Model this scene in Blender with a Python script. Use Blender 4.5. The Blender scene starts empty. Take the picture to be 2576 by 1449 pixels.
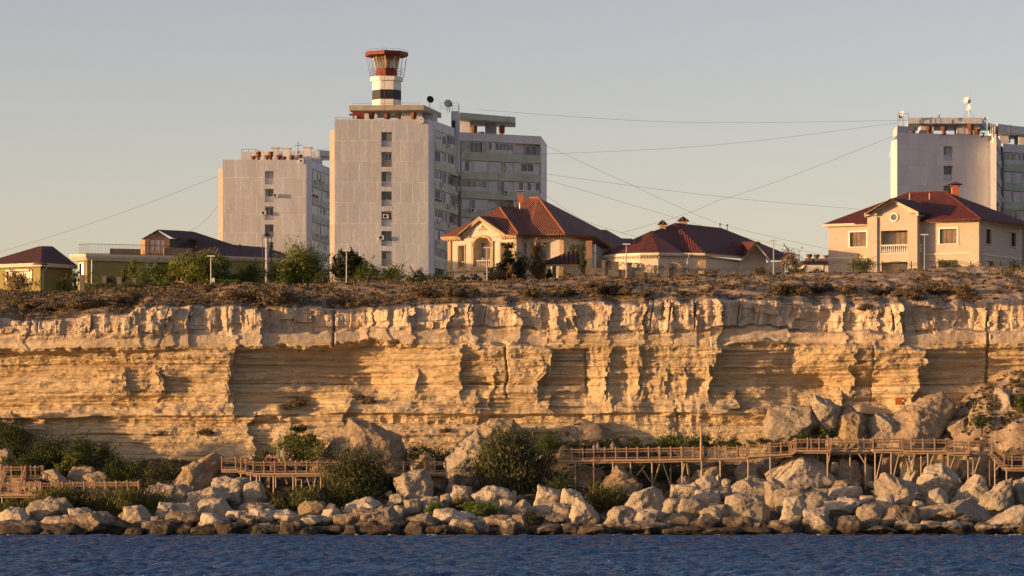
import bpy, math, random
import numpy as np
from mathutils import Vector
random.seed(7)
scene = bpy.context.scene
# ------------------------------------------------------------------ camera
F, CX, HZ, CAMH = 8250.0, 1288.0, 1203.0, 5.0      # focal length, principal column and horizon row on a 2576-wide frame
cam_d = bpy.data.cameras.new("camera"); cam = bpy.data.objects.new("camera", cam_d)
scene.collection.objects.link(cam)
cam.location = (0, 0, CAMH); cam.rotation_euler = (math.radians(90), 0, 0)
cam_d.sensor_width = 36; cam_d.lens = 36*F/2576
cam_d.shift_y = (HZ-724.5)/2576
cam_d.clip_start = 1; cam_d.clip_end = 20000
scene.camera = cam
# ------------------------------------------------------------------ sky, sun, exposure
SUN_EL, SUN_AZ = 5.0, 17.0       # degrees: elevation; how far towards the camera from due left
world = bpy.data.worlds.new("World"); scene.world = world; world.use_nodes = True
wt = world.node_tree; bg = wt.nodes["Background"]
sky = wt.nodes.new("ShaderNodeTexSky"); sky.sky_type = 'NISHITA'; sky.sun_disc = False
sky.sun_elevation = math.radians(SUN_EL)
sv = Vector((-math.cos(math.radians(SUN_AZ))*math.cos(math.radians(SUN_EL)), -math.sin(math.radians(SUN_AZ))*math.cos(math.radians(SUN_EL)), math.sin(math.radians(SUN_EL))))
sky.sun_rotation = math.atan2(sv.x, sv.y)
sky.air_density = 0.72; sky.dust_density = 1.0; sky.ozone_density = 0.0; sky.altitude = 0
tint = wt.nodes.new("ShaderNodeMix"); tint.data_type = 'RGBA'; tint.blend_type = 'MULTIPLY'; tint.inputs[0].default_value = 1
tint.inputs[7].default_value = (1.13, .985, 1.15, 1)          # white balance of the evening sky
wt.links.new(sky.outputs[0], tint.inputs[6]); wt.links.new(tint.outputs[2], bg.inputs[0]); bg.inputs[1].default_value = 0.13
sun_d = bpy.data.lights.new("sun", 'SUN'); sun = bpy.data.objects.new("sun", sun_d); scene.collection.objects.link(sun)
sun_d.energy = 5.0; sun_d.angle = math.radians(0.6); sun_d.color = (1.0, 0.58, 0.255)
sun.rotation_euler = (-sv).to_track_quat('-Z', 'Y').to_euler(); sun.location = (-60, 100, 60)
scene.view_settings.view_transform = 'Standard'; scene.view_settings.look = 'None'
scene.view_settings.exposure = 0.6; scene.view_settings.gamma = 1.0
scene.render.engine = 'CYCLES'
scene.cycles.max_bounces = 5; scene.cycles.diffuse_bounces = 3; scene.cycles.glossy_bounces = 3
scene.cycles.transparent_max_bounces = 6; scene.cycles.caustics_reflective = False; scene.cycles.caustics_refractive = False
scene.cycles.sample_clamp_indirect = 4
# ------------------------------------------------------------------ measuring helpers
def wx(px, Y): return (px-CX)*Y/F
def wz(py, Y): return CAMH+(HZ-py)*Y/F
def W(px, py, Y): return (wx(px, Y), Y, wz(py, Y))
def crop(x0, y0, s): return lambda x, y: ((x0+x/s)/1.490683, (y0+y/s)/1.490683)
cA = crop(0, 780, 2.3418); cB = crop(780, 500, 2.4146); cC = crop(1180, 360, 1.9578); cD = crop(1260, 170, 3.715)
cE = crop(1600, 360, 2.2646); cG = crop(1620, 680, 3.0667); cH = crop(2180, 780, 2.7404); cI = crop(3040, 380, 2.07)
cR = crop(3300, 360, 2.6833); cW = crop(800, 1640, 5.152)
R_ = [crop(0, 1540, 2.3375), crop(960, 1540, 2.3375), crop(1920, 1540, 2.3375), crop(2880, 1540, 2.3375)]
# ------------------------------------------------------------------ noise
def _h(ix, iy, iz, s):
    h = (ix.astype(np.int64)*374761393 + iy.astype(np.int64)*668265263 + iz.astype(np.int64)*2147483647 + s*1274126177) & 0xFFFFFFFF
    h = ((h ^ (h >> 13))*1274126177) & 0xFFFFFFFF
    return ((h ^ (h >> 16)) & 0xFFFFFF)/float(0xFFFFFF)
def vn(x, y, z=None, s=0):
    x = np.asarray(x, float); y = np.asarray(y, float)+x*0; z = x*0 if z is None else np.asarray(z, float)+x*0
    x0, y0, z0 = np.floor(x), np.floor(y), np.floor(z)
    fx, fy, fz = x-x0, y-y0, z-z0
    fx, fy, fz = fx*fx*(3-2*fx), fy*fy*(3-2*fy), fz*fz*(3-2*fz)
    r = 0
    for a in (0, 1):
        for b in (0, 1):
            for c in (0, 1):
                r = r + _h(x0+a, y0+b, z0+c, s)*(fx if a else 1-fx)*(fy if b else 1-fy)*(fz if c else 1-fz)
    return r*2-1
def fbm(x, y, z=None, o=4, s=0, g=0.5):
    r, a = 0, 1.0
    for i in range(o):
        k = 2.03**i
        r = r + a*vn(np.asarray(x)*k+i*7.3, np.asarray(y)*k+i*3.1, None if z is None else np.asarray(z)*k, s+i); a *= g
    return r
def sst(a, b, x):
    t = np.clip((x-a)/(b-a), 0, 1); return t*t*(3-2*t)
# ------------------------------------------------------------------ objects
COL = scene.collection
def tag(o, label=None, cat=None, group=None, kind=None):
    if label: o['label'] = label
    if cat: o['category'] = cat
    if group: o['group'] = group
    if kind: o['kind'] = kind
    return o
def empty(name, loc, label=None, cat=None, group=None):
    o = bpy.data.objects.new(name, None); COL.objects.link(o); o.location = loc; o.empty_display_size = 0.5
    return tag(o, label, cat, group)
def wloc(o):
    v = Vector(o.location)
    while o.parent: o = o.parent; v = v+o.location
    return v
def link(name, me, mat, parent=None, loc=None):
    o = bpy.data.objects.new(name, me); COL.objects.link(o)
    if mat is not None:
        for m in (mat if isinstance(mat, (list, tuple)) else [mat]): me.materials.append(m)
    if parent: o.parent = parent
    if loc: o.location = loc
    return o
def np_mesh(name, V, Fq, smooth=False):
    V = np.asarray(V, np.float32); Fq = np.asarray(Fq, np.int32); n = Fq.shape[1]
    me = bpy.data.meshes.new(name); me.vertices.add(len(V)); me.vertices.foreach_set('co', V.ravel())
    me.loops.add(Fq.size); me.loops.foreach_set('vertex_index', Fq.ravel())
    me.polygons.add(len(Fq)); me.polygons.foreach_set('loop_start', np.arange(0, Fq.size, n, dtype=np.int32))
    me.polygons.foreach_set('loop_total', np.full(len(Fq), n, np.int32))
    me.polygons.foreach_set('use_smooth', np.full(len(Fq), bool(smooth)))
    me.update(calc_edges=True); return me
def grid_faces(nu, nv):
    i = np.arange(nu-1)[:, None]*nv+np.arange(nv-1)[None, :]
    return np.stack([i, i+nv, i+nv+1, i+1], -1).reshape(-1, 4)
class MB:
    """collects boxes, prisms and tubes in world coordinates; build() links them as one mesh"""
    def __init__(s): s.v = []; s.f = []
    def face(s, *p):
        n = len(s.v); s.v += [tuple(q) for q in p]; s.f.append(tuple(range(n, n+len(p)))); return s
    def raw(s, V, Fs):
        n = len(s.v); s.v += [tuple(q) for q in V]; s.f += [tuple(i+n for i in f) for f in Fs]; return s
    def box(s, x0, x1, y0, y1, z0, z1):
        return s.raw([(x0, y0, z0), (x1, y0, z0), (x1, y1, z0), (x0, y1, z0), (x0, y0, z1), (x1, y0, z1), (x1, y1, z1), (x0, y1, z1)],
                     [(0, 3, 2, 1), (4, 5, 6, 7), (0, 1, 5, 4), (1, 2, 6, 5), (2, 3, 7, 6), (3, 0, 4, 7)])
    def prism(s, poly, z0, z1):
        n = len(poly); a = sum(poly[i][0]*poly[(i+1) % n][1]-poly[(i+1) % n][0]*poly[i][1] for i in range(n))
        if a < 0: poly = poly[::-1]
        return s.raw([(x, y, z0) for x, y in poly]+[(x, y, z1) for x, y in poly],
                     [tuple(range(n-1, -1, -1)), tuple(range(n, 2*n))]+[(i, (i+1) % n, n+(i+1) % n, n+i) for i in range(n)])
    def loft(s, A, B, caps=True):
        n = len(A)
        return s.raw(list(A)+list(B), ([tuple(range(n-1, -1, -1)), tuple(range(n, 2*n))] if caps else [])+[(i, (i+1) % n, n+(i+1) % n, n+i) for i in range(n)])
    def tube(s, p, q, r, n=6, r2=None):
        p, q = Vector(p), Vector(q); d = (q-p)
        if d.length < 1e-6: return s
        d.normalize(); a = d.cross(Vector((0, 0, 1)) if abs(d.z) < .9 else Vector((1, 0, 0))).normalized(); b = d.cross(a)
        r2 = r if r2 is None else r2
        return s.loft([p+(a*math.cos(t)+b*math.sin(t))*r for t in [2*math.pi*i/n for i in range(n)]],
                      [q+(a*math.cos(t)+b*math.sin(t))*r2 for t in [2*math.pi*i/n for i in range(n)]])
    def bar(s, p, q, w, h=None):
        return s.tube(p, q, w*0.7, 4)
    def path(s, pts, r, n=6):
        for a, b in zip(pts[:-1], pts[1:]): s.tube(a, b, r, n)
        return s
    def ball(s, c, r, sz=1.0, n=8, m=5):
        V = []; Fs = []
        for j in range(m+1):
            ph = math.pi*j/m
            for i in range(n):
                t = 2*math.pi*i/n; V.append((c[0]+r*math.sin(ph)*math.cos(t), c[1]+r*math.sin(ph)*math.sin(t), c[2]+r*sz*math.cos(ph)))
        for j in range(m):
            for i in range(n): Fs.append((j*n+i, (j+1)*n+i, (j+1)*n+(i+1) % n, j*n+(i+1) % n))
        return s.raw(V, Fs)
    def build(s, name, mat, parent=None, smooth=False):
        base = wloc(parent) if parent else Vector((0, 0, 0))
        me = bpy.data.meshes.new(name)
        me.from_pydata([(x-base.x, y-base.y, z-base.z) for x, y, z in s.v], [], s.f); me.update()
        nl = len(me.loops)
        if nl:
            uv = me.uv_layers.new(name='UVMap'); nf = len(me.polygons)
            N = np.empty(nf*3, np.float32); me.polygons.foreach_get('normal', N); N = N.reshape(-1, 3)
            T = np.stack([-N[:, 1], N[:, 0], N[:, 0]*0], 1); L = np.linalg.norm(T, axis=1)
            T[L < .05] = (1, 0, 0); L = np.maximum(np.linalg.norm(T, axis=1), 1e-6); T /= L[:, None]
            B = np.cross(N, T)
            tot = np.empty(nf, np.int32); me.polygons.foreach_get('loop_total', tot); fi = np.repeat(np.arange(nf), tot)
            vi = np.empty(nl, np.int32); me.loops.foreach_get('vertex_index', vi)
            C = np.array(s.v, np.float64)[vi]
            uv.data.foreach_set('uv', np.stack([(C*T[fi]).sum(1), (C*B[fi]).sum(1)], 1).astype(np.float32).ravel())
            if smooth: me.polygons.foreach_set('use_smooth', np.full(nf, True))
        return link(name, me, mat, parent)
# ------------------------------------------------------------------ material kit
class Mt:
    def __init__(s, name, rough=0.85, spec=0.3):
        s.m = bpy.data.materials.new(name); s.m.use_nodes = True; s.t = s.m.node_tree
        s.b = s.t.nodes['Principled BSDF']; s.b.inputs['Roughness'].default_value = rough
        s.b.inputs['Specular IOR Level'].default_value = spec
    def n(s, ty, **kw):
        nd = s.t.nodes.new(ty)
        for k, v in kw.items():
            if k in nd.inputs: nd.inputs[k].default_value = v
            else: setattr(nd, k, v)
        return nd
    def L(s, a, b): s.t.links.new(a, b)
    def geo(s): return s.n('ShaderNodeNewGeometry').outputs['Position']
    def uv(s): return s.n('ShaderNodeTexCoord').outputs['UV']
    def mp(s, vec, sc, rot=(0, 0, 0)):
        m = s.n('ShaderNodeMapping'); s.L(vec, m.inputs['Vector']); m.inputs['Scale'].default_value = sc; m.inputs['Rotation'].default_value = rot
        return m.outputs[0]
    def noise(s, vec, scale=1, detail=4, rough=.55, dist=0):
        m = s.n('ShaderNodeTexNoise'); s.L(vec, m.inputs['Vector']); m.inputs['Scale'].default_value = scale
        m.inputs['Detail'].default_value = detail; m.inputs['Roughness'].default_value = rough; m.inputs['Distortion'].default_value = dist
        return m.outputs['Fac']
    def ramp(s, fac, stops):
        r = s.n('ShaderNodeValToRGB'); s.L(fac, r.inputs[0]); e = r.color_ramp.elements
        while len(e) < len(stops): e.new(0.5)
        for el, (p, c) in zip(e, stops): el.position = p; el.color = (*c, 1) if len(c) == 3 else c
        return r.outputs[0]
    def mix(s, fac, a, b, mode='MIX'):
        m = s.n('ShaderNodeMix', data_type='RGBA', blend_type=mode)
        for v, i in ((fac, 0), (a, 6), (b, 7)):
            if isinstance(v, (int, float)): m.inputs[i].default_value = v
            elif isinstance(v, tuple): m.inputs[i].default_value = (*v, 1)
            else: s.L(v, m.inputs[i])
        return m.outputs[2]
    def math(s, op, a, b=0.0, c=None):
        m = s.n('ShaderNodeMath', operation=op)
        for v, i in ((a, 0), (b, 1), (c, 2)):
            if v is None: continue
            if isinstance(v, (int, float)): m.inputs[i].default_value = v
            else: s.L(v, m.inputs[i])
        return m.outputs[0]
    def sep(s, vec):
        m = s.n('ShaderNodeSeparateXYZ'); s.L(vec, m.inputs[0]); return m.outputs
    def col(s, c):
        if isinstance(c, tuple): s.b.inputs['Base Color'].default_value = (*c, 1)
        else: s.L(c, s.b.inputs['Base Color'])
        return s
    def bump(s, h, strength=.5, dist=.05):
        b = s.n('ShaderNodeBump'); b.inputs['Strength'].default_value = strength; b.inputs['Distance'].default_value = dist
        s.L(h, b.inputs['Height'])
        if s.b.inputs['Normal'].links: s.L(s.b.inputs['Normal'].links[0].from_socket, b.inputs['Normal'])
        s.L(b.outputs[0], s.b.inputs['Normal']); return s
def simple(name, c, rough=.7, var=.25, scale=3., bump=.0, metal=0., spec=.3):
    """a plain colour with real blotchy wear, never perfectly flat"""
    m = Mt(name, rough, spec); g = m.geo(); n = m.noise(g, scale, 4)
    d = tuple(x*(1-var) for x in c); u = tuple(min(1, x*(1+var)) for x in c)
    m.col(m.ramp(n, [(.3, d), (.7, u)])); m.b.inputs['Metallic'].default_value = metal
    if bump: m.bump(m.noise(g, scale*6, 3), bump, .03)
    return m.m
ORD = ['zeroth', 'first', 'second', 'third', 'fourth', 'fifth', 'sixth', 'seventh', 'eighth', 'ninth', 'tenth', 'eleventh', 'twelfth', 'thirteenth', 'fourteenth', 'fifteenth', 'sixteenth', 'seventeenth', 'eighteenth', 'nineteenth']
def ordw(n):
    if n < 20: return ORD[n]
    t = ['', '', 'twenty', 'thirty', 'forty', 'fifty', 'sixty', 'seventy', 'eighty', 'ninety'][n//10]
    return {'twenty': 'twentieth', 'thirty': 'thirtieth', 'forty': 'fortieth', 'fifty': 'fiftieth', 'sixty': 'sixtieth'}.get(t, t+'th') if n % 10 == 0 else t+'-'+ORD[n % 10]
# ================================================================== materials of the land
def limestone(name, strata=1.0, warm=1.0, dark=0.0):
    m = Mt(name, .93, .15); g = m.geo()
    lay = m.noise(m.mp(g, (.10, .10, 2.6)), 1.0, 5, .6, .3)
    lay2 = m.noise(m.mp(g, (.35, .35, 7.)), 1.0, 4, .6)
    big = m.noise(m.mp(g, (.12, .12, .2)), 1.0, 3)
    fine = m.noise(g, 3.5, 6, .7)
    c = m.ramp(lay, [(.30, (.33, .205, .095)), (.41, (.60, .45, .255)), (.55, (.78, .64, .42)), (.64, (.66, .50, .29)), (.74, (.44, .30, .15))])
    c = m.mix(m.ramp(lay2, [(.45, (0, 0, 0)), (.66, (.38,)*3)]), c, (.36, .25, .14))
    c = m.mix(m.ramp(big, [(.35, (0, 0, 0)), (.7, (.55,)*3)]), c, (.74, .59, .38))
    c = m.mix(m.ramp(fine, [(.28, (.4,)*3), (.52, (0, 0, 0))]), c, (.28, .195, .12))
    m.col(c)
    m.bump(m.noise(m.mp(g, (.8, .8, 5)), 1.0, 6, .7), 1.0*strata, .32)
    m.bump(m.noise(m.mp(g, (1.6, 1.6, 14)), 1.0, 5, .7), .8, .12)
    m.bump(m.noise(g, 2.2, 8, .75), .8, .2)
    return m
M_CLIFF = limestone('layered_limestone').m
def m_cap():
    m = Mt('pale_cap_rock', .93, .15); g = m.geo()
    v = m.noise(m.mp(g, (1.2, 1.2, .25)), 1.0, 5, .6); fine = m.noise(g, 2.5, 6, .7)
    c = m.ramp(v, [(.3, (.38, .285, .19)), (.5, (.55, .445, .32)), (.7, (.62, .52, .385))])
    c = m.mix(m.ramp(fine, [(.32, (.5,)*3), (.52, (0, 0, 0))]), c, (.24, .165, .10)); m.col(c)
    m.bump(v, .6, .2); m.bump(fine, .6, .12); return m.m
M_CAP = m_cap()
def m_earth():
    m = Mt('dry_earth', .97, .1); g = m.geo(); n = m.noise(g, .5, 6, .65); f = m.noise(g, 4, 5, .7)
    c = m.ramp(n, [(.32, (.20, .145, .095)), (.46, (.33, .25, .175)), (.62, (.46, .36, .26))])
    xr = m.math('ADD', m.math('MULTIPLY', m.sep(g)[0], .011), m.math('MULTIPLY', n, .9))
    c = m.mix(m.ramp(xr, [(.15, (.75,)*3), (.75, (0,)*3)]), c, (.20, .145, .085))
    c = m.mix(m.ramp(f, [(.35, (.6,)*3), (.55, (0, 0, 0))]), c, (.11, .08, .045)); m.col(c)
    m.bump(f, .7, .12); m.bump(m.noise(g, 1.3, 5, .6), .6, .2); return m.m
M_EARTH = m_earth()
def m_beach():
    m = Mt('rubble_ground', .97, .1); g = m.geo(); n = m.noise(g, .8, 6, .65); f = m.noise(g, 5, 5, .7)
    c = m.ramp(n, [(.35, (.05, .042, .03)), (.55, (.13, .10, .07)), (.72, (.26, .20, .14))])
    wet = m.math('LESS_THAN', m.sep(g)[2], .35); m.col(m.mix(wet, c, (.03, .03, .022)))
    m.bump(f, .9, .2); m.bump(n, .8, .4); return m.m
M_BEACH = m_beach()
# ================================================================== the cliff
YC = 322.0
TAN = math.tan(math.radians(SUN_AZ))
def profile(shades, x0=-75., x1=75., amp=1.0, lead=0.0):
    """depth along the face: lit walls swing towards the water, shaded ones step back behind each corner"""
    X = [x0]; D = [lead]; segs = []; last = x0
    for a, b in shades:
        a, b = wx(a, YC), wx(b, YC); segs += [(last, a, 0), (a, b, 1)]; last = b
    segs.append((last, x1, 0))
    d = lead
    for a, b, sh in segs:
        w = b-a
        if w <= 0: continue
        if sh:
            X += [a+.06, a+.5*w, b]; base = d
            st = min(.75*w*TAN, 1.0)+.12
            D += [base+st, base+max(st, .5*w*TAN+.25), base+w*TAN*amp+.10]; d = base+w*TAN*amp+.10
        else:
            e = max(d-w*.62, min(d-w*.10, 0.0) if d > 0 else d-w*.04)
            e = max(e, -1.2); X.append(b); D.append(e); d = e
    return np.array(X), np.array(D)
P_UP = profile([(68, 76), (350, 371), (400, 408), (438, 470), (484, 547), (586, 609), (652, 905), (935, 941), (977, 990), (1036, 1074), (1140, 1174), (1195, 1258), (1303, 1372), (1400, 1416), (1438, 1474), (1530, 1568), (1621, 1667), (1690, 1698), (1744, 1764), (1797, 2100), (2138, 2169), (2215, 2228), (2270, 2450), (2486, 2500)], amp=.8, lead=4.5)
P_MT = profile([(577, 870), (1163, 1190), (1378, 1474), (1538, 1566), (1612, 1642), (1805, 1995), (2160, 2180), (2325, 2495)], lead=6)
P_MB = profile([(592, 770), (880, 900), (1195, 1225), (1235, 1262), (1392, 1462), (1545, 1562), (1620, 1634), (1845, 2010), (2118, 2218), (2305, 2430)], lead=6)
P_MID = profile([(322, 356), (402, 470), (577, 918), (1052, 1076), (1163, 1217), (1240, 1250), (1362, 1476), (1530, 1574), (1606, 1644), (1678, 1698), (1728, 1762), (1789, 2070), (2151, 2202), (2307, 2495)], lead=6)
P_LOW = profile([(20, 150), (640, 700), (880, 930), (1210, 1262), (1440, 1470), (1700, 1715), (1950, 1975), (2110, 2200), (2320, 2480)], amp=.45, lead=4.5)
def prof(P, px): return np.interp(wx(px, YC), P[0], P[1])
TOP_PY = ([-700, 0, 200, 325, 345, 560, 700, 905, 1060, 1240, 1500, 1700, 1795, 1950, 2100, 2180, 2330, 2476, 2580, 3400], [802, 801, 799, 791, 772, 768, 770, 771, 766, 765, 764, 757, 752, 753, 757, 764, 760, 751, 748, 748])
def ztop(x):
    px = CX+F*x/YC
    return wz(np.interp(px, *TOP_PY), YC)+.18*vn(x*.7, x*0, None, 3)+.22*np.round(vn(x*.35, x*0+5, None, 4)*1.5)/1.5
def face_y(x, z):
    px = CX+F*x/YC; py = HZ-F*(z-CAMH)/YC
    tilt = 15*np.clip(1-px/950, 0, 1)
    w1 = fbm(x*.9, z*1.2, s=11, o=4); w2 = fbm(x*.35, z*.5, s=12, o=3)
    cz0 = sst(1460, 1480, px)*(1-sst(1780, 1800, px)); pxw = px+w1*(5-3*cz0)+w2*(15-8*cz0)+5*vn(x*.2, np.floor(z*2.2), s=77); pyw = py-tilt+4*vn(x*.25, z*.1, s=13)+1.5*w1+9*vn(x*.06, z*0, s=14)*sst(850, 900, py)*(1-sst(1020, 1060, py))+(1-sst(850, 880, py))*(9*np.round(vn(x*.13, z*0, s=15)*1.6)/1.6+7*vn(x*.09, z*0, s=16)+3*vn(x*1.1, z*.5, s=17))
    up, mid, low = prof(P_UP, pxw), prof(P_MID, pxw), prof(P_LOW, pxw)
    mt, mb = prof(P_MT, pxw), prof(P_MB, pxw); kk = np.clip((pyw-905)/45, 0, 1); k2 = np.clip((pyw-965)/45, 0, 1); mid = (mt*(1-kk)+mid*kk)*(1-k2)+mb*k2
    t1 = sst(862, 876, pyw+3*w1); t2 = sst(1010, 1050, pyw+14*w2)
    tu = sst(829, 838, pyw)
    d = (up*(1-.62*tu))*(1-t1)+mid*t1*(1-t2)+low*t2
    # general section: cap, undercut, ledge, beds, ledge, blocks, foot
    V = np.interp(pyw, [700, 760, 826, 831, 850, 866, 869, 876, 900, 960, 1008, 1034, 1037, 1041, 1044, 1064, 1066, 1080, 1110, 1150, 1220],
                       [.5, .1, .0, .55, .95, .55, -.35, -.15, .25, .30, .1, -.45, -.45, .25, .30, .20, -.25, -.5, -.9, -1.6, -2.8])
    um = np.clip(.45+.8*vn(x*.08, z*0, s=18), .05, 1); V = V*np.where((pyw > 800) & (pyw < 868), um, 1)
    smoothz = 1-.8*sst(835, 845, pyw)*(1-sst(860, 868, pyw))
    upm = 1-sst(820, 832, pyw); md = sst(866, 874, pyw)*(1-sst(1062, 1075, pyw)*.4)
    sh = np.clip((np.interp(wx(pxw, YC)+.35, *P_MID)-np.interp(wx(pxw, YC)-.35, *P_MID))*2.2, 0, 1)
    rough = (1-.62*sh*(t1*(1-t2)))
    # vertical ribs and joints in the cap and the middle columns
    ribs = fbm(x*1.25, z*.28, s=21, o=3); joint = np.abs(vn(x*.55+.25*vn(x*.3, z*.4, s=5), z*.05, s=22))
    colz = sst(1460, 1480, px)*(1-sst(1780, 1800, px))
    rib_w = .13*upm+.14*colz*md
    jm = sst(.1, .5, vn(x*.25, z*.1, s=23))
    cxx = x*.75+.35*vn(x*.5, z*.8, s=25); blk = (.26*vn(np.floor(cxx), np.floor(z*.85+1.7*vn(np.floor(cxx), z*0, s=26)), s=24)+.06*vn(np.floor(cxx*2.3), np.floor(z*1.9), s=28))*upm
    D = d+V+rib_w*ribs+blk+.5*np.exp(-(joint/.04)**2)*upm*jm
    # horizontal beds: many thin hard and soft layers, broken along their length
    zz = z+.25*vn(x*.05, z*0, s=30)+.05*vn(x*.5, z*1.0, s=31)
    beds = 0
    for k, (f, a) in enumerate(((1.1, .26), (2.3, .20), (4.3, .15))):
        b = vn(zz*0+k*9.1, zz*f, s=40+k)*.5+vn(x*(.06*(k+1)), zz*f, s=50+k)*.8; b = b+.35*np.sign(b)*np.abs(b)**.5
        beds = beds+a*b
    nl = np.abs(vn(zz*0+3.3, zz*1.5, s=47)); nl2 = np.abs(vn(zz*0+8.3, zz*3.1, s=48))
    notch = .34*np.exp(-(nl/.07)**2)*np.clip(.55+1.3*vn(x*.10, zz*.8, s=49), 0, 1)+.20*np.exp(-(nl2/.09)**2)*np.clip(.4+1.3*vn(x*.2, zz*1.2, s=46), 0, 1)
    D = D+notch*md*(1-.5*colz)*(.5+.5*rough)+beds*md*(.45+.55*rough)*(1-.5*colz)+beds*.22*(1-md)*smoothz
    r1 = fbm(x*1.1, z*1.7, D*0, s=61, o=5, g=.58)
    pit = np.clip(vn(x*1.6, z*2.6, s=71)-.35, 0, 1)*.55
    lump = 1-np.abs(fbm(x*.42, z*.8, s=66, o=3))
    r2 = fbm(x*.55, z*2.6, D*0, s=67, o=4, g=.55)
    rg = sst(-.1, .5, vn(x*.16, z*.35, s=68)+.15)
    D = D+smoothz*(.045+.055*rg)*r1*rough+.12*r2*md*rough+(pit*rough)*(.10*rg*md+.35*upm)*smoothz-.13*lump*md*rough*rg*(1-.8*colz)
    # rounded blocks in the lower band
    bk = sst(1043, 1046, pyw)*(1-sst(1062, 1065, pyw))
    D = D+bk*(.25*np.abs(vn(x*.9, z*.3, s=81))-.1)
    # deep vertical fissures
    for fp, fy0, fy1, dp in ((1274, 870, 1000, .4), (2492, 790, 1000, .5), (192+644, 780, 870, .5), (1474, 880, 985, .25), (2198, 870, 1010, .16), (74, 790, 830, .4)):
        q = (px-fp-4*vn(z*.8, z*0, s=int(fp)))/2.6
        D = D+dp*np.exp(-q*q)*sst(fy0-6, fy0, py)*(1-sst(fy1, fy1+6, py))
    return YC+D
def build_cliff():
    xs = np.concatenate([np.arange(-140, -58, .4), np.arange(-58, 58.01, .085), np.arange(58.4, 140, .4)]); nt = 300
    t = np.linspace(0, 1, nt)
    Xg, Tg = np.meshgrid(xs, t, indexing='ij')
    zt = ztop(xs)[:, None]; Z = 4.2+(zt-4.2)*Tg
    Yg = face_y(Xg, Z)
    Yg = Yg+.55*np.clip((Tg-.985)/.015, 0, 1)**2
    me = np_mesh('cliff', np.stack([Xg, Yg, Z], -1).reshape(-1, 3), grid_faces(len(xs), nt), False)
    o = link('cliff', me, [M_CLIFF, M_CAP]); tag(o, kind='structure')
    # material split: pale massive cap above the bedded rock
    C = np.empty(len(me.polygons)*3, np.float32); me.polygons.foreach_get('center', C); C = C.reshape(-1, 3)
    py = HZ-F*(C[:, 2]-CAMH)/YC; px = CX+F*C[:, 0]/YC
    me.polygons.foreach_set('material_index', ((py-15*np.clip(1-px/950, 0, 1)+6*vn(C[:, 0]*.4, C[:, 2], s=5)) < 858).astype(np.int32))
    return xs, Yg[:, -1], zt[:, 0]
cx_, cy_, cz_ = build_cliff()
RIDGE = ([-700, 0, 200, 500, 870, 1200, 1500, 1700, 1950, 2100, 2300, 2576, 3400], [740, 739, 738, 724, 718, 708, 704, 701, 694, 689, 683, 682, 682])
YR = 346.0
def zridge(x): return wz(np.interp(CX+F*x/YR, *RIDGE), YR)
def ground_z(x, y):
    x = np.asarray(x, float); y = np.asarray(y, float)
    zt = np.interp(x, cx_, cz_); yt = np.interp(x, cx_, cy_)
    v = np.clip((y-yt)/(YR-yt), 0, 1.0); zr = zridge(x)
    z = zt+(zr-zt)*(1-(1-v)**1.35)
    z = z-.25*sst(YR, YR+6, y)
    amp = sst(0, .12, v)*(1-.75*sst(YR+2, YR+10, y))
    sk = x*.35+y*.12
    z = z+amp*(.30*fbm(sk*.8, y*.2, s=101, o=3)+.12*(1-np.abs(vn(x*.5+y*.2, y*.5, s=105)))+.06*fbm(x*1.2, y*1.2, s=103, o=3))
    return z
def build_ground():
    xs = np.concatenate([[-2500, -700, -250, -160], cx_[(cx_ < -58)], cx_[(cx_ >= -58) & (cx_ <= 58)][::3], cx_[cx_ > 58], [160, 250, 700, 2500]])
    xc = np.clip(xs, cx_[0], cx_[-1]); v = np.concatenate([np.linspace(0, 1, 90), 1+np.array([.04, .08, .12, .18, .25, .35, .5, .7, 1, 1.5, 2.2, 4, 8, 20, 60, 150])])
    yt = np.interp(xc, cx_, cy_)
    Xg = np.repeat(xs[:, None], len(v), 1); Yg = yt[:, None]+(YR-yt[:, None])*v[None, :]
    Z = ground_z(np.repeat(xc[:, None], len(v), 1), Yg)
    Z[:, 0] = np.interp(xc, cx_, cz_)-.01
    me = np_mesh('ground', np.stack([Xg, Yg, Z], -1).reshape(-1, 3), grid_faces(len(xs), len(v)), True)
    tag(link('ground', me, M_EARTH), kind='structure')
build_ground()
CONES = [(1480, 320.5, 10.4, .5, 1.0), (1570, 320, 9.0, .42, 1.), (2062, 321.5, 13.0, 1.1, 1.), (2640, 322, 16.2, .36, .9), (2480, 321.5, 12.8, .5, 1.), (-80, 320, 11.6, .42, 1.)]
def beach_z(x, y):
    x = np.asarray(x, float); y = np.asarray(y, float)
    z = np.interp(y, [270, 281, 285, 290, 300, 308, 317, 322, 330], [-3, -1.4, -.35, .8, 2.9, 4.5, 6.0, 6.8, 7.4])
    for px, yy, zp, sl, ys in CONES:
        xx = wx(px, yy); r = np.hypot(x-xx, (y-yy)*1.5)
        z = np.maximum(z, zp-sl*np.sqrt(r*r+1.6)-.016*r*r+.55*fbm(x*.35, y*.35, s=int(px) % 97+400, o=4)+.5)
    return z+.25*fbm(x*.5, y*.5, s=201, o=4)*sst(283, 288, y)+.10*fbm(x*2, y*2, s=205, o=2)
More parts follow.
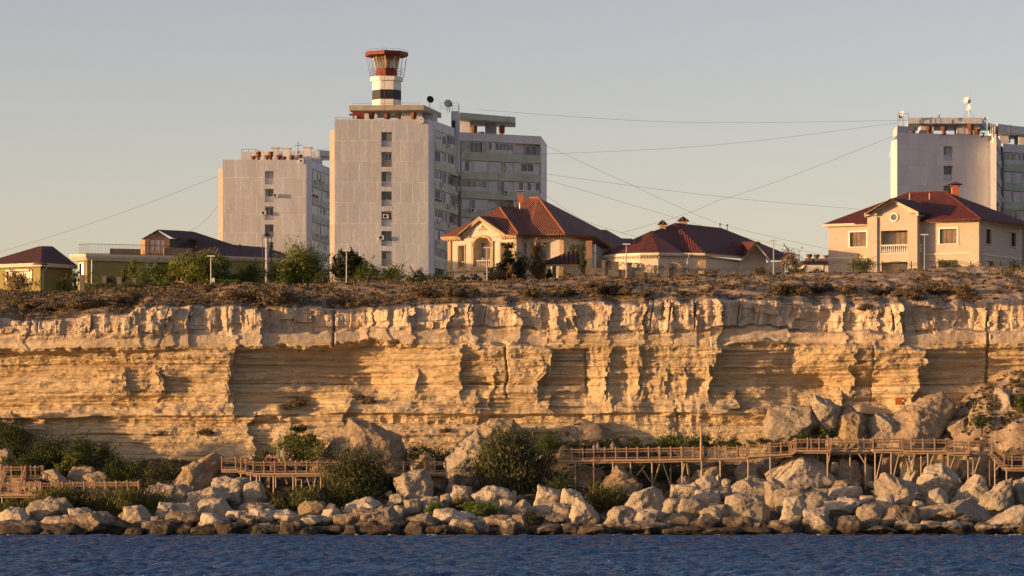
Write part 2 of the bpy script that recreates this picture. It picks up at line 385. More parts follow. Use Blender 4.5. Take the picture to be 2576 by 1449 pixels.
def build_beach():
    xs = np.concatenate([np.arange(-140, -70, 1.), np.arange(-70, 70.01, .3), np.arange(71, 140, 1.)]); ys = np.concatenate([[272, 277], np.arange(280, 326.1, .3)])
    Xg, Yg = np.meshgrid(xs, ys, indexing='ij')
    me = np_mesh('beach', np.stack([Xg, Yg, beach_z(Xg, Yg)], -1).reshape(-1, 3), grid_faces(len(xs), len(ys)), True)
    tag(link('beach', me, [M_BEACH, M_EARTH]), kind='structure')
    C = np.empty(len(me.polygons)*3, np.float32); me.polygons.foreach_get('center', C); C = C.reshape(-1, 3)
    me.polygons.foreach_set('material_index', (C[:, 2]+.6*vn(C[:, 0]*.6, C[:, 1]*.6, s=9) > 7.6).astype(np.int32))
build_beach()
# ================================================================== water
def m_water():
    m = Mt('sea_water', .12, .5); g = m.geo()
    m.b.inputs['IOR'].default_value = 1.33
    m.col(m.ramp(m.noise(m.mp(g, (.05, .12, .1)), 1, 3), [(.3, (.010, .050, .165)), (.7, (.020, .080, .235))]))
    m.bump(m.noise(m.mp(g, (.8, 1.6, 1)), 1.0, 5, .65), 1.0, .45)
    m.bump(m.noise(m.mp(g, (2.6, 6., 1)), 1.0, 5, .65), 1.0, .22)
    return m.m
def build_water():
    xs = np.concatenate([[-4000, -900, -250, -110], np.arange(-60, 60.01, .22), [110, 250, 900, 4000]])
    ys = np.concatenate([[-4000, -900, -200, 0, 80, 130], np.arange(150, 289.01, .2)])
    Xg, Yg = np.meshgrid(xs, ys, indexing='ij')
    a = sst(130, 155, Yg)*(1-sst(60, 100, np.abs(Xg)))*(1-.55*sst(279, 286, Yg))
    Z = 0
    rs = np.random.RandomState(5)
    for i in range(30):
        L = .8*1.11**i; th = rs.uniform(-1.0, 1.0)+1.57; k = 2*math.pi/L
        ph = k*(Xg*math.cos(th)+Yg*math.sin(th))+rs.uniform(0, 6.28)+1.2*vn(Xg/(L*2.5), Yg/(L*2.5), s=300+i)
        A = .026*L**.6*(1 if L < 2.4 else (2.4/L)**1.5)
        c = np.sin(ph); Z = Z+A*(c+.3*np.cos(2*ph))
    Z = Z+.05*fbm(Xg*.8, Yg*1.4, s=333, o=3)
    Z = Z*a
    me = np_mesh('sea', np.stack([Xg, Yg, Z], -1).reshape(-1, 3), grid_faces(len(xs), len(ys)), True)
    tag(link('sea', me, m_water()), kind='structure')
build_water()
def build_foam():
    m = MB(); r = random.Random(8)
    for k in range(34):
        x = r.uniform(-50, 50); y = 285.0+r.uniform(-1.0, .6)+.5*math.sin(x*.4); s = r.uniform(.05, .2)
        m.loft([(x+s*1.8*math.cos(t), y+s*math.sin(t), .06) for t in [i*.785+r.uniform(-.2, .2) for i in range(8)]], [(x+s*1.2*math.cos(t), y+s*.6*math.sin(t), .14) for t in [i*.785 for i in range(8)]])
    o = m.build('sea_foam', simple('foam', (.32, .34, .38), .8, .15, 6)); tag(o, 'small white flecks of foam where the sea meets the boulders', 'foam', None, 'stuff')
build_foam()
# ================================================================== building kit
class Fac:
    """a vertical facade plane: starts on column px at depth Y, runs at angle th (degrees, + = away to the right)"""
    def __init__(s, px, Y, th):
        s.x0, s.y0 = wx(px, Y), Y; s.c, s.s = math.cos(math.radians(th)), math.sin(math.radians(th))
    def u(s, px):
        k = (px-CX)/F; return (k*s.y0-s.x0)/(s.c-k*s.s)
    def Y(s, u): return s.y0+u*s.s
    def z(s, px, py): return wz(py, s.Y(s.u(px)))
    def p(s, u, z, d=0.0): return (s.x0+u*s.c+d*s.s, s.y0+u*s.s-d*s.c, z)
    def xy(s, u, d=0.0): return s.p(u, 0, d)[:2]
    def box(s, mb, u0, u1, d0, d1, z0, z1):
        return mb.loft([s.p(u0, z0, d0), s.p(u0, z0, d1), s.p(u1, z0, d1), s.p(u1, z0, d0)],
                       [s.p(u0, z1, d0), s.p(u0, z1, d1), s.p(u1, z1, d1), s.p(u1, z1, d0)])
    def wall(s, mb, u0, u1, z0, z1, ops=(), dep=.35, d=0.0, back=True):
        us = sorted({u0, u1}|{v for o in ops for v in o[:2]}); zs = sorted({z0, z1}|{v for o in ops for v in o[2:4]})
        for a, b in zip(us[:-1], us[1:]):
            for e, f in zip(zs[:-1], zs[1:]):
                m, n = (a+b)/2, (e+f)/2
                if any(o[0] < m < o[1] and o[2] < n < o[3] for o in ops): continue
                mb.face(s.p(a, e, d), s.p(b, e, d), s.p(b, f, d), s.p(a, f, d))
        for o in ops:
            a, b, e, f = o[:4]; q = d-dep
            arch = len(o) > 4 and o[4]
            r = (b-a)/2; fs = f-r if arch else f
            mb.face(s.p(a, e, d), s.p(a, fs, d), s.p(a, fs, q), s.p(a, e, q))
            mb.face(s.p(b, e, d), s.p(b, e, q), s.p(b, fs, q), s.p(b, fs, d))
            mb.face(s.p(a, e, d), s.p(a, e, q), s.p(b, e, q), s.p(b, e, d))
            if not arch: mb.face(s.p(a, f, d), s.p(b, f, d), s.p(b, f, q), s.p(a, f, q))
            else:
                n = 12; c = (a+b)/2; arc = [(c-r*math.cos(math.pi*i/n), fs+r*math.sin(math.pi*i/n)) for i in range(n+1)]
                for i in range(n):
                    (p0, h0), (p1, h1) = arc[i], arc[i+1]
                    mb.face(s.p(p0, h0, d), s.p(p1, h1, d), s.p(p1, h1, q), s.p(p0, h0, q))
                    mb.face(s.p(p0, h0, d), s.p(p1, h1, d), s.p(p1, f, d), s.p(p0, f, d))
            if back: mb.face(s.p(a-.05, e-.05, q), s.p(b+.05, e-.05, q), s.p(b+.05, f+.05, q), s.p(a-.05, f+.05, q))
        return mb
    def window(s, par, u0, u1, z0, z1, d, frame, glass, nx=2, ny=1, w=.06, name='window', mats=None, seed=0):
        m = MB(); rs = random.Random(seed)
        s.box(m, u0, u1, d, d+.06, z0, z0+w); s.box(m, u0, u1, d, d+.06, z1-w, z1)
        s.box(m, u0, u0+w, d, d+.06, z0+w, z1-w); s.box(m, u1-w, u1, d, d+.06, z0+w, z1-w)
        for i in range(1, nx):
            c = u0+(u1-u0)*i/nx; s.box(m, c-w/2, c+w/2, d, d+.055, z0+w, z1-w)
        for j in range(1, ny):
            c = z0+(z1-z0)*j/ny; s.box(m, u0+w, u1-w, d, d+.05, c-w/2, c+w/2)
        o = m.build(name, frame, par)
        if mats is None:
            g = MB(); s.box(g, u0+w, u1-w, d+.004, d+.02, z0+w, z1-w); g.build('pane', glass, o)
        else:
            for i in range(nx):
                a, b = u0+(u1-u0)*i/nx+w/2, u0+(u1-u0)*(i+1)/nx-w/2
                k = rs.random(); tilt = 0 if k < .8 else .12
                g = MB(); s.box(g, a, b, d+.004-tilt, d+.02-tilt, z0+w, z1-w); g.build('pane', rs.choice(mats), o)
        return o
def m_glass(name, c, rough=.12):
    m = Mt(name, rough, .8); g = m.geo(); m.col(m.ramp(m.noise(g, 1.3, 2), [(.4, c), (.65, tuple(x*1.7 for x in c))])); return m.m
G_DARK = m_glass('dark_glass', (.012, .014, .018)); G_MID = m_glass('grey_glass', (.06, .065, .07)); G_BLUE = m_glass('bluish_glass', (.035, .05, .075))
G_CURT = simple('curtained_glass', (.30, .26, .19), .25, .3, 2, spec=.6); G_WHITE = simple('white_panel', (.50, .50, .52), .5, .15, 2)
G_GREEN = simple('green_panel', (.10, .34, .12), .5, .2, 2); G_WARM = m_glass('amber_curtain_glass', (.10, .068, .04), .3)
WHITE = simple('white_paint', (.72, .69, .64), .55, .1, 2, .1); WHITE2 = simple('white_plastic', (.62, .62, .63), .45, .1, 2)
def m_concrete(name, base, seam, pw=1.62, ph=2.85, var=.12, off=.5, ms=.045):
    m = Mt(name, .9, .2); uv = m.uv(); g = m.geo()
    br = m.n('ShaderNodeTexBrick', offset=off, squash=1.0); m.L(m.mix(.04, uv, m.n('ShaderNodeTexNoise', Scale=1.2).outputs['Color']), br.inputs['Vector'])
    br.inputs['Color1'].default_value = (*base, 1); br.inputs['Color2'].default_value = (*[x*(1-var) for x in base], 1); br.inputs['Mortar'].default_value = (*seam, 1)
    br.inputs['Scale'].default_value = 1.0; br.inputs['Mortar Size'].default_value = ms; br.inputs['Mortar Smooth'].default_value = .6
    br.inputs['Brick Width'].default_value = pw; br.inputs['Row Height'].default_value = ph
    c = m.mix(m.ramp(m.noise(m.mp(g, (.5, .5, .12)), 1, 5, .65), [(.40, (.38,)*3), (.60, (0,)*3)]), br.outputs['Color'], tuple(x*.66 for x in base))
    c = m.mix(m.ramp(m.noise(g, 1.6, 6, .7), [(.33, (.5,)*3), (.5, (0,)*3)]), c, tuple(x*.72 for x in base))
    m.col(c); m.bump(m.noise(g, 2.2, 6, .7), .8, .06); m.bump(br.outputs['Fac'], .5, -.03); return m.m
CONC = m_concrete('whitewashed_concrete_panels', (.54, .56, .59), (.72, .72, .73))
CONC2 = m_concrete('plain_concrete', (.66, .665, .69), (.56, .56, .58), 3, 2.85)
GREENB = simple('faded_green_balcony_paint', (.42, .455, .37), .85, .18, .8, .2)
STRIP = m_concrete('strip_concrete', (.36, .34, .31), (.26, .245, .22), 6, 2.85); RUST = simple('rusty_metal', (.15, .052, .024), .75, .5, 4, .3); DARKM = simple('dark_metal', (.03, .028, .027), .5, .3, 3); GREYM = simple('galvanised_steel', (.33, .33, .34), .4, .15, 5, 0, .6)
RED = simple('red_paint', (.18, .03, .02), .6, .25, 2); BLACKP = simple('black_paint', (.02, .02, .028), .6, .3, 2); SLABC = simple('weathered_slab_concrete', (.33, .31, .255), .9, .2, .8, .3)
def railing(name, pts, h, par, mat, step=1.0, rails=(1.0, .5), r=.02, pr=.03):
    m = MB()
    for a, b in zip(pts[:-1], pts[1:]):
        a, b = Vector(a), Vector(b); n = max(1, round((b-a).length/step))
        for i in range(n+1):
            q = a.lerp(b, i/n); m.tube(q, q+Vector((0, 0, h)), pr, 4)
        for k in rails: m.tube(a+Vector((0, 0, h*k)), b+Vector((0, 0, h*k)), r, 4)
    return m.build(name, mat, par)
def vent(par, x, y, z, h=1.0, r=.35, mat=None):
    m = MB(); m.tube((x, y, z), (x, y, z+h*.45), r*.75, 8, r*.45); m.tube((x, y, z+h*.45), (x, y, z+h*.5), r*.95, 8); m.tube((x, y, z+h*.5), (x, y, z+h*.95), r*.9, 8, r); m.tube((x, y, z+h*.95), (x, y, z+h), r*1.05, 8, r*.9)
    return m.build('roof_vent', mat or RUST, par)
def aircon(par, fac, u, z, d=.05):
    m = MB(); fac.box(m, u, u+.78, d+.12, d+.45, z, z+.56); fac.box(m, u+.1, u+.14, d-.12, d+.12, z-.05, z+.02); fac.box(m, u+.62, u+.66, d-.12, d+.12, z-.05, z+.02)
    o = m.build('air_conditioner', WHITE2, par)
    c = fac.p(u+.3, z+.28, d+.45); e = fac.p(u+.3, z+.28, d+.47); k = MB(); k.tube(c, e, .22, 12); k.build('fan_grille', DARKM, o)
def dish(par, c, r, nx, ny, mat=None, st=.8):
    m = MB(); n = Vector((nx, ny, .25)).normalized(); a = n.cross(Vector((0, 0, 1))).normalized(); b = a.cross(n); c = Vector(c); rings = []
    for j in range(4):
        q = r*j/3; rings.append([c+(a*math.cos(t)+b*math.sin(t))*q+n*(.35*q*q/r) for t in [2*math.pi*i/14 for i in range(14)]])
    for j in range(3): m.loft(rings[j], rings[j+1], False)
    m.tube(c, c+n*r*.8, .02, 4); m.tube(c-n*.05, c-n*.05-Vector((0, 0, st)), .045, 5); m.ball(c+n*r*.8, .07)
    return m.build('satellite_dish', mat or GREYM, par, True)
PANES = [G_DARK, G_DARK, G_MID, G_BLUE, G_CURT, G_CURT, G_WHITE, G_WHITE]
def glazed_rows(root, fac, u0, u1, nb, zt, nfl, seed, band=GREENB, pitch=2.85, wh=1.65, zlow=33.0, ac=.25, skipf=()):
    rs = random.Random(seed); w = (u1-u0)/nb
    for k in range(nfl):
        zb = zt-k*pitch                       # top of this window row
        if zb < zlow: break
        m = MB(); fac.box(m, u0, u1, .0, .16, zb-pitch+.03, zb-wh); m.build('balcony_band', band, root)
        for b in range(nb):
            a, c = u0+b*w+.12, u0+(b+1)*w-.12; t = rs.random()
            if (k, b) in skipf: continue
            if t < .16:       # open loggia: handrail only
                o = railing('balcony_railing', [fac.p(a, zb-wh, .08), fac.p(c, zb-wh, .08)], .25, root, GREYM, .6, (1.0,))
                fac.window(root, a+.5*(c-a), c-.1, zb-wh+.15, zb-.15, -.7, WHITE2, G_DARK, 2, 1, .06, 'balcony_door')
            elif t < .45:     # windows between white panels
                q = (c-a)*rs.uniform(.25, .4); s0 = a+(c-a)*rs.uniform(.1, .5)
                mt_ = G_WHITE if rs.random() < .7 else CONC2
                for p0, p1 in ((a, s0), (s0+q, c)): g = MB(); fac.box(g, p0, p1, -.03, .03, zb-wh, zb-.05); g.build('infill_panel', mt_, root)
                fac.window(root, s0, s0+q, zb-wh, zb-.05, -.02, WHITE2, None, 2, 1, .07, 'window', PANES, rs.random())
            else:
                n = rs.choice([4, 5, 6, 7]); lo = rs.choice([0, .35, .5])
                if lo:
                    g = MB(); fac.box(g, a, c, -.03, .02, zb-wh, zb-wh+lo); g.build('infill_panel', rs.choice([G_WHITE, CONC2, RUST if rs.random() < .3 else G_WHITE]), root)
                fac.window(root, a, c, zb-wh+lo, zb-.05, -.02, WHITE2, None, n, 1, .07, 'window', PANES, rs.random())
            if rs.random() < ac: aircon(root, fac, rs.uniform(a, c-.8), zb-wh-.65+.3*rs.random(), .14)
def shell(root, name, fac, u0, u1, z0, z1, ops, mat, dep=.9):
    m = MB(); fac.wall(m, u0, u1, z0, z1, ops, dep); return m.build(name, mat, root)
def tower(label, Y0, th, pxA, pxB, pxB2, pxC, YB2, YC_, pxW, YW, YW2, pyt, wpx, wtops, wh, seed, strip, col=CONC):
    ztp = wz(pyt, Y0); f = Fac(pxA, Y0, th); uB = f.u(pxB); zb = 27.0
    root = empty('apartment_tower', (wx((pxA+pxB)/2, Y0), Y0+4, zb), label, 'apartment tower', 'nine storey apartment towers behind the villas')
    A = f.xy(0); B = f.xy(uB); B2 = (wx(pxB2, YB2), YB2); Cp = (wx(pxC, YC_), YC_); D0 = (wx(pxC+5, YW), YW); D = (wx(pxW, YW2), YW2)
    ops = [(f.u(wpx[0]), f.u(wpx[1]), wz(t, Y0)-wh, wz(t, Y0)) for t in wtops]
    m = MB(); f.wall(m, 0, uB, zb, ztp, ops, .75)
    m.build('front_wall', col, root)
    body = MB()
    def vf(p, q, z0=zb, z1=ztp): body.face((p[0], p[1], z0), (q[0], q[1], z0), (q[0], q[1], z1), (p[0], p[1], z1))
    back = YW2+12
    vf(B, B2); vf(D, (D[0]+1, back)); BL = (max(A[0], A[0]*back/A[1])+.3, back); vf((D[0]+1, back), BL); vf(BL, A)
    body.face(*[(p[0], p[1], ztp-.5) for p in (A, B, B2, Cp, D0, D, (D[0]+1, back), BL)])
    # parapet caps and set-back loggia walls
    for p, q in ((B2, Cp), (D0, D)):
        g = Fac(0, 1, 0); g.x0, g.y0 = p; L = math.hypot(q[0]-p[0], q[1]-p[1]); g.c, g.s = (q[0]-p[0])/L, (q[1]-p[1])/L
        g.box(body, 0, L, -.3, 0.02, ztp-1.25, ztp)
        g.box(body, 0, L, -1.0, -.8, zb, ztp-1.25)
        for w in np.linspace(0, L, 4 if p is D0 else 3): g.box(body, w-.09 if w else 0, min(w+.09, L), -.95, .05, zb, ztp-1.25)
        if p is B2: gS, LS = g, L
        else: gW, LW = g, L
    body.build('body_walls', CONC2, root)
    zr = ztp-1.3
    glazed_rows(root, gS, .1, LS-.2, 3, zr, 9, seed, GREENB, ac=.4)
    glazed_rows(root, gW, .15, LW-.15, 3, zr, 9, seed+1, GREENB, ac=.2)
    # recessed stair windows of the blind front
    rs = random.Random(seed)
    for i, (a, b, e, g0) in enumerate(ops):
        mt = rs.choice([G_DARK, G_DARK, G_BLUE]); ww = b-a; sill = e+(.95 if i % 3 != 2 else .75)
        pm = MB(); f.box(pm, a+.02, b-.02, -.62, -.52, e, sill); pm.build('balcony_panel', rs.choice([WHITE2, SLABC, WHITE2, CONC2]), root)
        f.window(root, a+(.0 if i != 1 else .5), b, sill, g0-.05, -.66, rs.choice([WHITE2, SLABC]), None, 2, 1, .08, 'window', [mt, G_DARK, G_DARK], seed+i)
    # chamfered loggia strip on the left flank
    if strip:
        pl, pr, pt = strip; m = MB(); zt2 = wz(pt, Y0)
        x0, x1 = wx(pl, Y0+2.5), A[0]+.02
        m.prism([(x0, Y0+2.6), (x1, Y0+.9), (x1, Y0+8), (x0+.3, Y0+8)], zb, zt2); m.build('loggia_strip', STRIP, root)
    return root, f, uB, ztp, gS, LS, gW, LW
def cpx(c, *xs): return [c(x, 0)[0] for x in xs]
def cpy(c, *ys): return [c(0, y)[1] for y in ys]
def roofslab(root, pts, z0, z1, mat=SLABC, name='roof_canopy'):
    m = MB(); m.prism(pts, z0, z1); return m.build(name, mat, root)
# ---- central tower
tc, fC, uC, zC, gS, LS, gW, LW = tower('tallest looking white concrete tower block in the centre, numbered 9, lighthouse on its roof', 470, 4, cC(147, 0)[0], cC(835, 0)[0], cC(878, 0)[0], cC(1050, 0)[0], 472.5, 484, cC(1662, 0)[0], 488, 494, 299,
    cpx(cC, 490, 567), cpy(cC, 262, 408, 553, 698, 845, 990, 1136), 2.14, 11, (cC(110, 0)[0], cC(147, 0)[0], cC(0, 240)[1]))
def on(c, x, y, Y): q = c(x, y); return W(q[0], q[1], Y)
a, b = on(cC, 253, 68, 474), on(cC, 800, 62, 474)
roofslab(tc, [(a[0], 474), (b[0], 473.4), (on(cC, 930, 0, 484)[0], 484), (a[0]+1, 484)], a[2]-.75, a[2])
for x0, x1, Y in ((365, 460, 476), (635, 790, 476), (600, 900, 479)):
    m = MB(); m.box(on(cC, x0, 0, Y)[0], on(cC, x1, 0, Y)[0], Y, Y+1.5, zC-.6, a[2]-.75); m.build('canopy_pier', CONC2, tc)
for x, h in ((418, 1.4), (535, 1.25), (728, 1.4)): q = on(cC, x, 0, 471.5); vent(tc, q[0], q[1], zC-.5, h+.2, .42)
m = MB(); q0 = on(cC, 1003, 118, 484); q1 = on(cC, 1062, 118, 484); m.box(q0[0], q1[0], 482.5, 490, 50, q0[2])
m.build('stair_head', CONC2, tc)
m = MB(); s0 = on(cC, 1008, 180, 482.4); s1 = on(cC, 1032, 285, 482.4); m.box(s0[0], s1[0], 482.38, 482.47, s1[2], s0[2]); o = m.build('window', DARKM, tc)
m = MB()
for i in range(3): m.box(s0[0]+.12, s1[0]-.35, 482.33, 482.37, s1[2]+.25+i*1.15, s1[2]+1.1+i*1.15)
m.build('pane', G_MID, o)
z = q0[2]; railing('roof_railing', [(wx(1107, 483), 483, z), (q1[0]-.1, 483, z), (q1[0]-.1, 489, z)], 1.25, tc, GREYM, 1.0, (1, .6, .3), .02, .025)
railing('roof_railing', [(a[0]+.3, 474.2, a[2]), (b[0]-.3, 473.7, a[2])], .3, tc, GREYM, 3, (1,), .02, .02)
railing('parapet_railing', [fC.p(0, zC, -.2), fC.p(uC-.5, zC, -.2)], .22, tc, DARKM, 1.7, (1,), .018, .02)
q = on(cC, 846, 28, 480); dish(tc, q, .55, .35, -1, DARKM, 1.6); q = on(cC, 978, 58, 483.5); dish(tc, (q[0], q[1], q[2]), .62, .2, -1, WHITE2, 1.3); q = on(cC, 993, 60, 483); dish(tc, q, .42, .9, -.8, GREYM, 1.2)
m = MB(); q = on(cC, 511, 0, 471); m.tube((q[0], 471, zC-.4), (q[0], 471, zC+8.5), .035, 5, .02); m.build('antenna_mast', RUST, tc)
# wing roof canopy
a, b = on(cC, 1066, 137, 490), on(cC, 1475, 168, 497)
roofslab(tc, [(a[0], 489), (b[0], 495.5), (b[0], 502), (a[0], 500)], b[2]-.75, b[2]+.1, GREENB)
for x0, x1 in ((1075, 1142), (1250, 1335)):
    m = MB(); m.box(on(cC, x0, 0, 494)[0], on(cC, x1, 0, 494)[0], 493.2 if x0 < 1100 else 496.5, 498, zC-.6, b[2]-.74); m.build('canopy_pier', CONC if x0 > 1200 else CONC2, tc)
for x, h in ((1170, 2.0), (1222, 1.1), (1373, 2.1)): q = on(cC, x, 0, 492.5); vent(tc, q[0], q[1], zC-.6, h, .5)
for x, y in ((502, 870), (467, 1027)):
    px, py = cC(x, y); aircon(tc, fC, fC.u(px), fC.z(px, py)-.55, .05 if x < 480 else -.4)
# the numeral 9 on its square plate
def numeral(root, f, strokes, c, mat, th=.12, pr=.12):
    m = MB()
    for x0, x1, y0, y1 in strokes:
        (a0, b0), (a1, b1) = c(x0, y0), c(x1, y1); u0, u1 = sorted((f.u(a0), f.u(a1))); z0, z1 = sorted((f.z(a0, b0), f.z(a0, b1))); f.box(m, u0, u1, .02, pr, z0, z1)
    return m.build('number_sign', mat, root)
c9 = crop(1280, 360, 5.3667)
numeral(tc, fC, [(1560, 1655, 447, 470), (1560, 1578, 470, 495), (1632, 1655, 470, 545), (1578, 1632, 487, 510), (1560, 1632, 530, 552)], c9, WHITE, pr=.3)
# red machine on the roof corner
q = on(cC, 262, 168, 471.2); tcart = empty('roof_cart', (q[0]+.8, 471.2, zC+.02), 'bright red boxy cart with a pale wheel on the roof corner of tower 9', 'cart')
m = MB(); m.loft([(q[0]+.35, 470.7, zC+.2), (q[0]+2.0, 470.7, zC+.15), (q[0]+2.0, 471.7, zC+.15), (q[0]+.35, 471.7, zC+.2)], [(q[0]+.4, 470.8, zC+1.05), (q[0]+1.9, 470.8, zC+1.2), (q[0]+1.9, 471.6, zC+1.2), (q[0]+.4, 471.6, zC+1.05)]); m.box(q[0]-.15, q[0]+.4, 470.9, 471.4, zC+.6, zC+.85); m.build('body', RED, tcart)
m = MB(); m.tube((q[0]+.75, 470.55, zC+.25), (q[0]+.75, 470.7, zC+.25), .25, 12); m.build('wheel', WHITE2, tcart)
# ---- lighthouse standing on the roof
def ngon(cx, cy, r, n, z, ph=0): return [(cx+r*math.cos(ph+2*math.pi*i/n), cy+r*math.sin(ph+2*math.pi*i/n), z) for i in range(n)]
YL = 479.0; lx = on(cD, 705, 0, YL)[0]; mpp = YL/F/1.490683/3.715
def lz(y): return on(cD, 0, y, YL)[2]
lh = empty('lighthouse', (lx, YL, lz(845)), 'red, white and black lighthouse rising from the roof of tower 9', 'lighthouse')
def drum(name, r0, y0, r1, y1, n, mat, ph, inner=None):
    m = MB(); m.loft(ngon(lx, YL, r0*mpp, n, lz(y0), ph), ngon(lx, YL, r1*mpp, n, lz(y1), ph)); return m.build(name, mat, lh)
ph = math.radians(15.7-180)
drum('shaft', 208, 905, 208, 768, 7, WHITE, ph); drum('shaft', 208, 634, 206, 508, 7, WHITE, ph)
drum('black_band', 207, 768, 207, 634, 7, BLACKP, ph)
drum('gallery', 236, 508, 236, 450, 7, WHITE, ph); drum('red_base', 146, 450, 146, 332, 8, RED, math.radians(-94))
LG = Mt('lantern_glass', .08, .5); LG.col((.55, .42, .2)); LG.b.inputs['Transmission Weight'].default_value = .75; LG.b.inputs['Alpha'].default_value = .8
drum('lantern_glass', 146, 332, 184, 160, 8, LG.m, math.radians(-94))
m = MB(); A8, B8 = ngon(lx, YL, 148*mpp, 8, lz(332), math.radians(-94)), ngon(lx, YL, 187*mpp, 8, lz(160), math.radians(-94))
for i in range(8): m.tube(A8[i], B8[i], .05, 4); m.tube(B8[i], A8[(i+1) % 8], .04, 4)
m.tube((lx, YL, lz(332)), (lx, YL, lz(200)), .35, 8); m.build('lantern_bars', GREYM, lh)
drum('roof_cap', 302, 155, 302, 103, 8, RED, math.radians(-94)); drum('roof_soffit', 230, 165, 296, 155.5, 8, RED, math.radians(-94))
for x in (650, 705): m = MB(); q = on(cD, x, 60, YL); m.tube((q[0], YL, lz(103)), (q[0], YL, lz(55)), .09, 6); m.build('lamp_finial', DARKM, lh)
G8 = ngon(lx, YL, 232*mpp, 8, lz(450), math.radians(-94))
for hh in (.4, .75, 1.1): pass
m = MB()
for hh in (.4, .75, 1.15):
    for i in range(8): p, q = G8[i], G8[(i+1) % 8]; m.tube((p[0], p[1], p[2]+hh), (q[0], q[1], q[2]+hh), .022, 4)
for i in range(8):
    p = G8[i]; t = math.radians(-94)+2*math.pi*i/8
    m.tube(p, (lx+278*mpp*math.cos(t), YL+278*mpp*math.sin(t), lz(158)), .025, 4); m.tube((p[0]+.15, p[1], p[2]), (lx+265*mpp*math.cos(t)+.15, YL+265*mpp*math.sin(t), lz(158)), .02, 4)
m.build('gallery_railing', RUST, lh)
railing('cap_railing', [tuple(v) for v in ngon(lx, YL, 290*mpp, 8, lz(103), math.radians(-94))]+[ngon(lx, YL, 290*mpp, 8, lz(103), math.radians(-94))[0]], .3, lh, RUST, 1.5, (1,), .015, .015)
# ---- left tower
tl, fL, uL, zL, gS2, LS2, gW2, LW2 = tower('shorter looking white tower block on the left, half hidden by tower 9', 528, 4, cB(134, 0)[0], cB(890, 0)[0], cB(940, 0)[0], cB(1110, 0)[0], 530, 543, 850, 546, 550, cB(0, 237)[1],
    cpx(cB, 515, 593), cpy(cB, 338, 500, 660, 822, 980), 2.15, 23, (cB(92, 0)[0], cB(134, 0)[0], cB(0, 308)[1]))
m = MB()
for c0, c1, y, Y in ((298, 600, 165, 533), (600, 1010, 160, 538)):
    p, q = on(cB, c0, y, Y), on(cB, c1, y, Y); m.box(p[0], q[0], Y, Y+8, zL-.6, p[2])
m.build('roof_penthouse', CONC, tl)
p, q = on(cB, 1000, 160, 545), on(cB, 1120, 172, 545); roofslab(tl, [(p[0], 543), (q[0], 545), (q[0], 552), (p[0], 552)], p[2]-.9, p[2], CONC2)
for x, w, y in ((609, 16, 135), (712, 16, 140), (905, 15, 132)):
    m = MB(); p = on(cB, x, y, 532); m.box(p[0]-.55, p[0]+.55, 531.6, 532.7, zL-.5, p[2]); m.box(p[0]-.8, p[0]+.8, 531.4, 532.9, p[2], p[2]+.12); m.build('roof_chimney', CONC2, tl)
for x, h in ((411, .8), (457, 1.5), (533, .9), (568, 1.5), (640, .95), (688, .7), (758, .9), (830, 1.0)): p = on(cB, x, 0, 529.5); vent(tl, p[0], p[1], zL-.1, h, .42)
p = on(cB, 304, 128, 534); q = on(cB, 432, 128, 534); railing('roof_railing', [(p[0], 534, zL+1.3), (q[0], 534, zL+1.3), (q[0]+1, 540, zL+1.3)], .95, tl, RUST, 1.0, (1, .05), .03, .03)
m = MB(); p = on(cB, 815, 78, 538); m.tube((p[0], 538, zL+2), (p[0], 538, p[2]), .06, 5); m.tube((p[0]-.6, 538, p[2]-.6), (p[0]+.6, 538, p[2]-.6), .03, 4); m.build('antenna_mast', RUST, tl)
for x, y in ((588, 545), (482, 703)):
    px, py = cB(x, y); aircon(tl, fL, fL.u(px), fL.z(px, py)-.6, .05)
c0_ = crop(900, 530, 5.3667)
numeral(tl, fL, [(1183, 1278, 345, 368), (1183, 1205, 368, 435), (1255, 1278, 368, 435), (1183, 1278, 425, 448)], c0_, WHITE, pr=.3)
# ---- right tower
tr, fR, uR, zR, gS3, LS3, gW3, LW3 = tower('bluish grey tower block numbered 7 at the right edge, behind the two storey villa', 475, 18, cR(172, 0)[0], cR(1108, 0)[0], cR(1168, 0)[0], cR(1215, 0)[0], 477, 488, 2660, 491, 496, cR(0, 366)[1],
    cpx(cR, 640, 735), cpy(cR, 488, 685, 885), 2.2, 37, None, CONC2)
m = MB(); p = on(cR, 115, 455, 478); a = fR.xy(0); m.prism([(p[0], 478), (a[0]+.2, 476.2), (a[0]+3, 480), (p[0]+.8, 486)], 27, p[2]); m.build('loggia_strip', CONC2, tr)
m = MB(); p = on(cR, 97, 570, 482); m.box(p[0], p[0]+.7, 481, 482, p[2]-.7, p[2]); m.build('air_conditioner', WHITE2, tr)
p, q = on(cR, 285, 225, 479), on(cR, 1030, 218, 479); roofslab(tr, [(p[0], 479), (q[0], 479), (on(cR, 1085, 0, 488)[0], 489), (p[0]+1, 489)], p[2]-.75, p[2]+.1, CONC)
for x0, x1 in ((405, 535), (775, 1000)):
    m = MB(); m.box(on(cR, x0, 0, 481)[0], on(cR, x1, 0, 481)[0], 480.6, 484, zR-.6, p[2]-.75); m.build('canopy_pier', CONC, tr)
m = MB(); q0 = on(cR, 170, 305, 477); q1 = on(cR, 345, 305, 477); m.prism([(q0[0], 476.5), (q1[0], 477.5), (q1[0], 482), (q0[0], 482)], zR-.2, q0[2]); m.build('roof_penthouse', CONC, tr)
for x, h in ((325, .5), (492, 1.2), (645, 1.2), (915, 1.5), (980, .8)): q = on(cR, x, 0, 476.8); vent(tr, q[0], q[1]+.2, zR-.1, h, .5)
zz = q0[2]; railing('roof_railing', [(q0[0]+.2, 477.5, zz), (on(cR, 285, 0, 477.5)[0], 477.5, zz)], 1.9, tr, DARKM, 1.0, (1, .5), .03, .03)
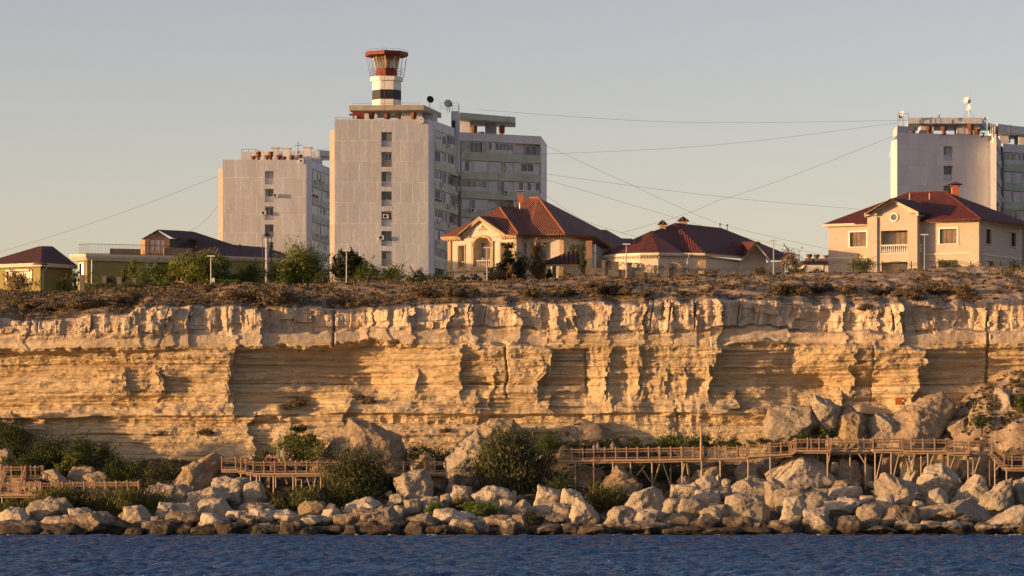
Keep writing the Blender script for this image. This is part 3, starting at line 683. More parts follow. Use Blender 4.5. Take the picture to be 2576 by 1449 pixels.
m = MB(); q = on(cR, 893, 10, 481); zt = p[2]; m.tube((q[0], 481, zt), (q[0], 481, q[2]+.2), .07, 6); m.tube((q[0]-1.0, 481, zt), (q[0], 481, zt+1.6), .03, 4); m.tube((q[0]+1.1, 481, zt), (q[0], 481, zt+1.6), .03, 4); m.build('antenna_mast', GREYM, tr)
for x, y, r in ((870, 45, .48), (907, 65, .42), (897, 122, .42)): q = on(cR, x, y, 480.5); dish(tr, q, r, -.9, -.7, WHITE2, .3)
q = on(cR, 222, 180, 478); dish(tr, q, .42, -.6, -1, WHITE2, 2.2); q = on(cR, 200, 210, 478); dish(tr, q, .28, .5, -1, GREYM, 1.8); q = on(cR, 1065, 232, 483); dish(tr, q, .3, -.2, -1, GREYM, 1.0)
m = MB()
for x, y0, y1 in ((517, 210, 366), (1090, 270, 350), (1105, 275, 380), (1125, 280, 380), (1145, 285, 400), (1165, 290, 400), (1180, 300, 420), (600, 182, 222), (585, 195, 222), (1305, 290, 470)):
    q = on(cR, x, y0, 478); r = on(cR, x, y1, 478); m.tube(q, r, .06 if x < 1080 else .11, 5)
m.build('cell_antenna', DARKM, tr)
p, q = on(cR, 1185, 320, 490), on(cR, 1600, 350, 498); roofslab(tr, [(p[0], 490), (q[0], 497), (q[0], 504), (p[0], 500)], q[2]-.85, q[2]+.2, CONC2)
for x0, x1 in ((1200, 1290), (1390, 1600)):
    m = MB(); m.box(on(cR, x0, 0, 496)[0], on(cR, x1, 0, 496)[0], 495.5, 500, zR-.6, q[2]-.85); m.build('canopy_pier', CONC, tr)
numeral(tr, fR, [(1004, 1050, 368, 378)], cR, DARKM)
(a0, b0), (a1, b1) = cR(1046, 376), cR(1025, 422); m = MB(); m.tube(fR.p(fR.u(a0), fR.z(a0, b0), .07), fR.p(fR.u(a1), fR.z(a1, b1), .07), .1, 4); m.build('number_sign', DARKM, tr)
# ================================================================== villas
def m_tile(name, c, rib=.30):
    m = Mt(name, .6, .35); uv = m.uv(); s = m.sep(uv); g = m.geo()
    w = m.math('SINE', m.math('MULTIPLY', s[0], 2*math.pi/rib)); row = m.math('FRACT', m.math('MULTIPLY', s[1], 2.6))
    n = m.noise(g, 1.2, 4); c0 = m.ramp(n, [(.3, tuple(x*.8 for x in c)), (.7, tuple(min(1, x*1.2) for x in c))])
    m.col(m.mix(m.math('MULTIPLY', m.math('GREATER_THAN', row, .86), .5), c0, tuple(x*.45 for x in c)))
    m.bump(w, 1.0, .07); m.bump(row, .5, .04); return m.m
TILE_O = m_tile('terracotta_tiles', (.20, .078, .043)); TILE_R = m_tile('dark_red_tiles', (.13, .034, .022), .26); TILE_B = m_tile('brown_red_shingles', (.085, .034, .024), .5)
def m_stone(name, c, bw=.6, bh=.3, var=.1, seam=.75):
    m = Mt(name, .85, .2); br = m.n('ShaderNodeTexBrick'); m.L(m.uv(), br.inputs['Vector']); g = m.geo()
    for k, f in (('Color1', 1), ('Color2', 1-var), ('Mortar', seam)): br.inputs[k].default_value = (*[x*f for x in c], 1)
    br.inputs['Scale'].default_value = 1; br.inputs['Brick Width'].default_value = bw; br.inputs['Row Height'].default_value = bh; br.inputs['Mortar Size'].default_value = .012
    m.col(m.mix(m.ramp(m.noise(g, 1.1, 5, .6), [(.35, (.3,)*3), (.6, (0,)*3)]), br.outputs['Color'], tuple(x*.75 for x in c)))
    m.bump(m.noise(g, 5, 4), .3, .02); return m.m
ST_W = m_stone('pale_shell_stone', (.62, .555, .46)); ST_T = simple('tan_trim_stone', (.42, .31, .19), .8, .1, 2, .1); ST_B = m_stone('beige_stone_cladding', (.52, .46, .375), .5, .25)
OLIVE = simple('olive_render', (.27, .235, .085), .9, .1, 1.5, .2); CREAM = simple('cream_trim', (.60, .53, .42), .7, .08, 2); BRICK = m_stone('orange_brick', (.42, .13, .06), .25, .08, .3, 1.6)
WOODF = simple('brown_window_frame', (.16, .075, .035), .5, .2, 5); STB = m_stone('grey_block_wall', (.22, .19, .155), .4, .2, .3, .6)
LIMED = m_stone('warm_limestone_blocks', (.46, .35, .22), .5, .26, .25, .6)
def roofpoly(mb, pts, th=.16):
    """one roof plane with real thickness"""
    P = [Vector(p) for p in pts]; n = Vector((0, 0, 0))
    for i in range(len(P)): n += P[i].cross(P[(i+1) % len(P)])
    if n.z < 0: P = P[::-1]
    mb.loft([p-Vector((0, 0, th)) for p in P], P)
def rp(c, l): return [on(c, x, y, Y) for x, y, Y in l]
def surround(f, root, u0, u1, z0, z1, w, mat, d=.0, pr=.07, sill=.1, name='window_surround'):
    m = MB(); f.box(m, u0-w, u0, d, d+pr, z0, z1); f.box(m, u1, u1+w, d, d+pr, z0, z1); f.box(m, u0-w, u1+w, d, d+pr+.01, z1, z1+w)
    if sill: f.box(m, u0-w-.08, u1+w+.08, d, d+pr+.08, z0-sill, z0)
    return m.build(name, mat, root)
def pipe(root, pts, r=.06, mat=None, name='downpipe'):
    m = MB(); m.path(pts, r, 6); return m.build(name, mat or WHITE, root)
def dentils(f, root, u0, u1, z, mat, step=.34):
    m = MB(); n = int((u1-u0)/step)
    for i in range(n+1): c = u0+i*step; f.box(m, c, min(c+.17, u1), .1, .32, z, z+.2)
    return m.build('dentil_cornice', mat, root)
def baluster_row(f, root, u0, u1, z0, z1, mat, d=0.0, step=.24, name='balustrade'):
    m = MB(); f.box(m, u0, u1, d-.12, d+.12, z1-.12, z1); f.box(m, u0, u1, d-.12, d+.12, z0, z0+.1); h = z1-z0-.22; n = max(2, int((u1-u0)/step))
    for i in range(n):
        u = u0+(i+.5)*(u1-u0)/n; b = z0+.1
        for q0, q1, r0, r1 in ((0, .15, .04, .085), (.15, .4, .085, .07), (.4, .7, .07, .035), (.7, 1, .035, .06)):
            m.tube(f.p(u, b+h*q0, d), f.p(u, b+h*q1, d), r0, 7, r1)
    return m.build(name, mat, root)
ZB = 26.6
# ---- villa with the arched balcony (centre)
f1 = Fac(cG(185, 0)[0], 388, -26)
v3 = empty('villa', (f1.x0+4, 390, ZB), 'cream villa with arched balcony, front gable and orange tiled roof, right of tower 9', 'villa', 'villas along the cliff top')
uu = lambda x: f1.u(cG(x, 0)[0]); zz1 = lambda x, y: f1.z(*cG(x, y))
ut = uu(975); zcor = zz1(560, 650)
def yt(y): return zz1(560, y)
m = MB(); f1.wall(m, 0, ut, ZB, zcor, [(uu(303), uu(372), yt(985), yt(735)), (uu(484), uu(678), yt(985), yt(640), True), (uu(790), uu(862), yt(985), yt(718))], 1.3)
gz = on(cG, 560, 415, f1.Y(uu(560)))[2]
m.face(f1.p(uu(340), zcor, 0), f1.p(uu(820), zcor, 0), f1.p(uu(575), gz, 0)); m.build('front_wall', ST_W, v3)
m = MB(); m.prism([f1.xy(ut, -.02), f1.xy(ut, -9), f1.xy(.02, -9), f1.xy(.0, -.02)][::-1], ZB, zcor-.4) if 0 else None
for p, q in (((ut, 0), (ut, -9)), ((0, -9), (0, 0))): m.face(f1.p(p[0], ZB, p[1]), f1.p(q[0], ZB, q[1]), f1.p(q[0], zcor, q[1]), f1.p(p[0], zcor, p[1]))
m.build('flank', ST_W, v3)
m = MB()
for a, b in ((185, 222), (943, 978)): f1.box(m, uu(a), uu(b), 0.005, .14, ZB, yt(668))
for a, b in ((455, 482), (680, 707)): f1.box(m, uu(a), uu(b), 0.005, .16, yt(1000), yt(708)); f1.box(m, uu(a)-.05, uu(b)+.05, .005, .2, yt(708), yt(690))
f1.box(m, 0, ut, .005, .2, yt(1035), yt(1012)); f1.box(m, uu(450), uu(712), .005, .22, yt(1010), yt(988))
for i in range(16):
    t0, t1 = math.pi*i/16, math.pi*(i+1)/16; c = uu(581); r = (uu(707)-uu(455))/2*.93; r2 = (uu(678)-uu(484))/2; zs = yt(640)-r2
    m.loft([f1.p(c-q*math.cos(t), zs+q*math.sin(t), dd) for q, t, dd in ((r2, t0, .005), (r, t0, .005), (r, t0, .16), (r2, t0, .16))], [f1.p(c-q*math.cos(t), zs+q*math.sin(t), dd) for q, t, dd in ((r2, t1, .005), (r, t1, .005), (r, t1, .16), (r2, t1, .16))])
m.build('stone_trim', ST_T, v3)
for a, b, t in ((303, 372, 735), (790, 862, 718)): surround(f1, v3, uu(a), uu(b), yt(985), yt(t), .14, ST_T); baluster_row(f1, v3, uu(a), uu(b), yt(985), yt(912), ST_T, -.3)
baluster_row(f1, v3, uu(486), uu(676), yt(985), yt(905), ST_W, -.2)
m = MB(); f1.box(m, uu(520), uu(680), -1.29, -1.25, yt(985), yt(700)); m.build('balcony_door', G_WARM, v3)
m = MB(); c = uu(581); zo = yt(565)
for i in range(-4, 5): h = .42*(1-abs(i)/4.6); f1.box(m, c+i*.14-.06, c+i*.14+.06, .005, .07+.02*(i % 2), zo, zo+h+.05)
m.ball(f1.p(c, zo+.5, .05), .1); m.build('gable_ornament', ST_T, v3)
m = MB()
for a, b in ((120, 345), (800, 992)): f1.box(m, uu(a), uu(b), -.3, .5, yt(648), yt(628)); f1.box(m, uu(a)+.12, uu(b)-.05, -.3, .36, yt(662), yt(648))
f1.box(m, uu(800), ut+.25, -6, -.3, yt(655), yt(628))
m.build('cornice', ST_T, v3); dentils(f1, v3, uu(150), uu(340), yt(675), ST_T); dentils(f1, v3, uu(808), uu(975), yt(675), ST_T)
m = MB()   # raking cornices of the gable
for (xa, ya), (xb, yb) in (((300, 640), (562, 418)), ((562, 418), (858, 622))):
    A, B = (uu(xa), zz1(xa, ya)), (uu(xb), zz1(xb, yb))
    m.loft([f1.p(A[0], A[1]+h, dd) for h, dd in ((-.32, 0), (-.32, .42), (.12, .5), (.12, 0))], [f1.p(B[0], B[1]+h, dd) for h, dd in ((-.32, 0), (-.32, .42), (.12, .5), (.12, 0))])
m.build('gable_cornice', ST_T, v3)
f2 = Fac(cG(1000, 0)[0], f1.Y(ut)+2.0, -14); u2 = lambda x: f2.u(cG(x, 0)[0]); y2 = lambda y: f2.z(cG(1250, 0)[0], cG(0, y)[1])
m = MB(); f2.wall(m, -1.0, u2(1530), ZB, y2(625), [(u2(1022), u2(1078), y2(885), y2(718)), (u2(1150), u2(1338), y2(890), y2(712))], .3)
E = f2.xy(u2(1530)); m.face((E[0], E[1], ZB), (*on(cG, 1875, 0, E[1]+4.6)[:2], ZB), (*on(cG, 1875, 0, E[1]+4.6)[:2], y2(625)), (E[0], E[1], y2(625)))
m.face((*on(cG, 1875, 0, E[1]+4.6)[:2], ZB), (*on(cG, 2060, 0, E[1]+9)[:2], ZB), on(cG, 2060, 765, E[1]+9), on(cG, 1880, 640, E[1]+4.6))
m.build('front_wall', ST_W, v3)
f2.window(v3, u2(1150), u2(1338), y2(890), y2(712), -.25, WOODF, G_DARK, 4, 1, .06); surround(f2, v3, u2(1150), u2(1338), y2(890), y2(712), .15, ST_T)
surround(f2, v3, u2(1022), u2(1078), y2(885), y2(718), .1, ST_T)
m = MB(); f2.box(m, u2(1468), u2(1518), .005, .12, ZB, y2(650)); f2.box(m, -.8, u2(1545), .0, .45, y2(640), y2(605)); m.build('stone_trim', ST_T, v3); dentils(f2, v3, 0, u2(1520), y2(662), ST_T)
e = f2.p(u2(1536), y2(620), .3); pipe(v3, [e, (e[0]+.1, e[1]+.2, ZB)], .06, DARKM)
YA, YR_, YM = 387.0, 383.5, 392.0
R = MB()
roofpoly(R, rp(cG, [(118, 628, 389), (300, 622, 386.5), (560, 402, 389.5), (780, 298, 391)]))
roofpoly(R, rp(cG, [(780, 298, 391), (560, 402, 389.5), (850, 598, 383.6), (992, 600, 382.8)]))
roofpoly(R, rp(cG, [(780, 298, 391), (992, 600, 382.8), (1112, 608, 384.5), (925, 300, 394)]))
roofpoly(R, rp(cG, [(925, 300, 394), (1112, 608, 384.5), (1532, 602, 383.4), (1225, 186, 394), (1125, 190, 396)]))
roofpoly(R, rp(cG, [(1225, 186, 394), (1532, 602, 383.4), (1885, 628, 387.6), (2070, 765, 392), (1940, 556, 404)]))
roofpoly(R, rp(cG, [(1940, 556, 404), (2070, 765, 392), (2190, 730, 398), (2180, 655, 404), (2005, 556, 405)]))
roofpoly(R, rp(cG, [(2180, 655, 404), (2130, 740, 396), (2320, 745, 402), (2305, 658, 406)]))
R.build('roof', TILE_O, v3)
R = MB(); roofpoly(R, rp(cG, [(560, 396, 386), (730, 408, 390.5), (868, 602, 384.8), (848, 606, 383.1)]), .05); roofpoly(R, rp(cG, [(560, 396, 386), (560, 400, 390), (420, 520, 389), (288, 628, 386.2)]), .05); R.build('gable_roof', TILE_B, v3)
m = MB()
for a, b in (((780, 298, 391), (992, 600, 382.8)), ((1225, 186, 394), (1532, 602, 383.4)), ((780, 298, 391), (925, 300, 394)), ((1125, 190, 396), (1225, 186, 394))): m.tube(on(cG, *a), on(cG, *b), .13, 6)
m.build('ridge_tiles', simple('orange_ridge_tiles', (.24, .085, .045), .6, .2, 4), v3)
m = MB(); p, q = on(cG, 987, 150, 398), on(cG, 1055, 260, 398); m.box(p[0], q[0], 398, 399.2, q[2]-1, p[2]); ch = m.build('chimney', BRICK, v3)
m = MB(); m.box(p[0]-.12, q[0]+.12, 397.9, 399.3, p[2], p[2]+.1); m.box(p[0]+.05, p[0]+.15, 398, 398.2, p[2]+.1, p[2]+.4); m.box(q[0]-.15, q[0]-.05, 398, 398.2, p[2]+.1, p[2]+.4); m.box(p[0]-.15, q[0]+.15, 397.8, 399.4, p[2]+.4, p[2]+.5); m.build('chimney_cap', GREYM, ch)
for x, y0, y1, mt in ((963, 255, 330, DARKM), (1010, 252, 325, GREYM)): m = MB(); m.tube(on(cG, x, y1, 392), on(cG, x, y0, 392), .07, 6); m.build('vent_pipe', mt, v3)
# ---- round-fronted house
v4 = empty('round_house', (wx(1700, 385), 388, ZB), 'low pale stone house with a rounded front and dark red ribbed roof, two capped chimneys', 'house', 'villas along the cliff top')
def wallpts(root, c, pts, ytop, mat, name='wall'):
    m = MB()
    for (x0, t0, Y0), (x1, t1, Y1) in zip(pts[:-1], pts[1:]):
        a, b = on(c, x0, t0, Y0), on(c, x1, t1, Y1); m.face((a[0], a[1], ZB-1), (b[0], b[1], ZB-1), b, a)
    return m.build(name, mat, root)
arc = [(250, 500, 391), (300, 494, 387.5), (420, 490, 384.5), (600, 488, 382.6), (790, 487, 382), (1060, 488, 383.6), (1270, 492, 383.2), (1630, 535, 388.5)]
wallpts(v4, cH, arc, 0, ST_W, 'curved_wall')
m = MB(); E4 = [(x, y, Y-.35) for x, y, Y in [(150, 497, 393), (262, 478, 389.5), (420, 468, 385), (605, 460, 382.4), (795, 457, 381.6), (1050, 460, 383.2), (1270, 462, 382.8), (1672, 492, 388)]]
for a, b in zip(E4[:-1], E4[1:]):
    p, q = on(cH, *a), on(cH, *b); m.loft([(p[0], p[1]+.35, p[2]-.34), (p[0], p[1]+.05, p[2]-.22), (p[0], p[1]-.06, p[2]-.02), (p[0], p[1]+.35, p[2]-.02)], [(q[0], q[1]+.35, q[2]-.34), (q[0], q[1]+.05, q[2]-.22), (q[0], q[1]-.06, q[2]-.02), (q[0], q[1]+.35, q[2]-.02)])
m.build('gutter', WHITE, v4)
m = MB()
for (a, b) in zip(arc[1:-1], arc[2:]):
    p, q = Vector(on(cH, a[0], a[1]+12, a[2]-.12)), Vector(on(cH, b[0], b[1]+12, b[2]-.12)); n = int((q-p).length/.36)
    for i in range(n): c = p.lerp(q, (i+.3)/n); m.box(c.x-.08, c.x+.08, c.y, c.y+.15, c.z-.2, c.z+.05)
m.build('dentil_cornice', ST_T, v4)
R = MB(); ap = (715, 236, 388.5)
for a, b in zip(E4[:5], E4[1:6]): roofpoly(R, rp(cH, [a, b, ap]), .12)
R2 = rp(cH, [ap, E4[5], (1000, 440, 384.5), (760, 238, 391)]); roofpoly(R, R2, .12)
roofpoly(R, rp(cH, [(715, 236, 388.5), (1050, 458, 384.1), (1270, 461, 382.4), (965, 152, 394), (750, 234, 392)]), .12)
roofpoly(R, rp(cH, [(965, 152, 394), (1270, 461, 382.4), (1672, 491, 387.6), (1800, 346, 392), (1960, 520, 394), (2095, 465, 402), (1440, 205, 400)]), .12)
R.build('roof', TILE_R, v4)
R = MB(); roofpoly(R, rp(cH, [(1800, 344, 386.5), (1540, 346, 394), (1672, 491, 387.5), (1668, 494, 385.8)]), .14); roofpoly(R, rp(cH, [(1800, 344, 386.5), (1945, 526, 386.8), (2010, 520, 394), (1830, 346, 396)]), .14)
roofpoly(R, rp(cH, [(1940, 525, 391), (2070, 530, 396), (2140, 462, 404), (1880, 420, 398)]), .14); R.build('gable_roof', TILE_R, v4)
m = MB(); m.face(on(cH, 1630, 545, 388.3), on(cH, 1632, 720, 388.3), on(cH, 1900, 720, 388.8), on(cH, 1900, 500, 388.8), on(cH, 1790, 372, 388.5), on(cH, 1680, 492, 388.4))
m.face(on(cH, 1900, 560, 388.8), on(cH, 1900, 720, 388.8), on(cH, 2090, 720, 396), on(cH, 2090, 545, 396)); m.build('gable_wall', ST_W, v4)
m = MB()
for (xa, ya), (xb, yb) in (((1655, 510), (1798, 352)), ((1798, 352), (1948, 534))):
    p, q = on(cH, xa, ya, 386.6), on(cH, xb, yb, 386.6); m.loft([(p[0], p[1]+d, p[2]+h) for d, h in ((0, -.3), (1.6, -.3), (1.6, -.08), (0, -.08))], [(q[0], q[1]+d, q[2]+h) for d, h in ((0, -.3), (1.6, -.3), (1.6, -.08), (0, -.08))])
m.build('gable_cornice', CREAM, v4)
for x0, x1, y0, yb, Y in ((803, 868, 167, 262, 391), (1003, 1090, 131, 205, 395)):
    m = MB(); p, q = on(cH, x0, y0, Y), on(cH, x1, yb, Y); m.box(p[0], q[0], Y, Y+1.1, q[2]-.6, p[2]); ch = m.build('chimney', ST_T, v4)
    m = MB(); cxm = (p[0]+q[0])/2; w = (q[0]-p[0])/2+.22; m.loft([(cxm-w, Y-.25, p[2]), (cxm+w, Y-.25, p[2]), (cxm+w, Y+1.3, p[2]), (cxm-w, Y+1.3, p[2])], [(cxm-.08, Y+.5, p[2]+.55), (cxm+.08, Y+.5, p[2]+.55), (cxm+.08, Y+.6, p[2]+.55), (cxm-.08, Y+.6, p[2]+.55)]); m.build('chimney_cap', TILE_B, ch)
for x, y0, y1 in ((1425, 168, 215), (1499, 178, 235)): m = MB(); p, q = on(cH, x, y0, 396), on(cH, x, y1, 396); m.tube(q, p, .06, 6); m.tube((p[0], p[1], p[2]-.05), (p[0], p[1], p[2]+.12), .12, 6); m.build('vent_pipe', RUST, v4)
pipe(v4, [on(cH, 1105, 470, 382.6), on(cH, 1105, 500, 382.6), on(cH, 1088, 535, 383), on(cH, 1088, 700, 383)])
pipe(v4, [on(cH, 1945, 535, 386.8), on(cH, 1940, 550, 387), on(cH, 1895, 585, 388.5), on(cH, 1893, 700, 388.5)])
for x, w, Y in ((565, 45, 382.5), (950, 48, 382.6)):
    m = MB(); m.box(*[on(cH, x-w, 0, Y)[0], on(cH, x+w, 0, Y)[0]], Y-.02, Y+.15, on(cH, 0, 690, Y)[2], on(cH, 0, 610, Y)[2]); o = m.build('arched_window', G_MID, v4)
    m = MB(); c, r, zs = on(cH, x, 622, Y), .95*w/45*.75, on(cH, x, 622, Y)[2]
    for i in range(10):
        t0, t1 = math.pi*i/10, math.pi*(i+1)/10
        m.loft([(c[0]-q*math.cos(t0), yy, zs+q*math.sin(t0)*.8) for q, yy in ((r, Y-.12), (r*1.2, Y-.12), (r*1.2, Y+.2), (r, Y+.2))], [(c[0]-q*math.cos(t1), yy, zs+q*math.sin(t1)*.8) for q, yy in ((r, Y-.12), (r*1.2, Y-.12), (r*1.2, Y+.2), (r, Y+.2))])
    m.build('window_surround', ST_T, o)
m = MB(); p, q = on(cH, 1212, 527, 383), on(cH, 1280, 622, 383); m.box(p[0], q[0], 382.98, 383.15, q[2], p[2]); m.build('wall_grille', ST_T, v4)
# ---- two storey villa (right)
f5 = Fac(cI(137, 0)[0], 392, -24); u5 = lambda x: f5.u(cI(x, 0)[0]); z5 = lambda x, y: f5.z(*cI(x, y))
v5 = empty('villa', (f5.x0+8, 388, ZB), 'beige two storey villa with a round gable window and dark red roof, at the right', 'villa', 'villas along the cliff top')
zt5 = z5(1200, 935); uE = u5(1306)
def op(x0, x1, y0, y1): return (u5(x0), u5(x1), z5(x0, y1), z5(x0, y0))
W5 = [(305, 432, 1018, 1130), (1003, 1135, 992, 1107), (392, 440, 1255, 1300), (990, 1140, 1235, 1300)]
m = MB(); f5.wall(m, 0, uE, ZB, zt5, [op(*w) for w in W5], .3)
g5 = Fac(cI(1306, 0)[0], f5.Y(uE), 56); s5 = lambda x: g5.u(cI(x, 0)[0]); y5 = lambda x, y: g5.z(*cI(x, y))
SW = [(1358, 1400, 990, 1105), (1545, 1592, 1015, 1125), (1363, 1420, 1235, 1280)]
g5.wall(m, 0, s5(1720), ZB, zt5, [(s5(a), s5(b), y5(a, d), y5(a, c)) for a, b, c, d in SW], .3)
m.face(f5.p(0, ZB, 0), f5.p(0, ZB, -9), f5.p(0, zt5, -9), f5.p(0, zt5, 0)); m.build('wall', ST_B, v5)
for w in W5:
    a, b, z0, z1 = op(*w); f5.window(v5, a, b, z0, z1, -.26, WOODF, G_WARM if w[2] < 1100 else G_DARK, 3, 1, .07)
    if w[2] < 1100: surround(f5, v5, a, b, z0, z1, .2, WHITE)
for a, b, c, d in SW:
    g5.window(v5, s5(a), s5(b), y5(a, d), y5(a, c), -.26, WOODF, G_DARK, 2, 1, .06); surround(g5, v5, s5(a), s5(b), y5(a, d), y5(a, c), .12, CREAM)
pd = 1.3   # the portico stands proud of the wall
fp = Fac(0, 1, 0); fp.x0, fp.y0 = f5.xy(u5(455)+.25, pd); fp.c, fp.s = f5.c, f5.s
up = lambda x: fp.u(cI(x, 0)[0]); zp_ = lambda x, y: fp.z(*cI(x, y))
m = MB(); wP = up(832); zPt = zp_(640, 895)
fp.wall(m, 0, wP, ZB, zPt, [(up(545), up(752), zp_(640, 1180), zp_(640, 1003)), (up(550), up(752), ZB+.1, zp_(640, 1248))], 1.25)
fp.box(m, 0, up(520), .005, .25, ZB, zPt); fp.box(m, up(758), wP, .005, .25, ZB, zPt)
for u in (0, wP): m.face(fp.p(u, ZB, 0), fp.p(u, ZB, -pd-.1), fp.p(u, zPt, -pd-.1), fp.p(u, zPt, 0))
m.face(fp.p(up(430), zPt, .0), fp.p(up(845), zPt, .0), fp.p(up(630), zp_(630, 768), .0)); m.build('portico', ST_B, v5)
m = MB()
for (xa, ya), (xb, yb) in (((425, 885), (630, 762)), ((630, 762), (845, 868))):
    A, B = (up(xa), zp_(xa, ya)), (up(xb), zp_(xb, yb)); m.loft([fp.p(A[0], A[1]+h, dd) for h, dd in ((-.3, 0), (-.3, .35), (.1, .6), (.1, 0))], [fp.p(B[0], B[1]+h, dd) for h, dd in ((-.3, 0), (-.3, .35), (.1, .6), (.1, 0))])
for a, b in ((425, 522), (765, 845)): fp.box(m, up(a), up(b), -.2, .5, zp_(a, 890 if a < 500 else 872), zp_(a, 870 if a < 500 else 855))
fp.box(m, up(832), up(845), -3.6, .5, zp_(845, 890), zp_(845, 870))
for a, b in ((565, 632), (632, 650)): pass
m.build('gable_cornice', CREAM, v5)
c = fp.p(up(647), zp_(647, 900), .02); m = MB()
for i in range(16):
    t0, t1 = 2*math.pi*i/16, 2*math.pi*(i+1)/16; cu, cz = up(647), zp_(647, 900)
    m.loft([fp.p(cu+q*math.cos(t0), cz+q*math.sin(t0), d) for q, d in ((.38, 0), (.55, 0), (.55, .12), (.38, .12))], [fp.p(cu+q*math.cos(t1), cz+q*math.sin(t1), d) for q, d in ((.38, 0), (.55, 0), (.55, .12), (.38, .12))])
o = m.build('round_window', WHITE, v5); m = MB(); m.tube(fp.p(cu, cz, .01), fp.p(cu, cz, .05), .38, 16); m.build('pane', G_MID, o)
baluster_row(fp, v5, up(545), up(752), zp_(640, 1182), zp_(640, 1112), WHITE, -.15)
fp.window(v5, up(632), up(750), zp_(640, 1160), zp_(640, 1006), -1.22, WOODF, G_WARM, 3, 1, .08, 'balcony_door')
fp.window(v5, up(635), up(750), ZB+.1, zp_(640, 1252), -1.22, WOODF, G_DARK, 2, 1, .08, 'front_door')
baluster_row(f5, v5, u5(852), u5(880), z5(860, 1175), z5(860, 1115), WHITE, .9)
m = MB(); f5.box(m, -.1, u5(455), 0, .12, z5(200, 1225), z5(200, 1210)); f5.box(m, u5(880), u5(1240), 0, .12, z5(1000, 1192), z5(1000, 1178)); g5.box(m, 0.1, s5(1700), 0, .1, y5(1500, 1215), y5(1500, 1200))
f5.box(m, -.6, u5(450), 0, .55, z5(137, 975), z5(137, 955)); f5.box(m, u5(870), uE+.5, 0, .5, z5(1200, 935), z5(1200, 915)); g5.box(m, -.3, s5(1720), 0, .5, zt5-.1, zt5+.25)
m.build('cornice', CREAM, v5)
m = MB(); f5.box(m, u5(1240), uE+.05, .005, .12, ZB, zt5-.1); m.build('corner_pilaster', ST_B, v5)
R = MB(); eL, eR = (88, 955, 392.5), (1317, 908, 382.6)
roofpoly(R, rp(cI, [eL, (455, 942, 389), (640, 925, 388), (880, 925, 386.3), eR, (1045, 700, 394), (745, 712, 397)]))
roofpoly(R, rp(cI, [(1045, 700, 394), eR, (1720, 962, 392), (1720, 952, 402)]))
R.build('roof', TILE_R, v5)
R = MB(); roofpoly(R, rp(cI, [(628, 750, 385.9), (800, 770, 392.5), (935, 868, 387), (840, 858, 384.6)]), .05); roofpoly(R, rp(cI, [(628, 750, 385.9), (420, 878, 387.6), (560, 860, 391), (640, 765, 393)]), .05); R.build('gable_roof', TILE_B, v5)
m = MB(); m.tube(on(cI, 1045, 700, 394), on(cI, *eR), .12, 6); m.tube(on(cI, 745, 712, 397), on(cI, 1045, 700, 394), .1, 6); m.build('ridge_tiles', TILE_R, v5)
m = MB(); p, q = on(cI, 1100, 662, 397), on(cI, 1152, 745, 397); m.box(p[0], q[0], 397, 398.2, q[2]-.5, p[2]); ch = m.build('chimney', BRICK, v5)
m = MB(); cxm = (p[0]+q[0])/2
for sx in (-1, 1): m.box(cxm+sx*.5-.05, cxm+sx*.5+.05, 397.1, 398.1, p[2], p[2]+.3)
m.loft([(cxm-.85, 396.8, p[2]+.3), (cxm+.85, 396.8, p[2]+.3), (cxm+.85, 398.5, p[2]+.3), (cxm-.85, 398.5, p[2]+.3)], [(cxm-.1, 397.5, p[2]+.62), (cxm+.1, 397.5, p[2]+.62), (cxm+.1, 397.7, p[2]+.62), (cxm-.1, 397.7, p[2]+.62)]); m.build('chimney_cap', RUST, ch)
for x in (768, 922): m = MB(); m.tube(on(cI, x, 762, 392), on(cI, x, 712, 392), .06, 6); m.build('vent_pipe', CREAM, v5)
e = f5.p(uE+.35, zt5+.1, .4); pipe(v5, [e, (e[0]+.1, e[1]+.1, zt5-.6), (e[0]+.0, e[1]+.1, ZB)], .08, DARKM)
e = on(cI, 1648, 960, 390); pipe(v5, [e, (e[0], e[1], ZB)], .07, DARKM)
# ---- olive house at the far left
f6 = Fac(cA(355, 0)[0], 371, -27); v1 = empty('olive_house', (f6.x0-3, 374, ZB-1), 'small olive yellow house with a white framed window at the far left edge', 'house', 'villas along the cliff top')
u6 = lambda x: f6.u(cA(x, 0)[0]); z6 = lambda x, y: f6.z(*cA(x, y)); zt6 = z6(355, 505)
m = MB(); f6.wall(m, -9, 0, ZB-2, zt6, [(u6(60), u6(275), z6(150, 658), z6(150, 552))], .15)
g6 = Fac(cA(355, 0)[0], 371, 52); e6 = g6.u(cA(640, 0)[0]); g6.wall(m, 0, e6, ZB-2, zt6); m.build('wall', OLIVE, v1)
f6.window(v1, u6(62), u6(273), z6(150, 656), z6(150, 554), -.12, WOODF, G_CURT, 3, 1, .09); surround(f6, v1, u6(62), u6(273), z6(150, 656), z6(150, 554), .16, WHITE)
m = MB(); f6.box(m, -9.5, .45, 0, .45, zt6-.12, zt6+.28); g6.box(m, -.2, e6+.3, 0, .45, zt6-.12, zt6+.28); m.build('fascia', CREAM, v1)
R = MB(); roofpoly(R, rp(cA, [(-230, 505, 376.5), (357, 484, 370.2), (372, 334, 376), (340, 336, 377)])); roofpoly(R, rp(cA, [(357, 484, 370.2), (690, 512, 376), (462, 336, 379), (372, 334, 376)])); R.build('roof', TILE_B, v1)
e = f6.p(.5, zt6+.2, .45); pipe(v1, [e, on(cA, 412, 520, 371.6), on(cA, 376, 560, 371.3), on(cA, 376, 720, 371.3)])
m = MB(); m.tube(on(cA, 180, 400, 376), on(cA, 180, 385, 376), .08, 6); m.build('vent_pipe', DARKM, v1)
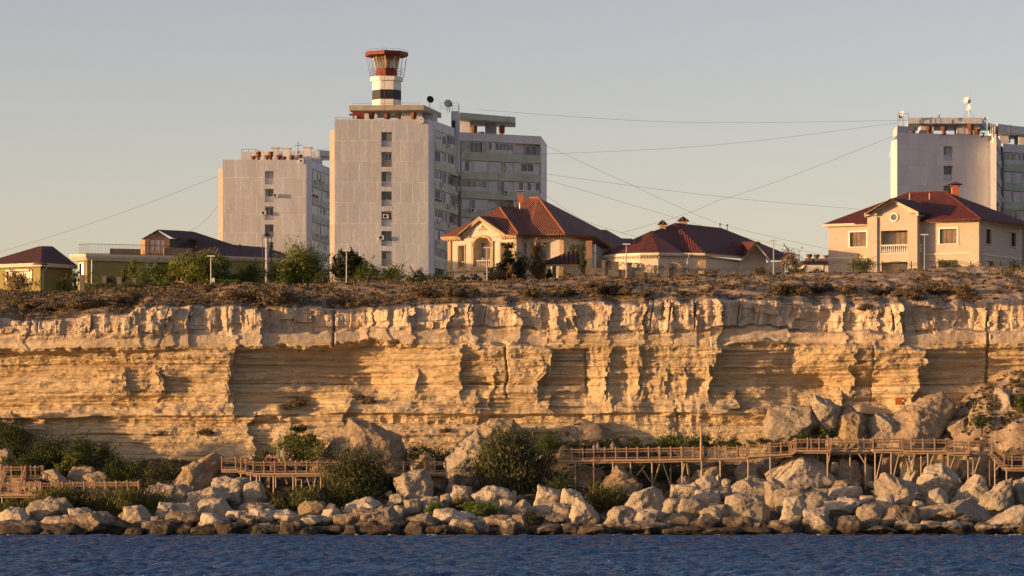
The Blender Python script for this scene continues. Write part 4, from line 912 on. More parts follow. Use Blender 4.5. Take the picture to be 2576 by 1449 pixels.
# ---- long olive house with a roof terrace
v2 = empty('terrace_house', (wx(300, 374), 378, ZB-1), 'long olive house with a railed roof terrace and a gabled attic room under brown roofs', 'house', 'villas along the cliff top')
f7 = Fac(cA(765, 0)[0], 369, 19); u7 = lambda x: f7.u(cA(x, 0)[0]); z7 = lambda x, y: f7.z(*cA(x, y)); zt7 = z7(765, 445)
m = MB(); f7.wall(m, 0, u7(1560), ZB-2, zt7, [(u7(1292), u7(1355), z7(1320, 520), z7(1320, 474)), (u7(1385), u7(1508), ZB-1.5, zt7-.05)], .6)
k7 = Fac(cA(765, 0)[0], 369, -32); k7.wall(m, k7.u(cA(680, 0)[0]), 0, ZB-2, zt7, [(k7.u(cA(700, 0)[0]), k7.u(cA(733, 0)[0]), k7.z(*cA(715, 590)), k7.z(*cA(715, 488)))], .2)
w7 = Fac(cA(1560, 0)[0], f7.Y(u7(1560)), 8); uw = lambda x: w7.u(cA(x, 0)[0]); w7.wall(m, 0, uw(1860), ZB-2, zt7)
h7 = Fac(cA(1860, 0)[0], 371.5, 30); uh = lambda x: h7.u(cA(x, 0)[0]); zh = h7.z(*cA(1860, 445)); h7.wall(m, 0, uh(2420), ZB-2, zh); m.build('wall', OLIVE, v2)
a, b = u7(1292), u7(1355); f7.window(v2, a, b, z7(1320, 520), z7(1320, 474), -.1, WHITE, G_DARK, 1, 1, .08); surround(f7, v2, a, b, z7(1320, 520), z7(1320, 474), .1, WHITE)
a, b = k7.u(cA(700, 0)[0]), k7.u(cA(733, 0)[0]); k7.window(v2, a, b, k7.z(*cA(715, 590)), k7.z(*cA(715, 488)), -.15, WOODF, G_CURT, 1, 1, .06); surround(k7, v2, a, b, k7.z(*cA(715, 590)), k7.z(*cA(715, 488)), .15, WHITE)
m = MB()
def corn(f, a, b, z, dd=.55, h=.5):
    m.loft([f.p(a, z-h*.3, 0), f.p(a, z-h*.3, dd*.5), f.p(a, z+h*.3, dd), f.p(a, z+h*.7, dd), f.p(a, z+h*.7, 0)], [f.p(b, z-h*.3, 0), f.p(b, z-h*.3, dd*.5), f.p(b, z+h*.3, dd), f.p(b, z+h*.7, dd), f.p(b, z+h*.7, 0)])
corn(f7, -.25, u7(1560), zt7, .6, .75); corn(k7, k7.u(cA(640, 0)[0]), .3, zt7, .6, .75); corn(w7, 0, uw(1860), zt7, .3, .6); corn(h7, -.3, uh(2440), zh, .5, .45); m.build('cornice', CREAM, v2)
m = MB(); m.prism([f7.xy(-.2, .1), f7.xy(u7(1700), .1), f7.xy(u7(1700), -7), f7.xy(0, -7)], zt7+.2, zt7+.5); m.build('terrace_floor', CREAM, v2)
zf = zt7+.5; railing('terrace_railing', [k7.p(k7.u(cA(690, 0)[0]), zf, -.1), f7.p(.1, zf, .35)], 1.15, v2, DARKM, .16, (1, .08), .025, .012)
railing('terrace_railing', [f7.p(.1, zf, .35), f7.p(u7(1500), zf, .35)], 1.15, v2, DARKM, .16, (1, .08), .025, .012)
m = MB(); f7.box(m, u7(1020), u7(1290), -3.6, -3.3, zf, zf+.95); f7.box(m, u7(1450), u7(1700), -.9, -.6, zf-.3, zf+1.0); m.build('terrace_parapet', simple('brown_render', (.28, .19, .12), .9), v2)
d7 = -3.0; q7 = lambda x: (lambda u: u)(Fac.u(f7b, cA(x, 0)[0])); f7b = Fac(cA(765, 0)[0], 372.2, 12); zb7 = lambda x, y: f7b.z(*cA(x, y))
m = MB(); a, b = q7(1272), q7(1490); zw = zb7(1380, 268)
f7b.wall(m, a, b, zf-.4, zw, [(q7(1312), q7(1450), zb7(1380, 402), zb7(1380, 270))], .12); m.face(f7b.p(a, zw, 0), f7b.p(b, zw, 0), f7b.p(q7(1385), zb7(1385, 200), 0)); m.face(f7b.p(a, zf-.4, 0), f7b.p(a, zf-.4, -5), f7b.p(a, zw, -5), f7b.p(a, zw, 0)); m.build('attic_wall', simple('attic_render', (.33, .22, .14), .9), v2)
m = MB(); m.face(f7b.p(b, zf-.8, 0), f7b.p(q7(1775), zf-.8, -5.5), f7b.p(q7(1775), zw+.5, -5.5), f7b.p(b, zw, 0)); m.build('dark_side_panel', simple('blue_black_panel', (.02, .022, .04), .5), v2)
f7b.window(v2, q7(1312), q7(1450), zb7(1380, 402), zb7(1380, 270), -.1, simple('orange_frame', (.38, .13, .05), .6), simple('bright_curtain', (.62, .56, .44), .4, .1, 2), 3, 1, .1)
YA7 = f7b.Y(q7(1385))-.4; R = MB(); roofpoly(R, rp(cA, [(1385, 189, YA7), (1243, 271, YA7), (1270, 275, YA7+6), (1400, 195, YA7+6)]), .05); roofpoly(R, rp(cA, [(1385, 189, YA7), (1522, 263, YA7), (1722, 272, YA7+4), (1700, 207, YA7+7), (1560, 197, YA7+5)]), .05); R.build('attic_roof', TILE_B, v2)
R = MB(); roofpoly(R, rp(cA, [(1700, 207, 382), (1722, 272, 379), (1730, 340, 377), (1690, 405, 374), (1850, 418, 371.8), (2300, 442, 378), (2440, 468, 380), (2530, 408, 386), (2330, 346, 386), (2110, 328, 384), (2050, 322, 383)])); R.build('roof', TILE_B, v2)
R = MB(); roofpoly(R, rp(cA, [(1770, 362, 374.5), (1905, 330, 376.5), (1940, 412, 371.2), (1845, 418, 371)])); R.build('dormer_roof', TILE_B, v2)
pipe(v2, [f7.p(u7(800), zt7-.1, .45), f7.p(u7(800), ZB-1, .12)]); pipe(v2, [on(cA, 1895, 430, 371.6), on(cA, 1910, 460, 371.9), on(cA, 1910, 560, 371.9)]); pipe(v2, [on(cA, 2240, 450, 376), on(cA, 2215, 480, 376.2), on(cA, 2215, 560, 376.2)])
m = MB(); m.tube(on(cA, 2107, 370, 378), on(cA, 2107, 318, 378), .1, 6); m.build('vent_pipe', DARKM, v2)
fl = empty('flue_stack', on(cA, 2343, 600, 372)[:2]+(ZB-1,), 'tall shiny steel flue in a thin frame beside the brown roof, left of the willow', 'chimney flue')
x, _, zt = on(cA, 2343, 262, 372); m = MB(); m.tube((x, 372, ZB-1), (x, 372, zt), .2, 10); m.build('flue_pipe', GREYM, fl)
m = MB(); m.tube((x, 372, zt+.25), (x, 372, zt+.6), .48, 8, .05); m.build('rain_cap', DARKM, fl)
m = MB()
for sx in (-.5, .5):
    m.tube((x+sx, 372.2, ZB-1), (x+sx, 372.2, zt+.3), .035, 4)
for k in range(9): m.tube((x-.5, 372.2, zt-k*.95), (x+.5, 372.2, zt-k*.95), .025, 4)
m.build('support_frame', DARKM, fl)
# ---- far low building behind, with roof vents
vb = empty('low_building', (wx(2050, 430), 432, 28), 'low white building with three rusty roof vents, left of the two storey villa', 'building')
p, q = on(cH, 2285, 580, 430), on(cH, 2620, 580, 430); m = MB(); m.box(p[0], q[0], 430, 438, 27, p[2]); m.build('wall', WHITE, vb); m = MB(); m.box(p[0]-.3, q[0]+.3, 429.7, 438.3, p[2], p[2]+.45); m.build('roof', DARKM, vb)
for x, y in ((2342, 475), (2418, 480), (2520, 486)):
    r = on(cH, x, y, 433); vent(vb, r[0], 433, p[2]+.9, r[2]-p[2]-.9, .42); m = MB(); m.box(r[0]-.6, r[0]+.6, 432.4, 433.6, p[2]+.45, p[2]+.95); m.build('vent_base', STB, vb)
# ================================================================== boulders
def m_rock(name, pale, dark, wet=1.0):
    m = Mt(name, .93, .15); g = m.geo(); z = m.sep(g)[2]
    n = m.noise(g, .9, 6, .65); f = m.noise(g, 4.5, 6, .7); oi = m.n('ShaderNodeObjectInfo').outputs['Random']
    c = m.ramp(n, [(.3, dark), (.5, pale), (.72, tuple(min(1, x*1.12) for x in pale))])
    c = m.mix(m.ramp(f, [(.3, (.55,)*3), (.5, (0,)*3)]), c, tuple(x*.42 for x in pale))
    c = m.mix(1.0, c, m.ramp(oi, [(0, (.66, .64, .62)), (.5, (.88, .86, .84)), (1, (1.0, 1.0, 1.0))]), 'MULTIPLY')
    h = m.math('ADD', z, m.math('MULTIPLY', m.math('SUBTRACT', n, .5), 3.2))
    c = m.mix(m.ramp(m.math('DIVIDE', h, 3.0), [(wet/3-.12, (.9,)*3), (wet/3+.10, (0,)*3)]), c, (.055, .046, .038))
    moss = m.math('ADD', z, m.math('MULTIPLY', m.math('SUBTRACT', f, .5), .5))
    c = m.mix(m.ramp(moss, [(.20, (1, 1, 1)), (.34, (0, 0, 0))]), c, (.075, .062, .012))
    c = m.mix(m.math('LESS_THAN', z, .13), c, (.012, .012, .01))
    m.col(c); m.bump(f, 1.0, .13); m.bump(m.noise(m.mp(g, (.5, .5, 5), (.3, .2, 0)), 1.0, 4, .6), .5, .15); m.bump(m.noise(m.mp(g, (1.5, 1.5, 3)), 1.2, 6, .65), .7, .16); return m.m
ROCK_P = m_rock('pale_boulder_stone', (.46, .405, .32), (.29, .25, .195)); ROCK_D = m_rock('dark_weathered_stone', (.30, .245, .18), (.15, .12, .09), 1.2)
ROCK_B = m_rock('brown_boulder_stone', (.38, .30, .20), (.24, .18, .12))
def ico(n):
    t = (1+5**.5)/2; V = [(-1, t, 0), (1, t, 0), (-1, -t, 0), (1, -t, 0), (0, -1, t), (0, 1, t), (0, -1, -t), (0, 1, -t), (t, 0, -1), (t, 0, 1), (-t, 0, -1), (-t, 0, 1)]
    Fs = [(0, 11, 5), (0, 5, 1), (0, 1, 7), (0, 7, 10), (0, 10, 11), (1, 5, 9), (5, 11, 4), (11, 10, 2), (10, 7, 6), (7, 1, 8), (3, 9, 4), (3, 4, 2), (3, 2, 6), (3, 6, 8), (3, 8, 9), (4, 9, 5), (2, 4, 11), (6, 2, 10), (8, 6, 7), (9, 8, 1)]
    V = [np.array(v)/np.linalg.norm(v) for v in V]
    for _ in range(n):
        mid = {}; F2 = []
        def mp_(a, b):
            k = (min(a, b), max(a, b))
            if k not in mid: v = V[a]+V[b]; V.append(v/np.linalg.norm(v)); mid[k] = len(V)-1
            return mid[k]
        for a, b, c in Fs: x, y, z = mp_(a, b), mp_(b, c), mp_(c, a); F2 += [(a, x, z), (b, y, x), (c, z, y), (x, y, z)]
        Fs = F2
    return np.array(V), np.array(Fs)
ICO = {k: ico(k) for k in (2, 3, 4, 5)}
def rock_mesh(poly, depth, seed, rough=1.0, lvl=4, rnd=.35, strata=0):
    """convex silhouette poly (x,z metres about its centre) -> closed angular boulder"""
    rs = np.random.RandomState(seed % 2**31); P = np.array(poly, float); n = len(P)
    if sum(P[i][0]*P[(i+1) % n][1]-P[(i+1) % n][0]*P[i][1] for i in range(n)) < 0: P = P[::-1]
    planes = []
    for i in range(n):
        e = P[(i+1) % n]-P[i]; L = np.hypot(*e)
        if L < 1e-4: continue
        nx, nz = e[1]/L, -e[0]/L; d = nx*P[i][0]+nz*P[i][1]
        for sg in (-1, 1):
            t = rs.uniform(.12, .75)*sg; N = np.array([nx, t, nz]); q = np.linalg.norm(N); planes.append((N/q, max(d, .08)/q))
    for k in range(5):
        N = np.array([rs.uniform(-.7, .35), -1, rs.uniform(-.25, .8)]); N /= np.linalg.norm(N); planes.append((N, depth*rs.uniform(.36, .5)))
    for k in range(2):
        N = np.array([rs.uniform(-.5, .5), 1, rs.uniform(-.3, .5)]); N /= np.linalg.norm(N); planes.append((N, depth*.5))
    D, Fs = ICO[lvl]; A = np.array([p[0] for p in planes]); dd = np.array([p[1] for p in planes])
    C = D@A.T; r = np.where(C > 1e-4, dd[None]/np.maximum(C, 1e-4), 1e9)
    pw = 60.; k = (np.min(r, 1, keepdims=True)/r)**pw; rr = np.min(r, 1)*(k.sum(1))**(-rnd/pw*1.6)
    V = D*rr[:, None]; sz = (np.ptp(P[:, 0])+np.ptp(P[:, 1]))/2; o = seed % 89
    a = fbm(V[:, 0]*1.1/sz*2+o, V[:, 1]*2.2/sz, V[:, 2]*2.2/sz, o=3, s=seed % 50)*.035*sz+fbm(V[:, 0]*2.1+o, V[:, 1]*2.1, V[:, 2]*2.1, o=4, s=seed % 31)*.045*min(sz, 2.)
    if strata: a = a+.07*vn(V[:, 0]*.3+o, V[:, 1]*.3, (V[:, 2]+.25*V[:, 0])*4.0, 5)
    if sz > 3: a = a-.17*np.abs(fbm(V[:, 0]*.55+o, V[:, 1]*.55, V[:, 2]*.45, o=4, s=7))+.07*fbm(V[:, 0]*1.6, V[:, 1]*1.6, V[:, 2]*1.6+o, o=4, s=9)
    V = V+D*(a*rough)[:, None]
    for ax, (lo, hi) in ((0, (P[:, 0].min(), P[:, 0].max())), (2, (P[:, 1].min(), P[:, 1].max()))):
        v = V[:, ax]; V[:, ax] = lo+(v-v.min())/np.ptp(v)*(hi-lo)
    return np_mesh('boulder', V, Fs, True)
def boxpoly(x0, x1, y0, y1, rs):
    k = rs.randint(5, 9); t = np.sort((np.arange(k)+rs.uniform(-.32, .32, k))/k*2*np.pi); e = rs.uniform(2.0, 4.2)
    X = np.sign(np.cos(t))*np.abs(np.cos(t))**(2/e); Z = np.sign(np.sin(t))*np.abs(np.sin(t))**(2/e)
    X = X*(1-.25*rs.rand()*(Z > 0)); X = (X-X.min())/np.ptp(X); Z = (Z-Z.min())/np.ptp(Z)
    return [(x0+(x1-x0)*a, y1-(y1-y0)*b) for a, b in zip(X, Z)]
ROCKS = []
def R4(ci, items, mat='p', dY=0.0, st=0):
    for it in items: ROCKS.append((ci, it, mat, dY, st))
# (crop, [polygon or x0,x1,y0,y1], material, extra depth)
R4(0, [[(1475, 640), (1600, 500), (1860, 375), (1925, 400), (1920, 520), (1850, 650), (1640, 720), (1540, 680)]], 'b', 0)
R4(0, [[(245, 850), (300, 790), (440, 755), (560, 760), (615, 830), (610, 900), (420, 950), (260, 945)], (0, 240, 850, 975), (600, 780, 855, 950), (730, 980, 885, 950), (1090, 1325, 840, 970), (1310, 1660, 640, 800), (1370, 1530, 810, 950), (1500, 1690, 815, 940), (1665, 1990, 670, 850), (1760, 1995, 775, 915), (1860, 2195, 590, 800), (1900, 2040, 550, 640), (2145, 2320, 630, 810), (2010, 2260, 880, 960), (2120, 2300, 810, 900), (1745, 2090, 905, 1030), (370, 740, 920, 1020)])
R4(0, [(0, 105, 345, 500), (180, 270, 275, 370)], 'p', 0)
R4(0, [(380, 690, 530, 720), (610, 810, 500, 670), (740, 945, 545, 700), (190, 420, 640, 760), (1080, 1140, 610, 655), (1150, 1250, 600, 665)], 'b', 0)
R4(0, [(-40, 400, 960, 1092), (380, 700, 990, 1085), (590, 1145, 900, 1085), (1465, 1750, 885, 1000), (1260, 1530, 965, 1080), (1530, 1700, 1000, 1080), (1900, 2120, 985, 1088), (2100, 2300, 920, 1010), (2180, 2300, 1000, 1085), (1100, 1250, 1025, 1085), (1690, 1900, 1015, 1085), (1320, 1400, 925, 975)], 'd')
R4(1, [(-60, 130, 860, 970), (110, 340, 870, 970), (205, 380, 915, 1000), (0, 160, 810, 870), (380, 640, 920, 1000), (590, 750, 860, 960), [(750, 900), (800, 820), (960, 760), (1050, 790), (1085, 830), (960, 890), (850, 915)], (500, 760, 1005, 1075), (0, 240, 990, 1080), [(1218, 590), (1300, 545), (1470, 520), (1540, 620), (1530, 760), (1420, 790), (1330, 810), (1270, 740), (1225, 640)], (1170, 1300, 730, 810), (1130, 1230, 800, 860), (1200, 1290, 830, 910), (1300, 1440, 780, 890), (1440, 1620, 760, 880), (1615, 1710, 730, 850), (1670, 1760, 640, 740), (1720, 1895, 665, 810), [(1560, 940), (1600, 870), (1720, 855), (1900, 910), (1945, 950), (1880, 990), (1660, 1000)], (1700, 2020, 960, 1075), (1830, 2080, 930, 990), [(1905, 740), (2010, 680), (2090, 660), (2200, 690), (2260, 750), (2230, 820), (2080, 840), (1960, 810)], (2130, 2260, 790, 920), (2120, 2300, 950, 1070), (1830, 1870, 745, 800)])
R4(1, [(395, 600, 795, 925), (1495, 1640, 540, 660), (475, 660, 425, 520), [(1360, 460), (1490, 358), (1560, 430), (1560, 500), (1380, 500)], [(590, 380), (640, 310), (720, 300), (790, 390), (760, 470), (585, 465)]], 'b')
R4(1, [[(670, 320), (730, 230), (870, 80), (1090, 170), (1240, 220), (1290, 300), (1300, 400), (1270, 500), (1100, 530), (760, 500)]], 'b', 0)
R4(1, [[(1665, 500), (1680, 410), (1760, 330), (1915, 180), (1990, 260), (2060, 360), (2000, 560), (1960, 680), (1800, 690), (1690, 600)]], 'p', 2.0)
R4(1, [[(1790, 300), (1930, 160), (2040, 100), (2120, 80), (2244, 90), (2330, 200), (2350, 420), (2000, 460)]], 'b', 1.0)
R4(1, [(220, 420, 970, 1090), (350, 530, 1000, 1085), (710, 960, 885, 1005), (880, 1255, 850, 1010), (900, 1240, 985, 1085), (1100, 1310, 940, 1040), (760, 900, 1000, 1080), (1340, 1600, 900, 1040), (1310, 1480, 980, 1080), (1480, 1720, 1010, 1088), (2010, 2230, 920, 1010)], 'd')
R4(2, [[(190, 830), (240, 655), (420, 710), (430, 790), (350, 850)], [(435, 800), (465, 690), (600, 735), (700, 830), (620, 890), (480, 860)], [(500, 1000), (525, 880), (575, 770), (680, 830), (750, 900), (770, 1000)], (0, 180, 790, 940), (-20, 40, 700, 800), (190, 345, 830, 920), (345, 540, 820, 930), (220, 430, 988, 1065), (430, 600, 985, 1065), (600, 860, 1000, 1080), [(800, 1000), (850, 860), (900, 838), (1000, 840), (1080, 880), (1060, 960), (950, 1060), (850, 1060)], (1045, 1270, 865, 980), (945, 1340, 970, 1065), [(975, 830), (1080, 730), (1250, 672), (1300, 720), (1335, 800), (1300, 870), (1240, 890), (1100, 870)], (1330, 1470, 775, 890), (1235, 1360, 870, 940), [(1470, 920), (1465, 850), (1490, 765), (1640, 790), (1700, 830), (1640, 950), (1560, 960)], [(1645, 940), (1650, 880), (1720, 850), (1860, 825), (1895, 900), (1880, 990), (1760, 985)], (1390, 1500, 650, 760), (1450, 1560, 575, 665), (1470, 1660, 640, 790), [(1540, 620), (1640, 520), (1800, 452), (1815, 540), (1700, 620), (1600, 650)], (1625, 1795, 575, 715), (1620, 1815, 695, 815), (1770, 1850, 560, 680), (1830, 1920, 600, 720), (1765, 1920, 670, 770), (1970, 2140, 460, 620), (2130, 2290, 430, 590), (1930, 2300, 590, 790), [(1890, 950), (1885, 760), (2010, 735), (2130, 750), (2230, 850), (2240, 960), (2100, 990)], (1560, 1620, 740, 800), (1715, 1820, 810, 860)])
R4(2, [[(770, 650), (880, 520), (920, 472), (1010, 520), (1080, 600), (1100, 650), (960, 710)], (940, 1125, 600, 710), (560, 780, 490, 630), (490, 585, 525, 620)], 'b', 0, 1)
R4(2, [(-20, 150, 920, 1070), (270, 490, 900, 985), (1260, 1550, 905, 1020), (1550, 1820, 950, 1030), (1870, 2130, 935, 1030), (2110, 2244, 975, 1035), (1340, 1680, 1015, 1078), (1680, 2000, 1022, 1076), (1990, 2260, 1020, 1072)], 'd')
R4(3, [[(5, 560), (150, 450), (250, 375), (340, 380), (480, 470), (590, 590), (570, 660), (400, 700), (150, 700)], [(-20, 840), (-30, 640), (20, 600), (130, 650), (140, 720), (90, 850)], (80, 320, 690, 870), (120, 340, 760, 1000), (270, 530, 700, 870), (555, 800, 665, 770), (380, 560, 680, 750), (610, 810, 440, 630), (555, 620, 455, 540), (815, 905, 465, 620), (515, 820, 765, 910), (780, 1010, 830, 1000), (300, 520, 850, 1000), [(950, 740), (955, 640), (1000, 555), (1180, 610), (1300, 650), (1340, 730), (1240, 800), (1120, 860), (1010, 800)], (960, 1110, 740, 870), [(1150, 600), (1160, 420), (1300, 410), (1400, 440), (1330, 560), (1250, 640)], [(1290, 660), (1390, 500), (1520, 470), (1640, 560), (1670, 640), (1600, 760), (1400, 800), (1300, 720)], (1400, 1560, 690, 840), [(1560, 790), (1700, 660), (1800, 565), (1880, 590), (1920, 700), (1850, 800), (1700, 830)], [(1270, 990), (1330, 870), (1480, 830), (1760, 770), (1880, 860), (1960, 950), (1900, 1000)], (1250, 1370, 790, 870), [(1840, 790), (1920, 720), (2030, 640), (2130, 600), (2150, 760), (2120, 860), (1940, 860)], (1700, 1830, 515, 590), (2145, 2300, 600, 800), [(1920, 960), (2040, 900), (2200, 830), (2280, 850), (2260, 1010), (1960, 1010)], (1820, 2030, 990, 1050), (2030, 2240, 1000, 1050), (1110, 1240, 960, 1030), (1200, 1380, 990, 1050), (1350, 1750, 965, 1050), (800, 1110, 1005, 1060), (330, 600, 920, 1055), (1640, 1700, 590, 680), (870, 950, 620, 670), (810, 950, 745, 790)])
R4(3, [(0, 260, 960, 1060), (560, 860, 930, 1055), (995, 1300, 840, 1005), (580, 800, 610, 700), (2190, 2300, 980, 1060), (850, 960, 790, 840)], 'd')
R4(3, [[(880, 150), (900, 80), (960, 30), (1050, 60), (1220, 90), (1230, 180), (1190, 290), (1000, 310), (900, 250)], [(385, 0), (430, -130), (560, -80), (640, -30), (600, 80), (530, 160)], [(-20, 250), (0, 0), (150, -50), (380, -20), (450, 100), (380, 180), (200, 240), (80, 300)], [(1880, 200), (1950, 40), (1990, -60), (2080, -180), (2130, -80), (2244, -50), (2260, 150), (2180, 300), (2050, 330), (1950, 260)], [(1710, 180), (1760, 40), (1820, 60), (1790, 120), (1740, 190)]], 'p', 0)
R4(3, [[(1000, 80), (1170, -20), (1330, -100), (1500, -150), (1620, -60), (1600, 60), (1450, 280), (1200, 320), (1100, 290)], [(590, 260), (600, 80), (690, -60), (830, 60), (860, 150), (850, 240), (700, 290)], [(1555, 150), (1620, 100), (1740, 60), (1800, 180), (1650, 250)], [(1450, 340), (1480, 270), (1560, 210), (1700, 250), (1700, 340)], (1700, 1960, 150, 320), (520, 700, 240, 350), (700, 920, 215, 350), (2180, 2400, 150, 420), (1500, 1720, 330, 440), (1720, 2010, 360, 560), (1000, 1160, 400, 560)], 'b', 0)
def Yof(py): return 285+(1345-min(py, 1346))*.158
def rock_objects():
    out = []
    for i, (ci, it, mt, dY, st) in enumerate(ROCKS):
        rs = np.random.RandomState(900+i); poly = it if isinstance(it, list) else boxpoly(*it, rs)
        mx = sum(q[0] for q in poly)/len(poly); my = sum(q[1] for q in poly)/len(poly); gr = 1.13 if isinstance(it, list) else (1.28 if (it[1]-it[0])*(it[3]-it[2]) > 14000 else 1.15)
        P = [R_[ci](mx+(x-mx)*gr, my+(y-my)*(1+(gr-1)*.75)) for x, y in poly]; py1 = max(p[1] for p in P); py0 = min(p[1] for p in P); px = [p[0] for p in P]
        Yb = Yof(py1-.12*(py1-py0))+dY; w = (max(px)-min(px))*Yb/F; h = (py1-py0)*Yb/F; dep = max(.75*w, .8*h)*rs.uniform(.85, 1.15)
        if ci == 3 and py1 < 1190: Yb = min(Yb, 316.5); dep = min(dep, 5.0)
        Yb = min(Yb, 317.5); Yc = Yb+dep*.40
        Q = []
        cpy_ = (py0+py1)/2; cpx_ = (max(px)+min(px))/2
        for x, y in P:
            if y > py0+.6*(py1-py0): y = y+.22*(y-(py0+.6*(py1-py0)))/(.4)+.10*(py1-py0)
            Q.append((wx(x, Yc)-wx(cpx_, Yc), wz(y, Yc)-wz(cpy_, Yc)))
        big = w*h > 4
        me = rock_mesh(Q, dep, 31*i+5, 1.0, 5 if w*h > 9 else (4 if w*h > 1.0 else 3), .07 if mt != 'd' else .35, st or (i % 3 == 0))
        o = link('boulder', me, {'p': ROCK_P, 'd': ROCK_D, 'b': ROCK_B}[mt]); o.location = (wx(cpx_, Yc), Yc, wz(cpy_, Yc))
        ar = w/h; shp = 'flat' if ar > 2.3 else ('upright' if ar < .85 else ('angular' if isinstance(it, list) else ('rounded' if mt == 'd' else 'blocky')))
        size = 'huge' if w*h > 16 else 'large' if w*h > 6 else 'medium' if w*h > 2 else 'small'
        row = 'waterline row' if py1 > 1322 else ('middle rows' if py1 > 1225 else 'upper rows')
        out.append((row, cpx_, o, size, shp, {'p': 'pale', 'd': 'dark', 'b': 'brownish'}[mt]))
    cnt = {}
    for row, x, o, size, shp, tone in sorted(out, key=lambda t: (t[0], t[1])):
        cnt[row] = cnt.get(row, 0)+1
        tag(o, f"{size} {tone} {shp} boulder, {ordw(cnt[row])} from left in the {row}", 'boulder', 'boulders along the shore')
rock_objects()
# small stones filling the gaps: copies of six shapes
protos = []
for k in range(6):
    rs = np.random.RandomState(70+k); protos.append(rock_mesh([(x-.5, .5-y) for x, y in boxpoly(0, 1, 0, .75, rs)], .9, 70+k, .9, 3, .4))
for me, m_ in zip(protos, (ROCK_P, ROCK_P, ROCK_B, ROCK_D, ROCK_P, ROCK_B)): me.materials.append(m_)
rs = random.Random(3)
for k, px in enumerate(sorted(rs.uniform(-60, 2636) for _ in range(92))):
    py = rs.choice([rs.uniform(1300, 1343), rs.uniform(1240, 1320), rs.uniform(1180, 1260)]); Y = Yof(py); x = wx(px, Y); s = rs.uniform(.35, 1.15)
    zz = float(beach_z(np.array([x]), np.array([Y]))[0]); me = protos[3] if zz < 1.0 else protos[rs.choice([0, 1, 2, 4, 5])]
    o = bpy.data.objects.new('small_stone', me); COL.objects.link(o); o.location = (x, Y, zz+s*.15); o.scale = (s, s, s*rs.uniform(.7, 1.1)); o.rotation_euler = (rs.uniform(-.3, .3), rs.uniform(-.3, .3), rs.uniform(0, 6.28))
    tag(o, f'small loose stone in a gap of the shore pile, {ordw(k+1)} small stone from left', 'stone', 'small stones between the boulders')
# ================================================================== plants
def m_leaf(name, dark, light, rough=.6, tr=.25):
    m = Mt(name, rough, .25); r = m.n('ShaderNodeNewGeometry').outputs['Random Per Island']; g = m.geo()
    n = m.noise(g, .8, 3); f = m.math('ADD', m.math('MULTIPLY', r, .6), m.math('MULTIPLY', n, .5))
    m.col(m.ramp(f, [(.2, dark), (.85, light)])); m.b.inputs['Subsurface Weight'].default_value = 0
    t = m.n('ShaderNodeBsdfTranslucent'); m.L(m.ramp(f, [(.2, dark), (.85, light)]), t.inputs['Color'])
    mx = m.n('ShaderNodeMixShader'); mx.inputs[0].default_value = tr; m.L(m.b.outputs[0], mx.inputs[1]); m.L(t.outputs[0], mx.inputs[2])
    m.L(mx.outputs[0], m.t.nodes['Material Output'].inputs['Surface']); return m.m
LEAF = {'willow': m_leaf('willow_leaves', (.065, .088, .016), (.20, .22, .042)), 'green': m_leaf('bush_leaves', (.036, .060, .013), (.125, .165, .032)),
        'dark': m_leaf('dark_leaves', (.020, .036, .011), (.075, .10, .024)), 'olive': m_leaf('olive_leaves', (.034, .042, .018), (.135, .135, .055)),
        'dry': m_leaf('dry_twigs', (.09, .062, .034), (.28, .19, .10), .9, .1), 'brown': m_leaf('brown_scrub', (.068, .052, .03), (.24, .18, .10), .9, .05),
        'pine': m_leaf('pine_needles', (.018, .030, .014), (.065, .075, .028)), 'grass': m_leaf('reed_blades', (.05, .06, .015), (.17, .16, .045)), 'lush': m_leaf('lush_grass_blades', (.05, .09, .012), (.14, .20, .03))}
BARK = simple('bark', (.10, .07, .045), .9, .3, 4, .4)
def leaves(n, pts, nrm, size, asp=1.6, up=0.0, rs=None):
    """n small four-cornered leaves at pts"""
    t = rs.normal(size=(n, 3))+np.array([0, 0, up*3.]); t -= (t*nrm).sum(1, keepdims=True)*nrm*.6; t /= np.linalg.norm(t, axis=1, keepdims=True)+1e-9
    b = np.cross(t, nrm+rs.normal(size=(n, 3))*.7); b /= np.linalg.norm(b, axis=1, keepdims=True)+1e-9
    s = size*rs.uniform(.6, 1.35, (n, 1)); t = t*s*asp*.5; b = b*s*.5
    V = np.stack([pts-t, pts+b*.8-t*.1, pts+t, pts-b*.8-t*.1], 1).reshape(-1, 3)
    return V, np.arange(4*n).reshape(-1, 4)
